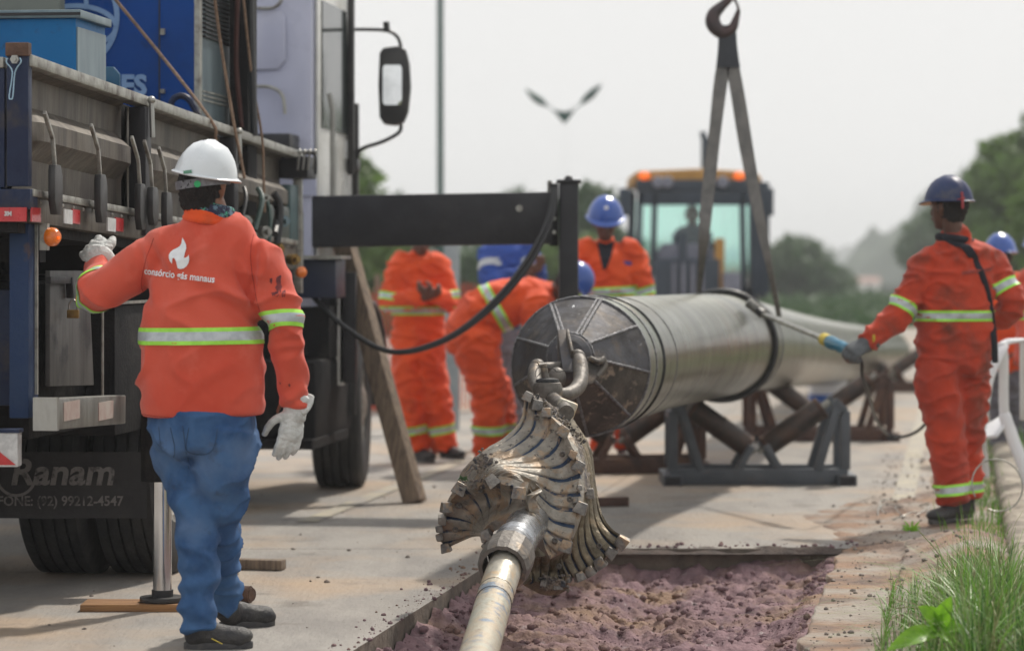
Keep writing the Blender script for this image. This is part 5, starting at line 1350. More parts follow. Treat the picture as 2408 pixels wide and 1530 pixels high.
# ------------------------------------------------------------------ roller stands
def cradle(cx, z, label, mf, mr, yaw=0.0, sc=1.0):
    root = thing('roller_stand', V(cx, z, 0), label, 'roller stand', 'roller stands under the pipe')
    def L(x, y, h): return V(cx + (x * math.cos(yaw) - y * math.sin(yaw)) * sc, z + (x * math.sin(yaw) + y * math.cos(yaw)) * sc, h * sc)
    X_ = V(math.cos(yaw), math.sin(yaw), 0); Y_ = V(-math.sin(yaw), math.cos(yaw), 0)
    def bar(name, a, c, wd, th, m=mf, bv=.005):
        b = MB(); b.bar(L(*a), L(*c), wd * sc, th * sc, side=Y_); b.build(name, m, root, bevel=bv)
    for y in (0, .40):
        bar('base_beam', (-.56, y, .055), (.56, y, .055), .06, .10)
        for s in (-1, 1):
            bar('upright', (s * .545, y, .1), (s * .545, y, .47), .06, .06)
            bar('top_bend', (s * .545, y, .46), (s * .47, y, .53), .06, .06)
            bar('brace', (s * .37, y, .09), (s * .49, y, .49), .065, .05)
            bar('centre_bracket', (s * .13, y, .1), (s * .045, y, .25), .05, .045)
    for s in (-1, 1):
        bar('skid', (s * .55, -.09, .035), (s * .55, .50, .035), .12, .07)
        b = MB(); b.box(L(s * .55, -.091, .033), (.095 * sc, .004, .05 * sc), (X_, Y_, UP)); b.build('skid_dark_plate', M_black, root)  # black plate painted as the dark inside of a hollow skid end
        bar('cross_tie', (s * .545, 0, .44), (s * .545, .40, .44), .05, .05)
        b = MB(); a = L(s * .05, .20, .225); c = L(s * .42, .20, .485); 
        b.tube([a, c], .072 * sc, 28); r_ = b.build('roller', mr, root, bevel=.006)
        for u in (.04, .5, .96):
            d = a.lerp(c, u); tt = (c - a).normalized(); b = MB(); b.lathe([(.0735 * sc, -.01), (.0755 * sc, 0), (.0735 * sc, .01)], d, tt, n=28); b.build('roller_band', M_rust if u != .5 else mr, r_)
        b = MB(); b.tube([a - (c - a).normalized() * .05, c + (c - a).normalized() * .06], .02 * sc, 10); b.build('roller_axle', M_rail, root)
    return root
cradle(at(1785, 18.0), 18.0, 'grey painted roller stand nearest the camera under the pipe', M_cgrey, M_roller)
cradle(at(1458, 18.95), 18.95, 'rusty roller stand half hidden behind the cutting head', M_rust, M_roller, .06)
cradle(at(1925, 22.6), 22.4, 'rusty roller stand farther along under the pipe, left of the lance worker', M_rust, M_roller, .04)
cradle(at(2100, 31), 31, 'farthest roller stand, dark, where the pipe ends', M_rust, M_roller, .0)

# small things beyond the pipe
c = G(1946, 945); root = thing('cool_box', c, 'white cool box with red lid and blue base on the road beyond the pipe', 'cool box')
b = MB(); b.box(c + V(0, 0, .17), (.36, .3, .18)); b.build('body', M_chair, root, bevel=.015)
b = MB(); b.box(c + V(0, 0, .28), (.37, .31, .05)); b.build('lid', M_red, root, bevel=.012)
b = MB(); b.box(c + V(0, 0, .045), (.36, .3, .08)); b.build('base', M_bluep, root, bevel=.01)
c = G(2392, 925); b = MB(); b.lathe([(.14, 0), (.17, .25), (.18, .26), (.18, .28), (.165, .28)], c, n=28); b.build('blue_tub', M_bluep, top=('deep blue plastic tub on the ground at the right edge', 'tub'), loc=c)
c = V(at(1800, 42), 42, 0)
root = thing('kerb_barrier', c, 'low grey barrier across the road beyond the roller stands', 'barrier')
b = MB(); b.box(c + V(0, 0, .2), (2.2, .25, .4)); b.build('barrier_block', mat('lilac_grey_block', (.26, .25, .30), None, 3, .8), root, bevel=.04)

# ------------------------------------------------------------------ backhoe
bz = 33.0
root = thing('backhoe_loader', G(1625, 900) * 0 + V(at(1630, bz), bz, 0), 'backhoe loader with glazed cab facing the camera behind the pipe', 'backhoe')
def BH_(px, py, dz=0): return P(px, py, bz + dz)
def bpart(name, b, m, bevel=0, smooth=None): return b.build(name, m, root, bevel=bevel, smooth=smooth)
b = MB(); b.prism([BH_(1484, 440), BH_(1487, 410), BH_(1500, 402), BH_(1640, 396), BH_(1770, 402), BH_(1790, 412), BH_(1796, 440)], V(0, 1.5, 0)); bpart('roof', b, M_hoey, .05)
b = MB(); b.bar(BH_(1495, 437, -.03), BH_(1785, 437, -.03), .1, .14, side=V(0, 1, 0)); bpart('roof_visor', b, M_hoe, .02)
for px in (1515, 1738):
    b = MB(); b.ball(BH_(px, 414, -.10), (.065, .05, .045)); b.build('beacon', M_lamp, root)
for px in (1548, 1570, 1700):
    b = MB(); b.lathe([(.06, 0), (.07, .05), (.05, .1)], BH_(px, 428, -.2), V(0, 1, 0), n=16); bpart('work_light', b, M_hoeg)
for xa, xb in (((1506, 445), (1500, 640)), ((1540, 455), (1535, 650)), ((1655, 455), (1655, 700)), ((1767, 445), (1772, 700)), ((1745, 455), (1750, 690))):
    b = MB(); b.bar(BH_(*xa), BH_(*xb), .065, .12); bpart('cab_pillar', b, M_hoe, .015)
for xa, xb in (((1487, 450), (1482, 640)), ((1795, 450), (1792, 700))):
    b = MB(); b.bar(BH_(*xa, 1.3), BH_(*xb, 1.3), .09, .09); bpart('cab_pillar', b, M_hoe, .015)
b = MB(); b.bar(BH_(1500, 462), BH_(1775, 462), .12, .20, side=V(0, 1, 0)); bpart('cab_header', b, M_hoe, .01)
b = MB(); b.prism([BH_(1510, 475, .1), BH_(1760, 475, .1), BH_(1765, 640, .1), BH_(1508, 640, .1)], V(0, .012, 0)); bpart('windscreen', b, M_tint)
b = MB(); b.prism([BH_(1490, 470, 1.4), BH_(1790, 470, 1.4), BH_(1790, 640, 1.4), BH_(1490, 640, 1.4)], V(0, .012, 0)); bpart('rear_window', b, M_tint)
b = MB(); b.box(BH_(1785, 560, .1), (.22, .3, 1.3)); bpart('side_panel', b, M_hoe, .02)
b = MB(); b.prism([BH_(1535, 700), BH_(1540, 600), BH_(1560, 572), BH_(1665, 572), BH_(1690, 610), BH_(1690, 700)], V(0, -1.2, 0) * 0 + V(0, .5, 0)); bpart('bonnet', b, M_hoeg, .05)
b = MB(); b.box(BH_(1615, 720, -.15), (.75, .25, 1.1)); bpart('grille', b, M_hoe, .03)
for k in range(4):
    b = MB(); b.box(BH_(1585 + 22 * k, 690, -.3), (.04, .04, .7)); bpart('grille_bar', b, M_hoeg)
b = MB(); b.bar(BH_(1692, 560, -.2), BH_(1690, 760, -.2), .11, .12); bpart('loader_arm', b, M_hoey, .02)
b = MB(); b.bar(BH_(1605, 550, -.25), BH_(1607, 760, -.25), .10, .12); bpart('loader_arm', b, M_hoe, .02)
b = MB(); b.bar(BH_(1720, 640, -.3), BH_(1722, 780, -.3), .2, .12); bpart('hydraulic_ram', b, M_hoeg, .02)
b = MB(); b.bar(BH_(1660, 400, 1.8), BH_(1660, 325, 1.8), .11, .2); b.bar(BH_(1664, 325, 1.8), BH_(1650, 330, 1.8), .1, .2, side=V(0, 1, 0)); bpart('boom_top', b, M_hoe, .02)
for px, w_ in ((1530, .4), (1745, .4)):
    c = V(at(px, bz), bz, .62); b = MB(); b.lathe([(.3, -.2), (.5, -.22), (.62, -.17), (.62, .17), (.5, .22), (.3, .2)], c + V(0, .6, 0), V(1, 0, 0), n=40, side=UP); bpart('tyre', b, M_rub)
b = MB(); b.box(BH_(1635, 1000 - 40, .2), (1.4, 1.6, .3)); bpart('axle_frame', b, M_hoe, .02)
b = MB(); b.prism([V(at(1540, bz), bz - 1.3, .15), V(at(1540, bz), bz - 1.3, .75), V(at(1730, bz), bz - 1.3, .75), V(at(1730, bz), bz - 1.3, .15)], V(0, .5, 0)); bpart('bucket', b, M_hoey, .03)
for sx in (-1, 1):
    b = MB(); cpx = 1637 + sx * 168; b.box(BH_(cpx, 475, -.1), (.14, .06, .32)); b.bar(BH_(cpx, 455, -.05), BH_(cpx - sx * 22, 440, .1), .03, .03); bpart('side_mirror', b, M_hoe, .015)

# ------------------------------------------------------------------ white plastic chair
chz = 16.7
root = thing('plastic_chair', V(at(2385, chz), chz, .1), 'white plastic garden chair behind the worker holding the lance', 'chair')
def CP(px, py, dz=0): return P(px, py, chz + dz)
def ct(name, pts, r, sy=1): 
    b = MB(); b.loft([(CP(*p_), r, r * .55) for p_ in pts], side=V(1, 0, 0), n=12, k=5); b.build(name, M_chair, root)
ct('arm', [(2362, 812, 0), (2350, 835, -.05), (2328, 885, -.1), (2318, 940, -.12), (2308, 1000, -.1), (2300, 1035, 0)], .028)
ct('back_post', [(2355, 808, .0), (2360, 850, 0), (2360, 930, 0), (2362, 985, 0)], .03)
ct('leg', [(2362, 975, 0), (2385, 1040, -.05), (2405, 1090, -.1), (2425, 1150, -.15)], .038)
ct('leg', [(2310, 1020, .1), (2312, 1060, .12), (2318, 1120, .15)], .025)
b = MB(); b.prism([CP(2300, 1035, 0), CP(2318, 1008, .1), CP(2350, 985, .25), CP(2368, 978, .3), CP(2374, 992, 0), CP(2345, 1030, -.1)], V(0, 0, .02)); b.build('seat', M_chair, root, bevel=.006)
ct('back_rail', [(2355, 812, 0), (2375, 802, .03), (2420, 800, .05), (2460, 806, .05)], .024)
for k in range(3): ct('back_slat', [(2405 + 22 * k, 806, .04), (2406 + 22 * k, 985, .2)], .020)

# ------------------------------------------------------------------ grass and weed
GREEN = []
def blades(name, n, fpos, hmin, hmax, wmin, wmax, m, seed, lean=.5, label=None):
    rnd = random.Random(seed); vs = []; fs = []
    for k in range(n):
        p, hs = fpos(rnd); h = rnd.uniform(hmin, hmax) * hs; wd = rnd.uniform(wmin, wmax)
        a = rnd.uniform(0, 6.283); ln = abs(rnd.gauss(0, lean)); d = V(math.cos(a), math.sin(a), 0); s = V(-d.y, d.x, 0)
        s = (s + V(rnd.uniform(-.5, .5), rnd.uniform(-.5, .5), 0)).normalized(); i0 = len(vs); N = 5
        for i in range(N + 1):
            t = i / N; q = p + d * (ln * h * t ** 1.8) + UP * (h * t * (1 - .28 * ln * t ** 2)) ; ww = wd * (1 - t ** 1.6) * .5 + .0004
            vs += [q - s * ww, q + s * ww]
        for i in range(N): j = i0 + 2 * i; fs.append((j, j + 1, j + 3, j + 2))
    b = MB(); b.add(vs, fs); o = b.build(name, m, kind='stuff', smooth=180, fix=False)
    return o
def clump(rnd):
    if rnd.random() < .8:
        g = rnd.gauss(1.64, .13); z = rnd.uniform(9.2, 11.6)
        if noise.noise(V(g * 9, z * 5, 0)) < -.12: g += .1
    else:
        g = rnd.gauss(1.50, .20); z = rnd.uniform(9.0, 11.9)
    g = max(1.30, min(2.3, g))
    hs = .45 + .75 * math.exp(-((g - 1.68) / .16) ** 2) * min(1, max(.3, (12.0 - z) / 1.2))
    p = RD(g, z); p.z = .03
    return p, hs
def kerbgrass(rnd):
    g = rnd.gauss(1.73, .11); z = 11.4 + 14 * rnd.random() ** 1.4; p = RD(g, z); p.z = .02; return p, (.3 + .7 * rnd.random())
def vergegrass(rnd):
    z = rnd.uniform(9, 34); g = 1.98 + abs(rnd.gauss(0, .8)); p = RD(g, z); p.z = .1; return p, .8
blades('grass', 1150, clump, .12, .42, .003, .0085, M_grass, 1, 1.0)
blades('grass', 260, clump, .08, .3, .002, .004, mat('dead_stems', (.22, .16, .09), None, 9, .8), 12, 1.2)
blades('grass', 500, clump, .10, .36, .004, .010, mat('dark_grass_blade', (.04, .12, .02), (.06, .16, .03), 6, .5, transl=.3), 13, .9)
blades('grass', 700, clump, .08, .40, .002, .006, mat('pale_grass_blade', (.16, .27, .07), (.22, .30, .12), 6, .4), 11, .9)
blades('grass', 520, clump, .2, .46, .0015, .003, M_grass2, 2, .8)
blades('grass', 1500, kerbgrass, .04, .20, .003, .007, M_grass, 3, .6)
blades('grass', 5200, vergegrass, .06, .25, .003, .009, M_grass, 4, .5)
# seed stalks
b = MB(); rnd = random.Random(21)
for (x0, y0, x1, y1, zz0) in ((2290, 1440, 2160, 1248, 10.6), (2260, 1500, 2105, 1410, 10.2), (2330, 1420, 2328, 1300, 10.4), (2215, 1500, 2205, 1312, 10.3), (2345, 1480, 2316, 1283, 10.3), (2280, 1460, 2075, 1436, 10.2)):
    p0, p1 = P(x0, y0, zz0), P(x1, y1, zz0 - .1); pts = [p0.lerp(p1, t) + UP * (.03 * math.sin(t * 3.1)) for t in np.linspace(0, 1, 8)]
    b.tube(pts, [.0022 - .0012 * i / 7 for i in range(8)], 5)
    for k in range(26):
        t = .6 + .4 * k / 26; c = p0.lerp(p1, t) + UP * (.03 * math.sin(t * 3.1)); clod(b, c + V(rnd.uniform(-.003, .003), 0, rnd.uniform(-.003, .003)), .0028, rnd, 4, 2)
b.build('seed_stalks', M_grass2, kind='stuff', smooth=180, fix=False)
wz = 9.45; wb = P(2200, 1560, wz)
root = thing('weed_plant', wb, 'broad leaved bright green weed in front of the grass clump', 'weed')
b = MB(); b.tube([wb + V(0, 0, -.12), wb, P(2203, 1500, wz), P(2205, 1450, wz)], .004, 8, smooth=3); b.build('stem', M_grass, root)
def leaf(base, tip, wd, curl, nrm=V(0, -.8, .6)):
    b = MB(); d = tip - base; L = d.length; t = d.normalized(); s = t.cross(nrm).normalized(); nn = s.cross(t); vs = []; fs = []; N = 12
    for i in range(N + 1):
        u = i / N; w_ = wd * math.sin(math.pi * u ** .8) ** .8 if 0 < u < 1 else .0006
        c = base + t * (L * u) + nn * (curl * math.sin(math.pi * u) * L)
        vs += [c - s * w_ + nn * w_ * .25, c - s * w_ * .5 + nn * w_ * .05, c, c + s * w_ * .5 + nn * w_ * .05, c + s * w_ + nn * w_ * .25]
    for i in range(N):
        for j in range(4): a = i * 5 + j; fs.append((a, a + 1, a + 6, a + 5))
    b.add(vs, fs); b.build('leaf', M_leafw, root, smooth=180, fix=False)
cw_ = P(2205, 1478, wz)
leaf(cw_, P(2158, 1425, wz - .06), .038, .12); leaf(cw_, P(2238, 1400, wz - .06), .030, .1); leaf(cw_ - UP * .01, P(2085, 1530, wz - .10), .034, .15)
leaf(cw_, P(2266, 1478, wz - .06), .032, .1); leaf(cw_ - UP * .01, P(2150, 1505, wz - .08), .026, .1); leaf(cw_ - UP * .01, P(2250, 1515, wz - .08), .02, .1); leaf(cw_, P(2215, 1440, wz - .06), .018, .1)
wz = 10.6
root = thing('small_weed', RD(1.32, 14.6, 0), 'tiny leafy weed sprouting on the orange dirt by the far trench corner', 'weed')
for k in range(16):
    a = k * 2.4; leaf(RD(1.32, 14.6, .01), RD(1.32, 14.6, .03) + V(math.cos(a) * .05, math.sin(a) * .05, .01 + .02 * (k % 3)), .007, .2)
# loops of pale wire near the lance worker
root = thing('wire_coil', G(2130, 1210), 'loose loops of pale wire on the dirt in front of the lance worker', 'wire')
b = MB()
for k, (cx__, cy__, rx, ry) in enumerate(((2110, 1212, 46, 14), (2128, 1200, 60, 20), (2145, 1208, 40, 15))):
    g0 = [G(cx__ + rx * math.cos(a), cy__ + ry * math.sin(a)) + V(0, 0, .02 + .02 * math.sin(a * 2 + k)) for a in np.linspace(0, 6.0, 30)]
    b.tube(g0, .0035, 6)
b.build('wire_loops', M_rail, root)
root = thing('wire_loop', G(2330, 1190), 'upright hoop of pale wire beside the boots of the lance worker', 'wire')
b = MB(); c = P(2345, 1140, 14.6); b.tube([c + V(.13 * math.cos(a), .05 * math.sin(a), .13 * math.sin(a)) for a in np.linspace(-2.0, 3.6, 26)], .004, 6); b.build('wire_hoop', M_rail, root)

# ------------------------------------------------------------------ people
def lerp(a, b, t): return a + (b - a) * t
def hand_mb(b, wrist, d, pn, thumb_side, curl=.4, sc=1.0, spread=.0, fat=1.0, thumb=1.0):
    """d: direction of fingers; pn: palm normal (fingers curl toward it); thumb_side: unit vector"""
    d = d.normalized(); pn = (pn - d * pn.dot(d)).normalized(); ts = (thumb_side - d * thumb_side.dot(d) - pn * thumb_side.dot(pn)).normalized()
    k = sc
    b.loft([(wrist - d * .02 * k, .029 * k, .021 * k), (wrist + d * .03 * k, .036 * k * fat, .020 * k * fat), (wrist + d * .075 * k, .043 * k * fat, .017 * k * fat), (wrist + d * .092 * k, .040 * k * fat, .014 * k * fat)], side=ts, n=20)
    for i, (o, L) in enumerate(((.030, .072), (.010, .082), (-.011, .076), (-.031, .060))):
        root = wrist + d * (.082 * k) + ts * (o * k * fat); cur = d + ts * (o * spread * 8); p = root; pts = [(p, .0105 * k * fat, .0105 * k * fat)]
        ang = 0
        for s_, q in enumerate((.45, .32, .25)):
            ang += curl * (.5, .9, .7)[s_] * (1 + .12 * i)
            v = (cur.normalized() * math.cos(ang) + pn * math.sin(ang)); p = p + v * (L * q * k); r_ = (.0102, .0094, .0080)[s_] * k * fat; pts.append((p, r_, r_))
        b.loft(pts, side=ts, n=12, k=3)
    p = wrist + d * (.022 * k) + ts * (.026 * k); p1 = p + (ts * .75 * thumb + d * .65 + pn * .3).normalized() * (.038 * k); p2 = p1 + (ts * .35 * thumb + d * .85 + pn * .4).normalized() * (.032 * k); p3 = p2 + (ts * .1 + d * .9 + pn * .45).normalized() * (.026 * k)
    b.loft([(p, .016 * k * fat, .015 * k * fat), (p1, .0135 * k * fat, .0125 * k * fat), (p2, .0115 * k * fat, .011 * k * fat), (p3, .009 * k * fat, .009 * k * fat)], side=pn, n=12, k=3)

def head_mb(b, c, f, up, sc=1.0):
    f = f.normalized(); up = (up - f * up.dot(f)).normalized(); s = f.cross(up).normalized(); ax = (s, f, up); k = sc
    b.ball(c + up * .025 * k - f * .008 * k, (.078 * k, .097 * k, .098 * k), ax, n=24, m=16)
    b.loft([(c + up * .02 * k + f * .035 * k, .064 * k, .055 * k), (c - up * .045 * k + f * .045 * k, .055 * k, .045 * k), (c - up * .092 * k + f * .055 * k, .034 * k, .030 * k)], side=s, n=20)
    b.loft([(c + up * .022 * k + f * .090 * k, .007 * k, .006 * k), (c - up * .014 * k + f * .106 * k, .011 * k, .012 * k), (c - up * .026 * k + f * .102 * k, .017 * k, .010 * k)], side=s, n=12)
    b.loft([(c - up * .052 * k + f * .094 * k - s * .022 * k, .007 * k, .007 * k), (c - up * .050 * k + f * .100 * k, .010 * k, .009 * k), (c - up * .052 * k + f * .094 * k + s * .022 * k, .007 * k, .007 * k)], side=up, n=12)
    b.loft([(c + up * .044 * k + f * .082 * k - s * .045 * k, .009 * k, .009 * k), (c + up * .046 * k + f * .09 * k, .009 * k, .009 * k), (c + up * .044 * k + f * .082 * k + s * .045 * k, .009 * k, .009 * k)], side=up, n=10)
    for q in (-1, 1):
        b.loft([(c + s * q * .080 * k + up * .030 * k - f * .012 * k, .007 * k, .018 * k), (c + s * q * .084 * k + up * .005 * k - f * .006 * k, .008 * k, .016 * k), (c + s * q * .079 * k - up * .025 * k, .006 * k, .009 * k)], side=s, n=12)
    return ax
def helmet(c, f, up, m, root, sc=1.0, label=None, inner=M_cream):
    f = f.normalized(); up = (up - f * up.dot(f)).normalized(); s = f.cross(up).normalized()
    N = 56; prof_ = [(0, 1.0), (.18, .985), (.36, .93), (.54, .83), (.70, .68), (.83, .50), (.92, .30), (.97, .12), (.985, .04), (1.0, .03), (1.03, .0)]
    rx, ry, rz = .120 * sc, .140 * sc, .138 * sc; vs = []; fs = []
    c0 = c - up * .012 * sc
    for (q, h) in prof_:
        for j in range(N):
            th = 2 * math.pi * j / N; sn = math.sin(th); cs = math.cos(th)     # th=90deg is front
            br = 1.0
            if q > 1.0: br = 1.02 + (.17 * max(0, sn) ** 1.5) + .03 * (1 - max(0, sn))
            elif q > .99: br = 1.0 + .02
            rid = 0
            if 0 < h < 1 and h > .25:
                for a0, wd, am in ((math.pi / 2, .14, .0),):
                    pass
                rr_ = q * rx
                xoff = abs(q * rx * cs)
                rid = .0055 * math.exp(-((xoff) / .010) ** 2) * (1 if h < .995 else 0) + .0035 * math.exp(-((xoff - .045) / .007) ** 2)
            hh = h * rz + rid - (.018 * sc * max(0, sn) ** 2 if q > 1.0 else 0)
            vs.append(c0 + s * (q * br * rx * cs) + f * (q * br * ry * sn) + up * hh)
    K = len(prof_)
    for i in range(1, K - 1):
        for j in range(N): fs.append((i * N + j, i * N + (j + 1) % N, (i + 1) * N + (j + 1) % N, (i + 1) * N + j))
    top_i = len(vs); vs.append(c0 + up * (rz + .004))
    for j in range(N): fs.append((top_i, N + (j + 1) % N, N + j))
    b = MB(); b.add(vs, fs, 0)
    k = len(vs); vi = [v + (c0 - up * .0 - v) * .02 - up * .004 for v in vs]; b.add(vi, [tuple(reversed(f_)) for f_ in fs], 1)
    e = (K - 1) * N
    b.add(vs[e:e + N] + vi[e:e + N], [(j, (j + 1) % N, N + (j + 1) % N, N + j) for j in range(N)], 0)
    return b.build('helmet', [m, inner], root, smooth=50, label=label)
def band(name, me_bvh, c, axis, root, wd=.07, n=56, a0=0, a1=2 * math.pi, side=V(1, 0, 0), off=.004, rmax=.5, bands=3, mats=None, wob=0):
    s, o = frame(axis, side); t = axis.normalized(); rows = [-.5, -.26, 0, .26, .5]; vs = []; fs = []; mi = []
    last = .1; full = (a1 - a0) > 6.2
    cnt = n if full else n + 1
    for j in range(cnt):
        th = a0 + (a1 - a0) * j / n; d = s * math.cos(th) + o * math.sin(th)
        for r_ in rows:
            org = c + t * (r_ * wd + wob * math.sin(th * 2))
            hit = me_bvh.ray_cast(org, d, rmax)
            if hit[0] is not None: last = (hit[0] - org).length
            vs.append(org + d * (last + off))
    for j in range(n):
        j2 = (j + 1) % cnt
        for k in range(4):
            fs.append((j * 5 + k, j2 * 5 + k, j2 * 5 + k + 1, j * 5 + k + 1)); mi.append(0 if k in (0, 3) else 1)
    b = MB(); b.add(vs, fs); b.m = mi
    return b.build(name, mats or [M_lime, M_silver_tape], root, smooth=180, fix=False)
def boot(heel, toe, ank, root, m=M_boot):
    d = (toe - heel); L = d.length; d.normalize(); up = UP; s = d.cross(up).normalized()
    b = MB()
    b.loft([(heel + up * .045 + d * .03, .036, .042), (heel + d * L * .3 + up * .055, .038, .05), (heel + d * L * .55 + up * .045, .044, .042), (heel + d * L * .8 + up * .040, .049, .038), (toe + up * .036 - d * .045, .042, .034)], side=s, n=24)
    b.loft([(ank + up * .06, .05, .056), (ank, .046, .052), (heel + d * .07 + up * .05, .040, .05)], side=s, n=20)
    me = fuse(b, .007, 3); puton('boot', me, m, root)
    o = [x for x in root.children if x.name.startswith('boot')][-1]
    poly = []
    for k in range(24):
        a = 2 * math.pi * k / 24; u = (math.cos(a) + 1) / 2; sg = math.copysign(abs(math.sin(a)) ** .7, math.sin(a)); w_ = .040 * sg * (.86 + .2 * u)
        poly.append(heel + d * (L * (.02 + .93 * u)) + s * w_)
    b = MB(); b.prism(poly, up * .026); b.build('sole', M_sole, o, bevel=.006)
    return o

def person(label, z0, J, skin=M_skin, cl=M_orange, cl2=None, helm=None, facing=V(0, 1, 0), headup=UP, tw=(.155, .115), voxel=.011, gloves=None, stripes=(), look=None, body_side=V(1, 0, 0), legr=(.095, .07, .06), armr=(.066, .056, .045), handcfg=None, seed=0, name='person', boots=True, nodes=None, amp=.011, hair=True, headsc=1.0):
    """J joint -> (px, py, dz); cl suit, cl2 trousers if different"""
    j = {k: P(v[0], v[1], z0 + (v[2] if len(v) > 2 else 0)) for k, v in J.items()}
    base = V(j['pelvis'].x, z0, 0); root = thing(name, base, label, 'person', None)
    look = look or facing
    # body under the clothes: one skin
    b = MB(); s = body_side
    ax = head_mb(b, j['head'], look, headup, headsc)
    b.loft([(j['head'] - headup * .03 - look.normalized() * .015, .052, .056), (j['neck'], .054, .056), (j['neck'] - headup * .05, .07, .06)], side=s, n=20)
    b.loft([(j['neck'] - headup * .05, .1, .07), (lerp(j['neck'], j['pelvis'], .35), .13, .09), (lerp(j['neck'], j['pelvis'], .7), .115, .08), (j['pelvis'], .13, .09)], side=s, n=20)
    for q in 'LR':
        b.loft([(j['sh' + q], .045, .045), (j['el' + q], .036, .036), (j['wr' + q], .025, .025)], side=s, n=12)
        b.loft([(j['hip' + q], .08, .08), (j['kn' + q], .05, .05), (j['an' + q], .035, .035)], side=s, n=12)
        hc = (handcfg or {}).get(q, {})
        d = hc.get('d', j['wr' + q] - j['el' + q]); 
        hand_mb(b, j['wr' + q], d, hc.get('pn', facing * -1 if q == 'L' else facing * -1), hc.get('ts', V(1 if q == 'L' else -1, 0, 0)), hc.get('curl', .5), hc.get('sc', 1.0))
    me = fuse(b, .0075, 2); puton('body', me, skin, root)
    f = look.normalized(); up_ = (headup - f * headup.dot(f)).normalized(); sd_ = f.cross(up_)
    if hair:
        b = MB(); b.ball(j['head'] + up_ * .030 - f * .018, (.084 * headsc, .097 * headsc, .100 * headsc), (sd_, f, up_), n=28, m=18)
        b.loft([(j['head'] + up_ * .01 - f * .045, .072, .05), (j['head'] - up_ * .055 - f * .045, .060, .035)], side=sd_, n=20)
        # cut away the face
        vs2 = b.v; me = fuse(b, .008, 1, cloth(.003, 40, 40, 40))
        bm = bmesh.new(); bm.from_mesh(me)
        cut = [v for v in bm.verts if (v.co - j['head']).dot(f) > .030 - .35 * min(0, (v.co - j['head']).dot(up_) - .05)* 0 and (v.co - j['head']).dot(up_) < .075]
        bmesh.ops.delete(bm, geom=cut, context='VERTS'); bm.to_mesh(me); bm.free(); puton('hair', me, M_hair, root)
    for q in (-1, 1):
        b = MB(); b.ball(j['head'] + f * .086 * headsc + sd_ * q * .031 * headsc + up_ * .018 * headsc, .0115, n=12, m=8); ey = b.build('eye', M_eye, root)
        b = MB(); b.ball(j['head'] + f * .0955 * headsc + sd_ * q * .031 * headsc + up_ * .018 * headsc, (.005, .005, .005), n=10, m=6); b.build('iris', M_black, ey)
    # suit
    b = MB()
    tn = nodes(j) if nodes else None
    if tn is None:
        nk, pv = j['neck'], j['pelvis']; a_, c_ = tw
        tn = [(nk - headup * .005, .072, .068), (lerp(nk, pv, .08), .115, .08), (lerp(nk, pv, .18), a_, c_ * .88), (lerp(nk, pv, .40), a_ * 1.03, c_), (lerp(nk, pv, .66), a_ * .96, c_ * 1.0), (lerp(nk, pv, .88), a_ * 1.02, c_ * 1.05), (pv, a_ * 1.02, c_ * 1.05)]
    b.loft(tn, side=s, n=32, k=4, p=2.25)
    for q in 'LR':
        sh = j['sh' + q]; inn = lerp(sh, j['neck'], .35)
        b.loft([(inn, armr[0] * 1.05, armr[0] * 1.05), (sh, armr[0] * 1.12, armr[0] * 1.12), (lerp(sh, j['el' + q], .5), armr[0] * 1.02, armr[0] * 1.02), (j['el' + q], armr[1] * 1.08, armr[1] * 1.08), (lerp(j['el' + q], j['wr' + q], .55), armr[1], armr[1]), (lerp(j['el' + q], j['wr' + q], .93), armr[2], armr[2])], side=s, n=22, round_=.3)
    def legs(bb):
        for q in 'LR':
            bb.loft([(lerp(j['hip' + q], j['pelvis'], .25) + UP * .04, legr[0] * 1.05, legr[0] * 1.15), (j['hip' + q] - UP * .06, legr[0] * 1.05, legr[0] * 1.1), (lerp(j['hip' + q], j['kn' + q], .6), legr[0] * .92, legr[0] * .95), (j['kn' + q], legr[1] * 1.02, legr[1] * 1.05), (lerp(j['kn' + q], j['an' + q], .5), legr[1] * .95, legr[1]), (j['an' + q] + UP * .02, legr[2] * 1.05, legr[2] * 1.15)], side=s, n=26, round_=.2)
    if cl2 is None:
        legs(b)
    me = fuse(b, voxel, 4, cloth(amp, 7, 7, 15, seed)); bv = bvh_of(me); puton('coverall' if cl2 is None else 'jacket', me, cl, root)
    bv2 = bv
    if cl2 is not None:
        b2 = MB(); legs(b2); me = fuse(b2, voxel, 4, cloth(amp, 6, 6, 16, seed + 3)); bv2 = bvh_of(me); puton('trousers', me, cl2, root)
    for st in stripes:
        kind, q = st[0], st[1]
        if kind == 'waist':
            c = lerp(j['neck'], j['pelvis'], q); band('reflective_stripe', bv, c, (j['neck'] - j['pelvis']), root, .065, side=s)
        elif kind == 'arm':
            for w_ in st[2]:
                A, B = (j['sh' + w_], j['el' + w_]) if q < 1 else (j['el' + w_], j['wr' + w_]); u = q if q < 1 else q - 1
                band('reflective_stripe', bv, lerp(A, B, u), B - A, root, .06, rmax=.11, side=s)
        elif kind == 'leg':
            for w_ in 'LR': band('reflective_stripe', bv2, lerp(j['kn' + w_], j['an' + w_], q), j['kn' + w_] - j['an' + w_], root, .06, rmax=.15, side=s)
    if boots:
        for w_ in 'LR':
            t = j['toe' + w_]; a = j['an' + w_]; dd = V(t.x - a.x, t.y - a.y, 0).normalized(); heel = V(a.x, a.y, t.z) - dd * .06
            boot(heel, heel + dd * .275, a, root)
    if helm: helmet(j['head'] + up_ * .055 * headsc, f, up_, helm, root, headsc)
    return root, j, bv, bv2

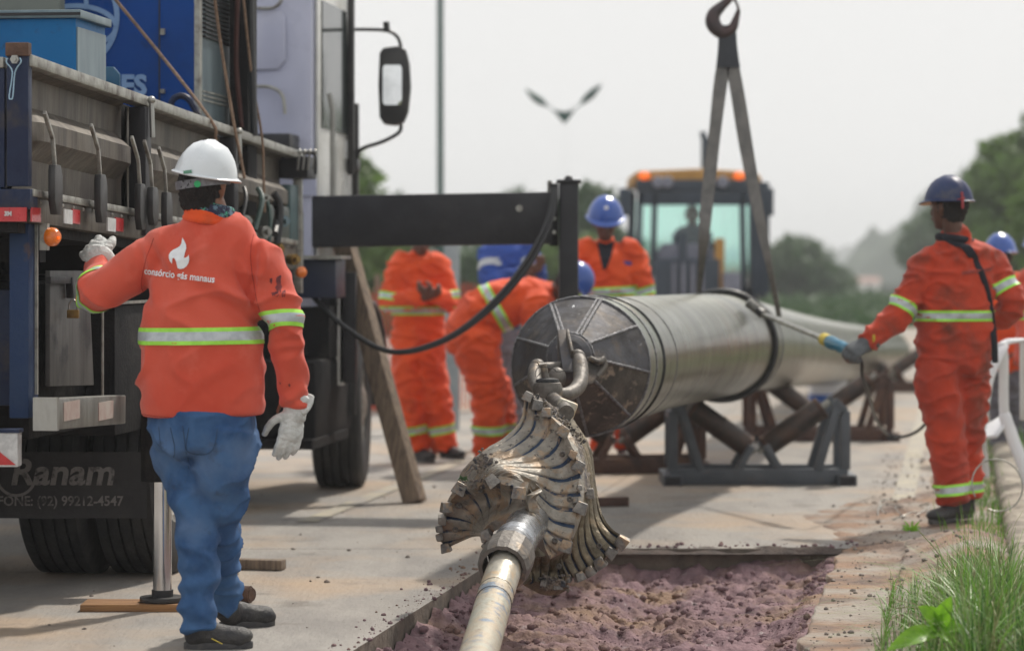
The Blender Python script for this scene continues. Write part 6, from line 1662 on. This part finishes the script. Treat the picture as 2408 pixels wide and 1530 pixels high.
# --- worker in the faded salmon jacket, nearest the truck
z0 = 10.35
J1 = dict(head=(480, 438, 0), neck=(492, 505, .0), pelvis=(478, 985, .02), shL=(392, 590, .02), elL=(232, 688, .14), wrL=(238, 612, .46),
          shR=(612, 612, .0), elR=(672, 778, -.02), wrR=(690, 925, .05), hipL=(425, 1010, .08), knL=(456, 1220, .02), anL=(466, 1462, .0),
          hipR=(535, 1010, .0), knR=(522, 1225, .16), anR=(530, 1408, .50), toeL=(540, 1525, 0), toeR=(580, 1478, .57))
def n1(j):
    def N(px, py, wd, dp, dz=0): return (P(px, py, z0 + .02 + dz), wd * z0 / FPX / 2, dp)
    return [N(494, 500, 100, .075), N(496, 522, 150, .085), N(500, 552, 212, .105), N(498, 600, 256, .125), N(488, 680, 272, .145), N(474, 770, 280, .158), N(474, 860, 292, .168), N(477, 930, 296, .168), N(478, 972, 290, .16)]
def fold1(c, n):
    d = cloth(.0085, 5, 5, 7, 2)(c, n)
    px = c.x * FPX / c.y + CX; py = CY - (c.z - EYE) * FPX / c.y
    if c.y < z0 + .1:
        # long drag folds from the right shoulder blade down toward the waist
        for (x0, y0, x1, y1, w_, a) in ((560, 640, 600, 720, 10, .012), (520, 700, 625, 770, 13, .014), (470, 680, 560, 760, 16, .008), (600, 590, 592, 700, 9, .010), (330, 600, 345, 700, 10, .008), (345, 570, 385, 640, 12, .006), (440, 560, 452, 640, 14, .004)):
            dx, dy = x1 - x0, y1 - y0; L2 = dx * dx + dy * dy; t = ((px - x0) * dx + (py - y0) * dy) / L2
            if -.35 < t < 1.35:
                dist = ((px - x0) * dy - (py - y0) * dx) / math.sqrt(L2); e = max(0, 1 - max(0, -t) / .35 - max(0, t - 1) / .35)
                d -= 1.5 * a * e * math.exp(-(dist / w_) ** 2); d += 1.0 * a * e * math.exp(-((dist - w_ * 1.7) / w_) ** 2)
    if 330 < px < 625 and py > 925: d *= max(.15, 1 - (py - 925) / 50)
    if px > 610 or px < 320:   # sleeves bunch up
        d += .006 * math.sin(py * .13 + 7 * noise.noise(c * 6)) * max(0, noise.noise(c * 5) + .3)
    return d
j = {k: P(v[0], v[1], z0 + (v[2] if len(v) > 2 else 0)) for k, v in J1.items()}
root = thing('person', V(j['pelvis'].x, z0, 0), 'worker seen from behind in a salmon jacket, jeans and white hard hat', 'person')
FC = V(.42, .9, 0).normalized(); HU = V(.16, -.10, 1).normalized(); S1 = V(1, 0, 0)
b = MB(); head_mb(b, j['head'], FC, HU)
b.loft([(j['head'] - UP * .03, .058, .062), (j['neck'] + V(0, .01, .02), .064, .066), (j['neck'] - UP * .06, .08, .07)], side=S1, n=20)
b.loft([(j['neck'] - UP * .06, .11, .07), (lerp(j['neck'], j['pelvis'], .4), .16, .11), (j['pelvis'], .16, .11)], side=S1, n=20)
for q in 'LR':
    b.loft([(j['sh' + q], .05, .05), (j['el' + q], .04, .04), (j['wr' + q], .028, .028)], side=S1, n=12)
    b.loft([(j['hip' + q] + V(0, .03, 0), .06, .06), (j['kn' + q] + V(0, .02, 0), .04, .04), (j['an' + q] + V(0, .01, 0), .032, .032)], side=S1, n=12)
hand_mb(b, j['wrL'], P(196, 570, z0 + .55) - j['wrL'], V(.2, 1, -.1), V(0, .2, 1), .3, .75)
hand_mb(b, j['wrR'] - UP * .005, P(684, 1060, z0 + .03) - P(692, 950, z0 + .05), V(-.3, .8, 0), V(-1, -.1, 0), .35, .72)
me = fuse(b, .007, 2); puton('body', me, M_skin, root)
f = FC; up_ = (HU - f * HU.dot(f)).normalized(); sd_ = f.cross(up_)
b = MB(); b.ball(j['head'] + up_ * .018 - f * .016, (.083, .100, .092), (sd_, f, up_), n=30, m=18)
b.loft([(j['head'] + up_ * .0 - f * .03, .074, .062), (j['head'] - up_ * .055 - f * .035, .072, .045), (j['head'] - up_ * .080 - f * .03, .060, .035)], side=sd_, n=22)
me = fuse(b, .007, 1, cloth(.005, 60, 60, 60)); bm = bmesh.new(); bm.from_mesh(me)
cut = [v for v in bm.verts if (v.co - j['head']).dot(f) > .022 and (v.co - j['head']).dot(up_) < .08]; bmesh.ops.delete(bm, geom=cut, context='VERTS'); bm.to_mesh(me); bm.free(); puton('hair', me, M_hair, root)
# jacket
b = MB(); b.loft(n1(j), side=S1, n=48, k=5, p=2.3, round_=.12)
b.loft([(lerp(j['shL'], j['neck'], .45) + V(0, .02, -.03), .07, .075), (j['shL'], .088, .084), (lerp(j['shL'], j['elL'], .5), .078, .080), (j['elL'] + V(-.005, 0, 0), .074, .074), (lerp(j['elL'], j['wrL'], .5), .062, .060), (lerp(j['elL'], j['wrL'], .92), .055, .052)], side=UP, n=28, round_=.2)
b.loft([(lerp(j['shR'], j['neck'], .4) + V(0, .02, -.04), .075, .08), (j['shR'] + V(-.01, 0, -.01), .088, .09), (P(645, 690, z0), .084, .084), (j['elR'], .064, .068), (P(682, 850, z0 + .02), .060, .063), (P(691, 952, z0 + .04), .050, .054)], side=S1, n=28, round_=.2)
meJ = fuse(b, .0075, 5, fold1); bvJ = bvh_of(meJ); puton('jacket', meJ, M_jacket, root)
b = MB(); c = P(492, 506, z0 + .01)
b.tube([c + V(.078 * math.cos(a), .072 * math.sin(a), .014 * math.cos(a) * -1 + .004) for a in np.linspace(0, 2 * math.pi, 40)], .016, 10, caps=False); b.tube([c + V(.083 * math.cos(a), .077 * math.sin(a), -.022 - .014 * math.cos(a)) for a in np.linspace(0, 2 * math.pi, 40)], .016, 10, caps=False)
me = fuse(b, .006, 4); puton('collar', me, M_orange, root)
b = MB(); c = P(496, 484, z0 + .01)
for k in range(3):
    b.tube([c + V((.074 + .004 * k) * math.cos(a), (.064 + .004 * k) * math.sin(a), -.016 * math.cos(a) - .014 * k) for a in np.linspace(0, 2 * math.pi, 40)], .014, 8, caps=False)
me = fuse(b, .006, 3); puton('scarf', me, M_scarf, root)
band('reflective_stripe', bvJ, P(474, 788, z0 + .02), UP + V(-.01, 0, 0), root, .062, 90, rmax=.4)
band('reflective_stripe', bvJ, P(659, 757, z0 - .005), P(645, 690, z0) - P(664, 760, z0 - .02) + V(.02, 0, 0), root, .062, 48, rmax=.12)
band('reflective_stripe', bvJ, P(224, 682, z0 + .155), j['elL'] - P(255, 668, z0 + .10) + V(0, .06, .02), root, .055, 48, rmax=.13)
# print on the back
def project(me_t, bv, off=.003):
    for v in me_t.vertices:
        o_ = Vector((v.co.x, 0, v.co.z)); k = v.co.y
        hit = bv.ray_cast(V(v.co.x, z0 - 1, v.co.z), V(0, 1, 0), 2)
        if hit[0] is not None: v.co = hit[0] + V(0, -off, 0)
def dense(me, L=.02):
    bm = bmesh.new(); bm.from_mesh(me)
    for _ in range(3):
        es = [e for e in bm.edges if e.calc_length() > L]
        if not es: break
        bmesh.ops.subdivide_edges(bm, edges=es, cuts=1); bmesh.ops.triangulate(bm, faces=bm.faces)
    bm.to_mesh(me); bm.free()
def back_print(body, size, px, py, rot, sx, bold):
    me = text_mesh(body, size, bold); c = P(px, py, z0)
    for v in me.vertices:
        x, y = v.co.x * sx, v.co.y; v.co = V(c.x + x * math.cos(rot) - y * math.sin(rot), 0, c.z + x * math.sin(rot) + y * math.cos(rot))
    dense(me, .009); project(me, bvJ, .006); me.materials.append(M_print); link('back_print', me, root)
back_print('consórcio gás manaus', .0355, 427, 647, -.115, .86, .0007)
fl_pts = [(1411, 478), (1425, 500), (1441, 530), (1446, 560), (1438, 590), (1424, 612), (1420, 625), (1430, 634), (1446, 632), (1460, 622), (1467, 608), (1472, 640), (1468, 670), (1452, 697), (1430, 714), (1405, 719), (1385, 712), (1380, 690), (1372, 660), (1362, 640), (1352, 632), (1344, 640), (1340, 656), (1341, 678), (1325, 660), (1316, 635), (1315, 612), (1325, 590), (1345, 572), (1372, 560), (1394, 545), (1406, 525), (1412, 500)]
def zz2(x, y): return ((x / 1.912) / 1.701, (700 + y / 1.912) / 1.701)
bm = bmesh.new(); vv_ = [bm.verts.new(P(*zz2(x, y), z0)) for x, y in fl_pts]; fc = bm.faces.new(vv_); bmesh.ops.triangulate(bm, faces=[fc]); me = bpy.data.meshes.new('flame_print'); bm.to_mesh(me); bm.free()
dense(me, .015); project(me, bvJ, .0035); me.materials.append(M_print); link('flame_print', me, root)
def seam(pts, bv, m, nm='stitched_seam', r=.0016):
    b = MB(); pw = []
    for (x, y) in crom(pts, 8):
        q = P(x, y, z0); hit = bv.ray_cast(V(q.x, z0 - 1, q.z), V(0, 1, 0), 2)
        if hit[0] is not None: pw.append(hit[0] + V(0, -.0006, 0))
    if len(pw) > 2: b.tube(pw, r, 5); b.build(nm, m, root)
M_seam = mat('jacket_seam', (.42, .035, .02), None, 9, .9)
seam([(334, 972), (400, 976), (478, 978), (560, 977), (618, 972)], bvJ, M_seam); seam([(334, 977), (400, 981), (478, 983), (560, 982), (618, 977)], bvJ, M_seam)
seam([(598, 552), (594, 600), (600, 660), (612, 720), (622, 770)], bvJ, M_seam); seam([(365, 560), (350, 600), (334, 650), (326, 700)], bvJ, M_seam)
# oil stains on the right sleeve
def stain(px, py, rx, ry, m):
    b = MB(); vs = [P(px, py, z0)]; N = 18; rnd = random.Random(int(px))
    for k in range(N):
        a = 2 * math.pi * k / N; r_ = rnd.uniform(.5, 1.1); vs.append(P(px + rx * r_ * math.cos(a), py + ry * r_ * math.sin(a), z0))
    b.add(vs, [(0, k + 1, (k + 1) % N + 1) for k in range(N)]); me = b.mesh('s'); dense(me, .02); project(me, bvJ, .0018); me.materials.append(m); link('oil_stain', me, root)
M_oil = mat('oil_smear', (.20, .035, .035), (.10, .02, .025), 60, .9)
for q in ((660, 668, 9, 22), (652, 690, 12, 7), (672, 690, 6, 9), (682, 905, 3, 4), (660, 900, 2, 3), (642, 660, 4, 8)): stain(*q, M_oil)
# jeans
b = MB()
b.loft([(P(478, 965, z0 + .02), .185, .165), (P(478, 1005, z0 + .02), .192, .172), (P(478, 1045, z0 + .02), .180, .165)], side=S1, n=36, round_=.3)
b.loft([(P(420, 1010, z0 + .08), .105, .14), (P(434, 1090, z0 + .07), .096, .12), (P(452, 1180, z0 + .03), .082, .098), (P(463, 1260, z0), .075, .086), (P(467, 1340, z0), .070, .08), (P(464, 1410, z0), .068, .082), (P(467, 1476, z0), .066, .078)], side=S1, n=32, round_=.1)
b.loft([(P(535, 1010, z0), .115, .15), (P(526, 1090, z0), .110, .135), (P(518, 1180, z0 + .06), .094, .108), (P(512, 1250, z0 + .16), .080, .09), (P(518, 1330, z0 + .32), .070, .08), (P(530, 1405, z0 + .48), .062, .075)], side=S1, n=32, round_=.1)
def foldj(c, n):
    py = CY - (c.z - EYE) * FPX / c.y; d = cloth(.010, 6, 6, 9, 9)(c, n)
    if py > 1290: d += .007 * math.sin(py * .115 + 3.5 * noise.noise(c * 7)) * min(1, (py - 1290) / 70)
    elif py > 1150: d += .005 * math.sin(py * .08 + 4 * noise.noise(c * 5))
    return d
meT = fuse(b, .0085, 4, foldj); bvT = bvh_of(meT); puton('jeans', meT, M_jeans, root)
M_jseam = mat('dark_seam', (.035, .075, .16), None, 5, .9)
def pocket(pts):
    b = MB(); pw = []
    for (x, y) in crom(pts, 6):
        q = P(x, y, z0); hit = bvT.ray_cast(V(q.x, z0 - 1, q.z), V(0, 1, 0), 2); pw.append(hit[0] + V(0, -.002, 0) if hit[0] is not None else q)
    b.tube(pw, .0013, 5); b.build('pocket_seam', M_jseam, root)
pocket([(380, 1000), (388, 1048), (412, 1072), (420, 1050), (410, 1000)]); pocket([(455, 1000), (448, 1052), (480, 1064), (510, 1050), (522, 1000)]); pocket([(440, 995), (445, 1040), (447, 1100)])
# boots
boot(P(428, 1525, z0), P(428, 1525, z0) + V(.27, .03, 0), P(466, 1482, z0), root)
hz_ = z0 + .57; boot(P(512, 1478, hz_) * 1.0, P(512, 1478, hz_) + V(.22, .12, 0), P(530, 1425, z0 + .5), root)
b = MB(); q = P(497, 1500, z0 - .06); b.bar(q, q + V(.04, 0, -.02), .003, .003); b.build('yellow_tag', M_yellow, root)
# gloves
b = MB(); dR = P(676, 1062, z0 + .0) - P(694, 965, z0 + .02)
wR = P(694, 962, z0 + .03)
hand_mb(b, wR - UP * .0, dR, V(-.5, .8, 0), V(-.8, -.6, 0), .30, 1.18, .10, 1.02, 1.2)
b.loft([(wR + dR.normalized() * .03, .045, .030), (wR - dR.normalized() * .01, .042, .036), (wR - dR.normalized() * .04, .05, .044)], side=S1, n=20)
me = fuse(b, .0045, 3, cloth(.002, 30, 30, 40)); puton('glove', me, M_glove, root)
b = MB(); b.loft([(P(705, 968, z0 + .02), .028, .018), (P(718, 950, z0 + .03), .030, .012), (P(728, 928, z0 + .04), .022, .008)], side=V(1, 0, .6), n=16); me = fuse(b, .005, 2); puton('glove_cuff', me, M_glove, root)
b = MB(); wL = P(240, 606, z0 + .42); dL = P(198, 562, z0 + .56) - wL
hand_mb(b, wL, dL, V(.3, 1, -.5), V(-.6, .1, .8), .42, 1.12, .03, 1.25, 1.1)
b.loft([(wL + dL.normalized() * .05, .052, .035), (wL, .05, .042), (wL - V(0, .07, .0), .056, .05)], side=V(1, 0, -.5), n=20)
me = fuse(b, .0045, 3, cloth(.002, 30, 30, 40)); puton('glove', me, M_glove, root)
# hard hat with headband and green knob
hc = j['head'] + up_ * .052
hm = helmet(hc, f, up_, M_helw, root, .93)
b = MB(); b.lathe([(.096, -.014), (.100, -.014), (.100, .016), (.096, .016)], j['head'] + V(-.004, -.016, 0) + up_ * .010, V(-.12, 0, 1), n=40, side=f, close=False); hb2 = b.build('headband', mat('grey_band', (.13, .13, .15), (.22, .22, .24), 30, .6), root)
b = MB(); b.lathe([(.012, 0), (.012, .014)], P(465, 433, z0 - .105), V(0, -1, 0), n=16); b.build('ratchet_knob', M_green, root)
b = MB(); b.box(P(441, 404, z0 - .128), (.030, .004, .011), (V(.98, -.05, .12).normalized(), V(0, 1, 0), V(-.12, 0, .98).normalized())); b.build('sticker', M_greens, root)

# --- worker with the lance
z0E = 15.2
JE = dict(head=(2231, 492, 0), neck=(2243, 555, 0), pelvis=(2240, 862, 0), shL=(2172, 628, -.02), elL=(2112, 742, -.08), wrL=(2032, 812, -.1), shR=(2328, 618, .05), elR=(2384, 712, -.02), wrR=(2350, 760, .22),
          hipL=(2205, 880, -.02), knL=(2225, 1020, -.05), anL=(2240, 1185, -.05), hipR=(2275, 880, .06), knR=(2268, 1020, .06), anR=(2272, 1175, .08), toeL=(2165, 1235, -.25), toeR=(2222, 1222, -.05))
def nE(j):
    def N(px, py, wd, dp, dz=0): return (P(px, py, z0E + dz), wd * z0E / FPX / 2, dp)
    return [N(2245, 552, 62, .07), N(2247, 572, 110, .08), N(2250, 598, 160, .095), N(2250, 650, 176, .12), N(2246, 730, 178, .125), N(2244, 800, 178, .125), N(2244, 862, 172, .125)]
rootE, jE, bvE, _ = person('worker in dirty orange coverall and navy hard hat holding the lance', z0E, JE, M_skind, M_orange2, None, M_heln, V(-.35, .92, 0), V(.02, -.02, 1), stripes=(('arm', .82, 'L'), ('arm', .62, 'R'), ('leg', .78)),
                           look=V(-.72, .68, 0), nodes=nE, legr=(.118, .1, .085), armr=(.072, .064, .052), handcfg={'L': dict(d=V(-.18, -.05, -.1), pn=V(0, .5, -1), ts=V(-.4, .2, 1), curl=1.0), 'R': dict(d=V(-.1, .1, -.02), curl=.8)}, seed=4, name='person', voxel=.010)
band('reflective_stripe', bvE, P(2246, 742, z0E), UP, rootE, .058, 64, rmax=.3)
b = MB(); wg = jE['wrL']; hand_mb(b, wg + V(.02, 0, .012), V(-.18, -.06, -.09), V(0, .5, -1), V(-.4, .2, 1), 1.1, 1.15, 0, 1.3); b.loft([(wg + V(.05, 0, .03), .05, .05), (wg + V(.0, 0, 0), .046, .046)], side=UP, n=16)
me = fuse(b, .006, 2); puton('glove', me, M_gloveg, rootE)
b = MB(); b.tube([wg + V(.045, 0, .03) + V(.02 * 0, .052 * math.cos(a), .052 * math.sin(a)) for a in np.linspace(0, 6.283, 24)], .008, 6, caps=False); b.build('glove_hem', M_yellow, rootE)
b = MB()
sp_ = [(2222, 556), (2250, 572), (2275, 585), (2300, 625), (2318, 670), (2330, 730), (2338, 800), (2340, 850)]
pw = []
for k, (x, y) in enumerate(crom(sp_, 5)):
    q = P(x, y, z0E); hit = bvE.ray_cast(V(q.x, z0E - 1, q.z), V(0, 1, 0), 2); yy = hit[0].y - .012 if hit[0] is not None else z0E - .1
    pw.append((V(q.x * yy / q.y, yy, q.z), .024 if k < 14 else .017, .006))
b.loft(pw, side=V(1, 0, 0), n=10, k=1); b.build('shoulder_strap', M_navy, rootE)
b = MB(); b.tube([P(2245, 562, z0E) + V(.085 * math.cos(a), .075 * math.sin(a), .0 - .012 * math.cos(a)) for a in np.linspace(0, 6.283, 30)], .022, 8, caps=False); b.build('neck_cloth', M_navy, rootE)
me = text_mesh('consórcio gás manaus', .035, .0008); c = P(2290, 636, z0E)
for v in me.vertices:
    x, y = v.co.x * .55, v.co.y; qx, qz = c.x + x * .99 - y * .0, c.z + x * .13 + y; hit = bvE.ray_cast(V(qx, z0E - 1, qz), V(0, 1, 0), 2); v.co = hit[0] + V(0, -.005, 0) if hit[0] is not None else V(qx, z0E - .15, qz)
me.materials.append(mat('faint_print', (.40, .12, .12), None, 30, .9)); link('back_print', me, rootE)
for a, c in (((2252, 470), (2252 + 16, 466)), ((2262, 452), (2264, 490))):
    b = MB(); A, B = P(*a, z0E - .125), P(*c, z0E - .135)
    b.loft([(A, .007, .004), ((A + B) / 2 + V(0, -.006, 0), .007, .004), (B, .007, .004)], side=V(1, 0, 0), n=8, k=3); b.build('red_cross', M_redmark, rootE)

# --- man looking at his hands, behind the hoses
zA = 20.1
JA = dict(head=(990, 560, -.10), neck=(985, 596, 0), pelvis=(985, 835, 0), shL=(942, 625, 0), elL=(915, 712, -.06), wrL=(1000, 700, -.24), shR=(1032, 625, 0), elR=(1058, 710, -.06), wrR=(1020, 690, -.24),
          hipL=(962, 850, 0), knL=(968, 960, -.02), anL=(982, 1062, 0), hipR=(1010, 850, 0), knR=(1030, 960, -.02), anR=(1048, 1060, 0), toeL=(1010, 1086, -.12), toeR=(1075, 1080, -.1))
person('worker in orange coverall standing with folded hands behind the hanging hoses', zA, JA, M_skind, M_orange, None, None, V(0, -1, 0), V(0, -.15, 1), tw=(.185, .13), stripes=(('waist', .56), ('arm', .88, 'LR'), ('leg', .48)), look=V(.1, -.9, -.35),
       legr=(.118, .098, .085), armr=(.075, .066, .055), handcfg={'L': dict(d=V(.1, -.05, .04), pn=V(0, .6, 1), ts=V(0, -1, 0), curl=.7), 'R': dict(d=V(-.1, -.04, .03), pn=V(0, .6, 1), ts=V(0, -1, 0), curl=.7)}, seed=8, voxel=.014, amp=.013)
# --- bending man
zB = 19.4
JB = dict(head=(1338, 668, -.05), neck=(1296, 690, 0), pelvis=(1110, 775, .0), shL=(1258, 712, -.18), elL=(1250, 812, -.22), wrL=(1262, 892, -.22), shR=(1262, 700, .2), elR=(1270, 800, .22), wrR=(1285, 880, .2),
          hipL=(1125, 808, -.12), knL=(1150, 950, -.14), anL=(1150, 1080, -.1), hipR=(1118, 812, .12), knR=(1170, 950, .14), anR=(1178, 1075, .14), toeL=(1195, 1103, -.1), toeR=(1222, 1092, .14))
def nB(j):
    def N(px, py, a, c_): return (P(px, py, zB), a, c_)
    return [N(1292, 690, .08, .08), N(1270, 694, .16, .12), N(1230, 706, .20, .155), N(1180, 718, .20, .17), N(1135, 738, .20, .17), N(1105, 775, .185, .16), N(1100, 812, .18, .15)]
rB, jB, bvB, _ = person('worker in orange coverall bent double behind the pulling head', zB, JB, M_skind, M_orange, None, M_helb, V(1, 0, -.3), V(.75, 0, .65), nodes=nB, body_side=V(0, 1, 0), stripes=(('leg', .45),), look=V(.55, 0, -.8),
       legr=(.135, .112, .098), armr=(.075, .066, .055), seed=12, voxel=.014, amp=.013)
band('reflective_stripe', bvB, P(1172, 733, zB), P(1230, 712, zB) - P(1150, 740, zB) + V(0, 0, .05), rB, .075, 60, rmax=.4, side=V(0, 1, 0))
# --- man in the blue shirt
zC = 21.6
JC = dict(head=(1205, 512, -.05), neck=(1195, 562, 0), pelvis=(1180, 745, 0), shL=(1150, 598, 0), elL=(1155, 665, -.15), wrL=(1230, 640, -.3), shR=(1240, 598, 0), elR=(1262, 650, -.14), wrR=(1268, 628, -.32),
          hipL=(1172, 805, 0), knL=(1172, 920, 0), anL=(1172, 1030, 0), hipR=(1210, 805, 0), knR=(1212, 920, 0), anR=(1215, 1030, 0), toeL=(1178, 1053, -.15), toeR=(1222, 1053, -.15))
rC, jC, bvC, _ = person('man in royal blue long sleeved shirt behind the bent worker', zC, JC, M_skind, M_blueshirt, M_greytr, None, V(.2, -1, 0), UP, tw=(.19, .13), look=V(.3, -1, -.3), seed=15, voxel=.014, armr=(.078, .068, .052))
for q in 'LR':
    band('grey_sleeve_band', bvC, lerp(jC['sh' + q], jC['el' + q], .45), jC['el' + q] - jC['sh' + q], rC, .06, 30, rmax=.13, mats=[M_silver_tape, M_silver_tape])
# --- man in the blue helmet facing the camera
zD = 19.9
JD = dict(head=(1424, 524, -.03), neck=(1424, 568, 0), pelvis=(1435, 800, .02), shL=(1378, 592, 0), elL=(1362, 690, .0), wrL=(1370, 775, -.08), shR=(1486, 598, 0), elR=(1512, 690, .0), wrR=(1500, 775, -.08),
          hipL=(1410, 800, 0), knL=(1408, 935, 0), anL=(1408, 1062, 0), hipR=(1462, 800, 0), knR=(1464, 935, 0), anR=(1466, 1062, 0), toeL=(1400, 1091, -.18), toeR=(1472, 1091, -.18))
rD, jD, bvD, _ = person('worker facing the camera in blue hard hat and open necked orange coverall', zD, JD, M_skind, M_orange, None, M_helb, V(0, -1, 0), UP, tw=(.185, .14), stripes=(('waist', .50), ('arm', .95, 'LR')), look=V(.02, -1, -.32), seed=18, voxel=.013, armr=(.082, .072, .058), headsc=1.08)
b = MB(); vs = []
for (x, y) in ((1403, 566), (1424, 574), (1446, 566), (1438, 600), (1426, 632), (1418, 634), (1410, 600)):
    q = P(x, y, zD); hit = bvD.ray_cast(V(q.x, zD - 1, q.z), V(0, 1, 0), 2); yy = (hit[0].y if hit[0] is not None else zD - .1) - .006; vs.append(V(q.x * yy / q.y, yy, q.z))
b.add(vs, [(0, 1, 2, 3, 4, 5, 6)]); me = b.mesh('v'); dense(me, .03); 
for v in me.vertices:
    hit = bvD.ray_cast(V(v.co.x, zD - 1, v.co.z), V(0, 1, 0), 2)
    if hit[0] is not None: v.co.y = hit[0].y - .006
me.materials.append(M_navy); link('undershirt', me, rD)
q = P(1472, 618, zD); hit = bvD.ray_cast(V(q.x, zD - 1, q.z), V(0, 1, 0), 2); 
if hit[0] is not None:
    b = MB(); b.box(hit[0] + V(0, -.006, 0), (.07, .004, .024), (V(.97, .1, -.12).normalized(), V(0, 1, 0), UP)); b.build('name_patch', M_blueshirt, rD)
b = MB(); b.ball(jD['head'] + V(.0, -.150, .10), (.016, .006, .016)); b.build('helmet_badge', M_print, rD)
# --- two people at the right edge
zF = 20.5
JF = dict(head=(2352, 606, 0), neck=(2356, 645, 0), pelvis=(2366, 860, 0), shL=(2320, 668, 0), elL=(2312, 750, 0), wrL=(2325, 820, -.1), shR=(2398, 668, 0), elR=(2408, 750, 0), wrR=(2400, 820, -.1),
          hipL=(2348, 870, 0), knL=(2348, 970, 0), anL=(2348, 1055, 0), hipR=(2385, 870, 0), knR=(2385, 970, 0), anR=(2385, 1055, 0), toeL=(2345, 1076, -.15), toeR=(2388, 1076, -.15))
person('worker with blue hard hat mostly hidden behind the lance worker', zF, JF, M_skind, M_orange, M_greytr, M_helb, V(.3, .9, 0), UP, tw=(.17, .12), seed=22, voxel=.016)
zG = 19.6
JG = dict(head=(2448, 590, 0), neck=(2448, 632, 0), pelvis=(2448, 850, 0), shL=(2414, 662, 0), elL=(2404, 745, 0), wrL=(2414, 815, -.1), shR=(2486, 662, 0), elR=(2496, 745, 0), wrR=(2491, 815, -.1),
          hipL=(2431, 865, 0), knL=(2431, 975, 0), anL=(2431, 1070, 0), hipR=(2466, 865, 0), knR=(2466, 975, 0), anR=(2466, 1070, 0), toeL=(2426, 1096, -.15), toeR=(2468, 1096, -.15))
person('person in faded salmon top cut by the right picture edge', zG, JG, M_skind, M_jacket, M_greytr, M_helb, V(-.3, -.9, 0), UP, tw=(.18, .12), seed=26, voxel=.016, stripes=(('arm', .95, 'LR'),))
# --- driver in the backhoe cab, seated
zH = 33.7
JH = dict(head=(1628, 508, 0), neck=(1628, 530, 0), pelvis=(1628, 640, .1), shL=(1598, 552, 0), elL=(1586, 600, -.1), wrL=(1605, 612, -.4), shR=(1658, 552, 0), elR=(1672, 600, -.1), wrR=(1650, 612, -.4),
          hipL=(1615, 650, .05), knL=(1610, 655, -.42), anL=(1608, 745, -.45), hipR=(1642, 650, .05), knR=(1648, 655, -.42), anR=(1650, 745, -.45), toeL=(1608, 757, -.6), toeR=(1650, 757, -.6))
person('driver sitting behind the windscreen of the backhoe', zH, JH, M_skind, mat('dull_blue_shirt', (.06, .07, .13), None, 5, .9), M_navy, None, V(0, -1, 0), UP, tw=(.17, .12), seed=30, voxel=.018)

# ------------------------------------------------------------------ haze
hz_b = MB(); hz_b.box((60, 760, 12.5), (1500, 1580, 27))
hm = bpy.data.materials.new('haze'); hm.use_nodes = True; n_ = hm.node_tree; n_.nodes.clear()
o_ = n_.nodes.new('ShaderNodeOutputMaterial'); pv = n_.nodes.new('ShaderNodeVolumePrincipled')
pv.inputs['Color'].default_value = (.93, .965, 1, 1); pv.inputs['Density'].default_value = .0011; pv.inputs['Anisotropy'].default_value = .45
n_.links.new(pv.outputs[0], o_.inputs['Volume'])
hz_b.build('haze', hm, kind='stuff', smooth=0)
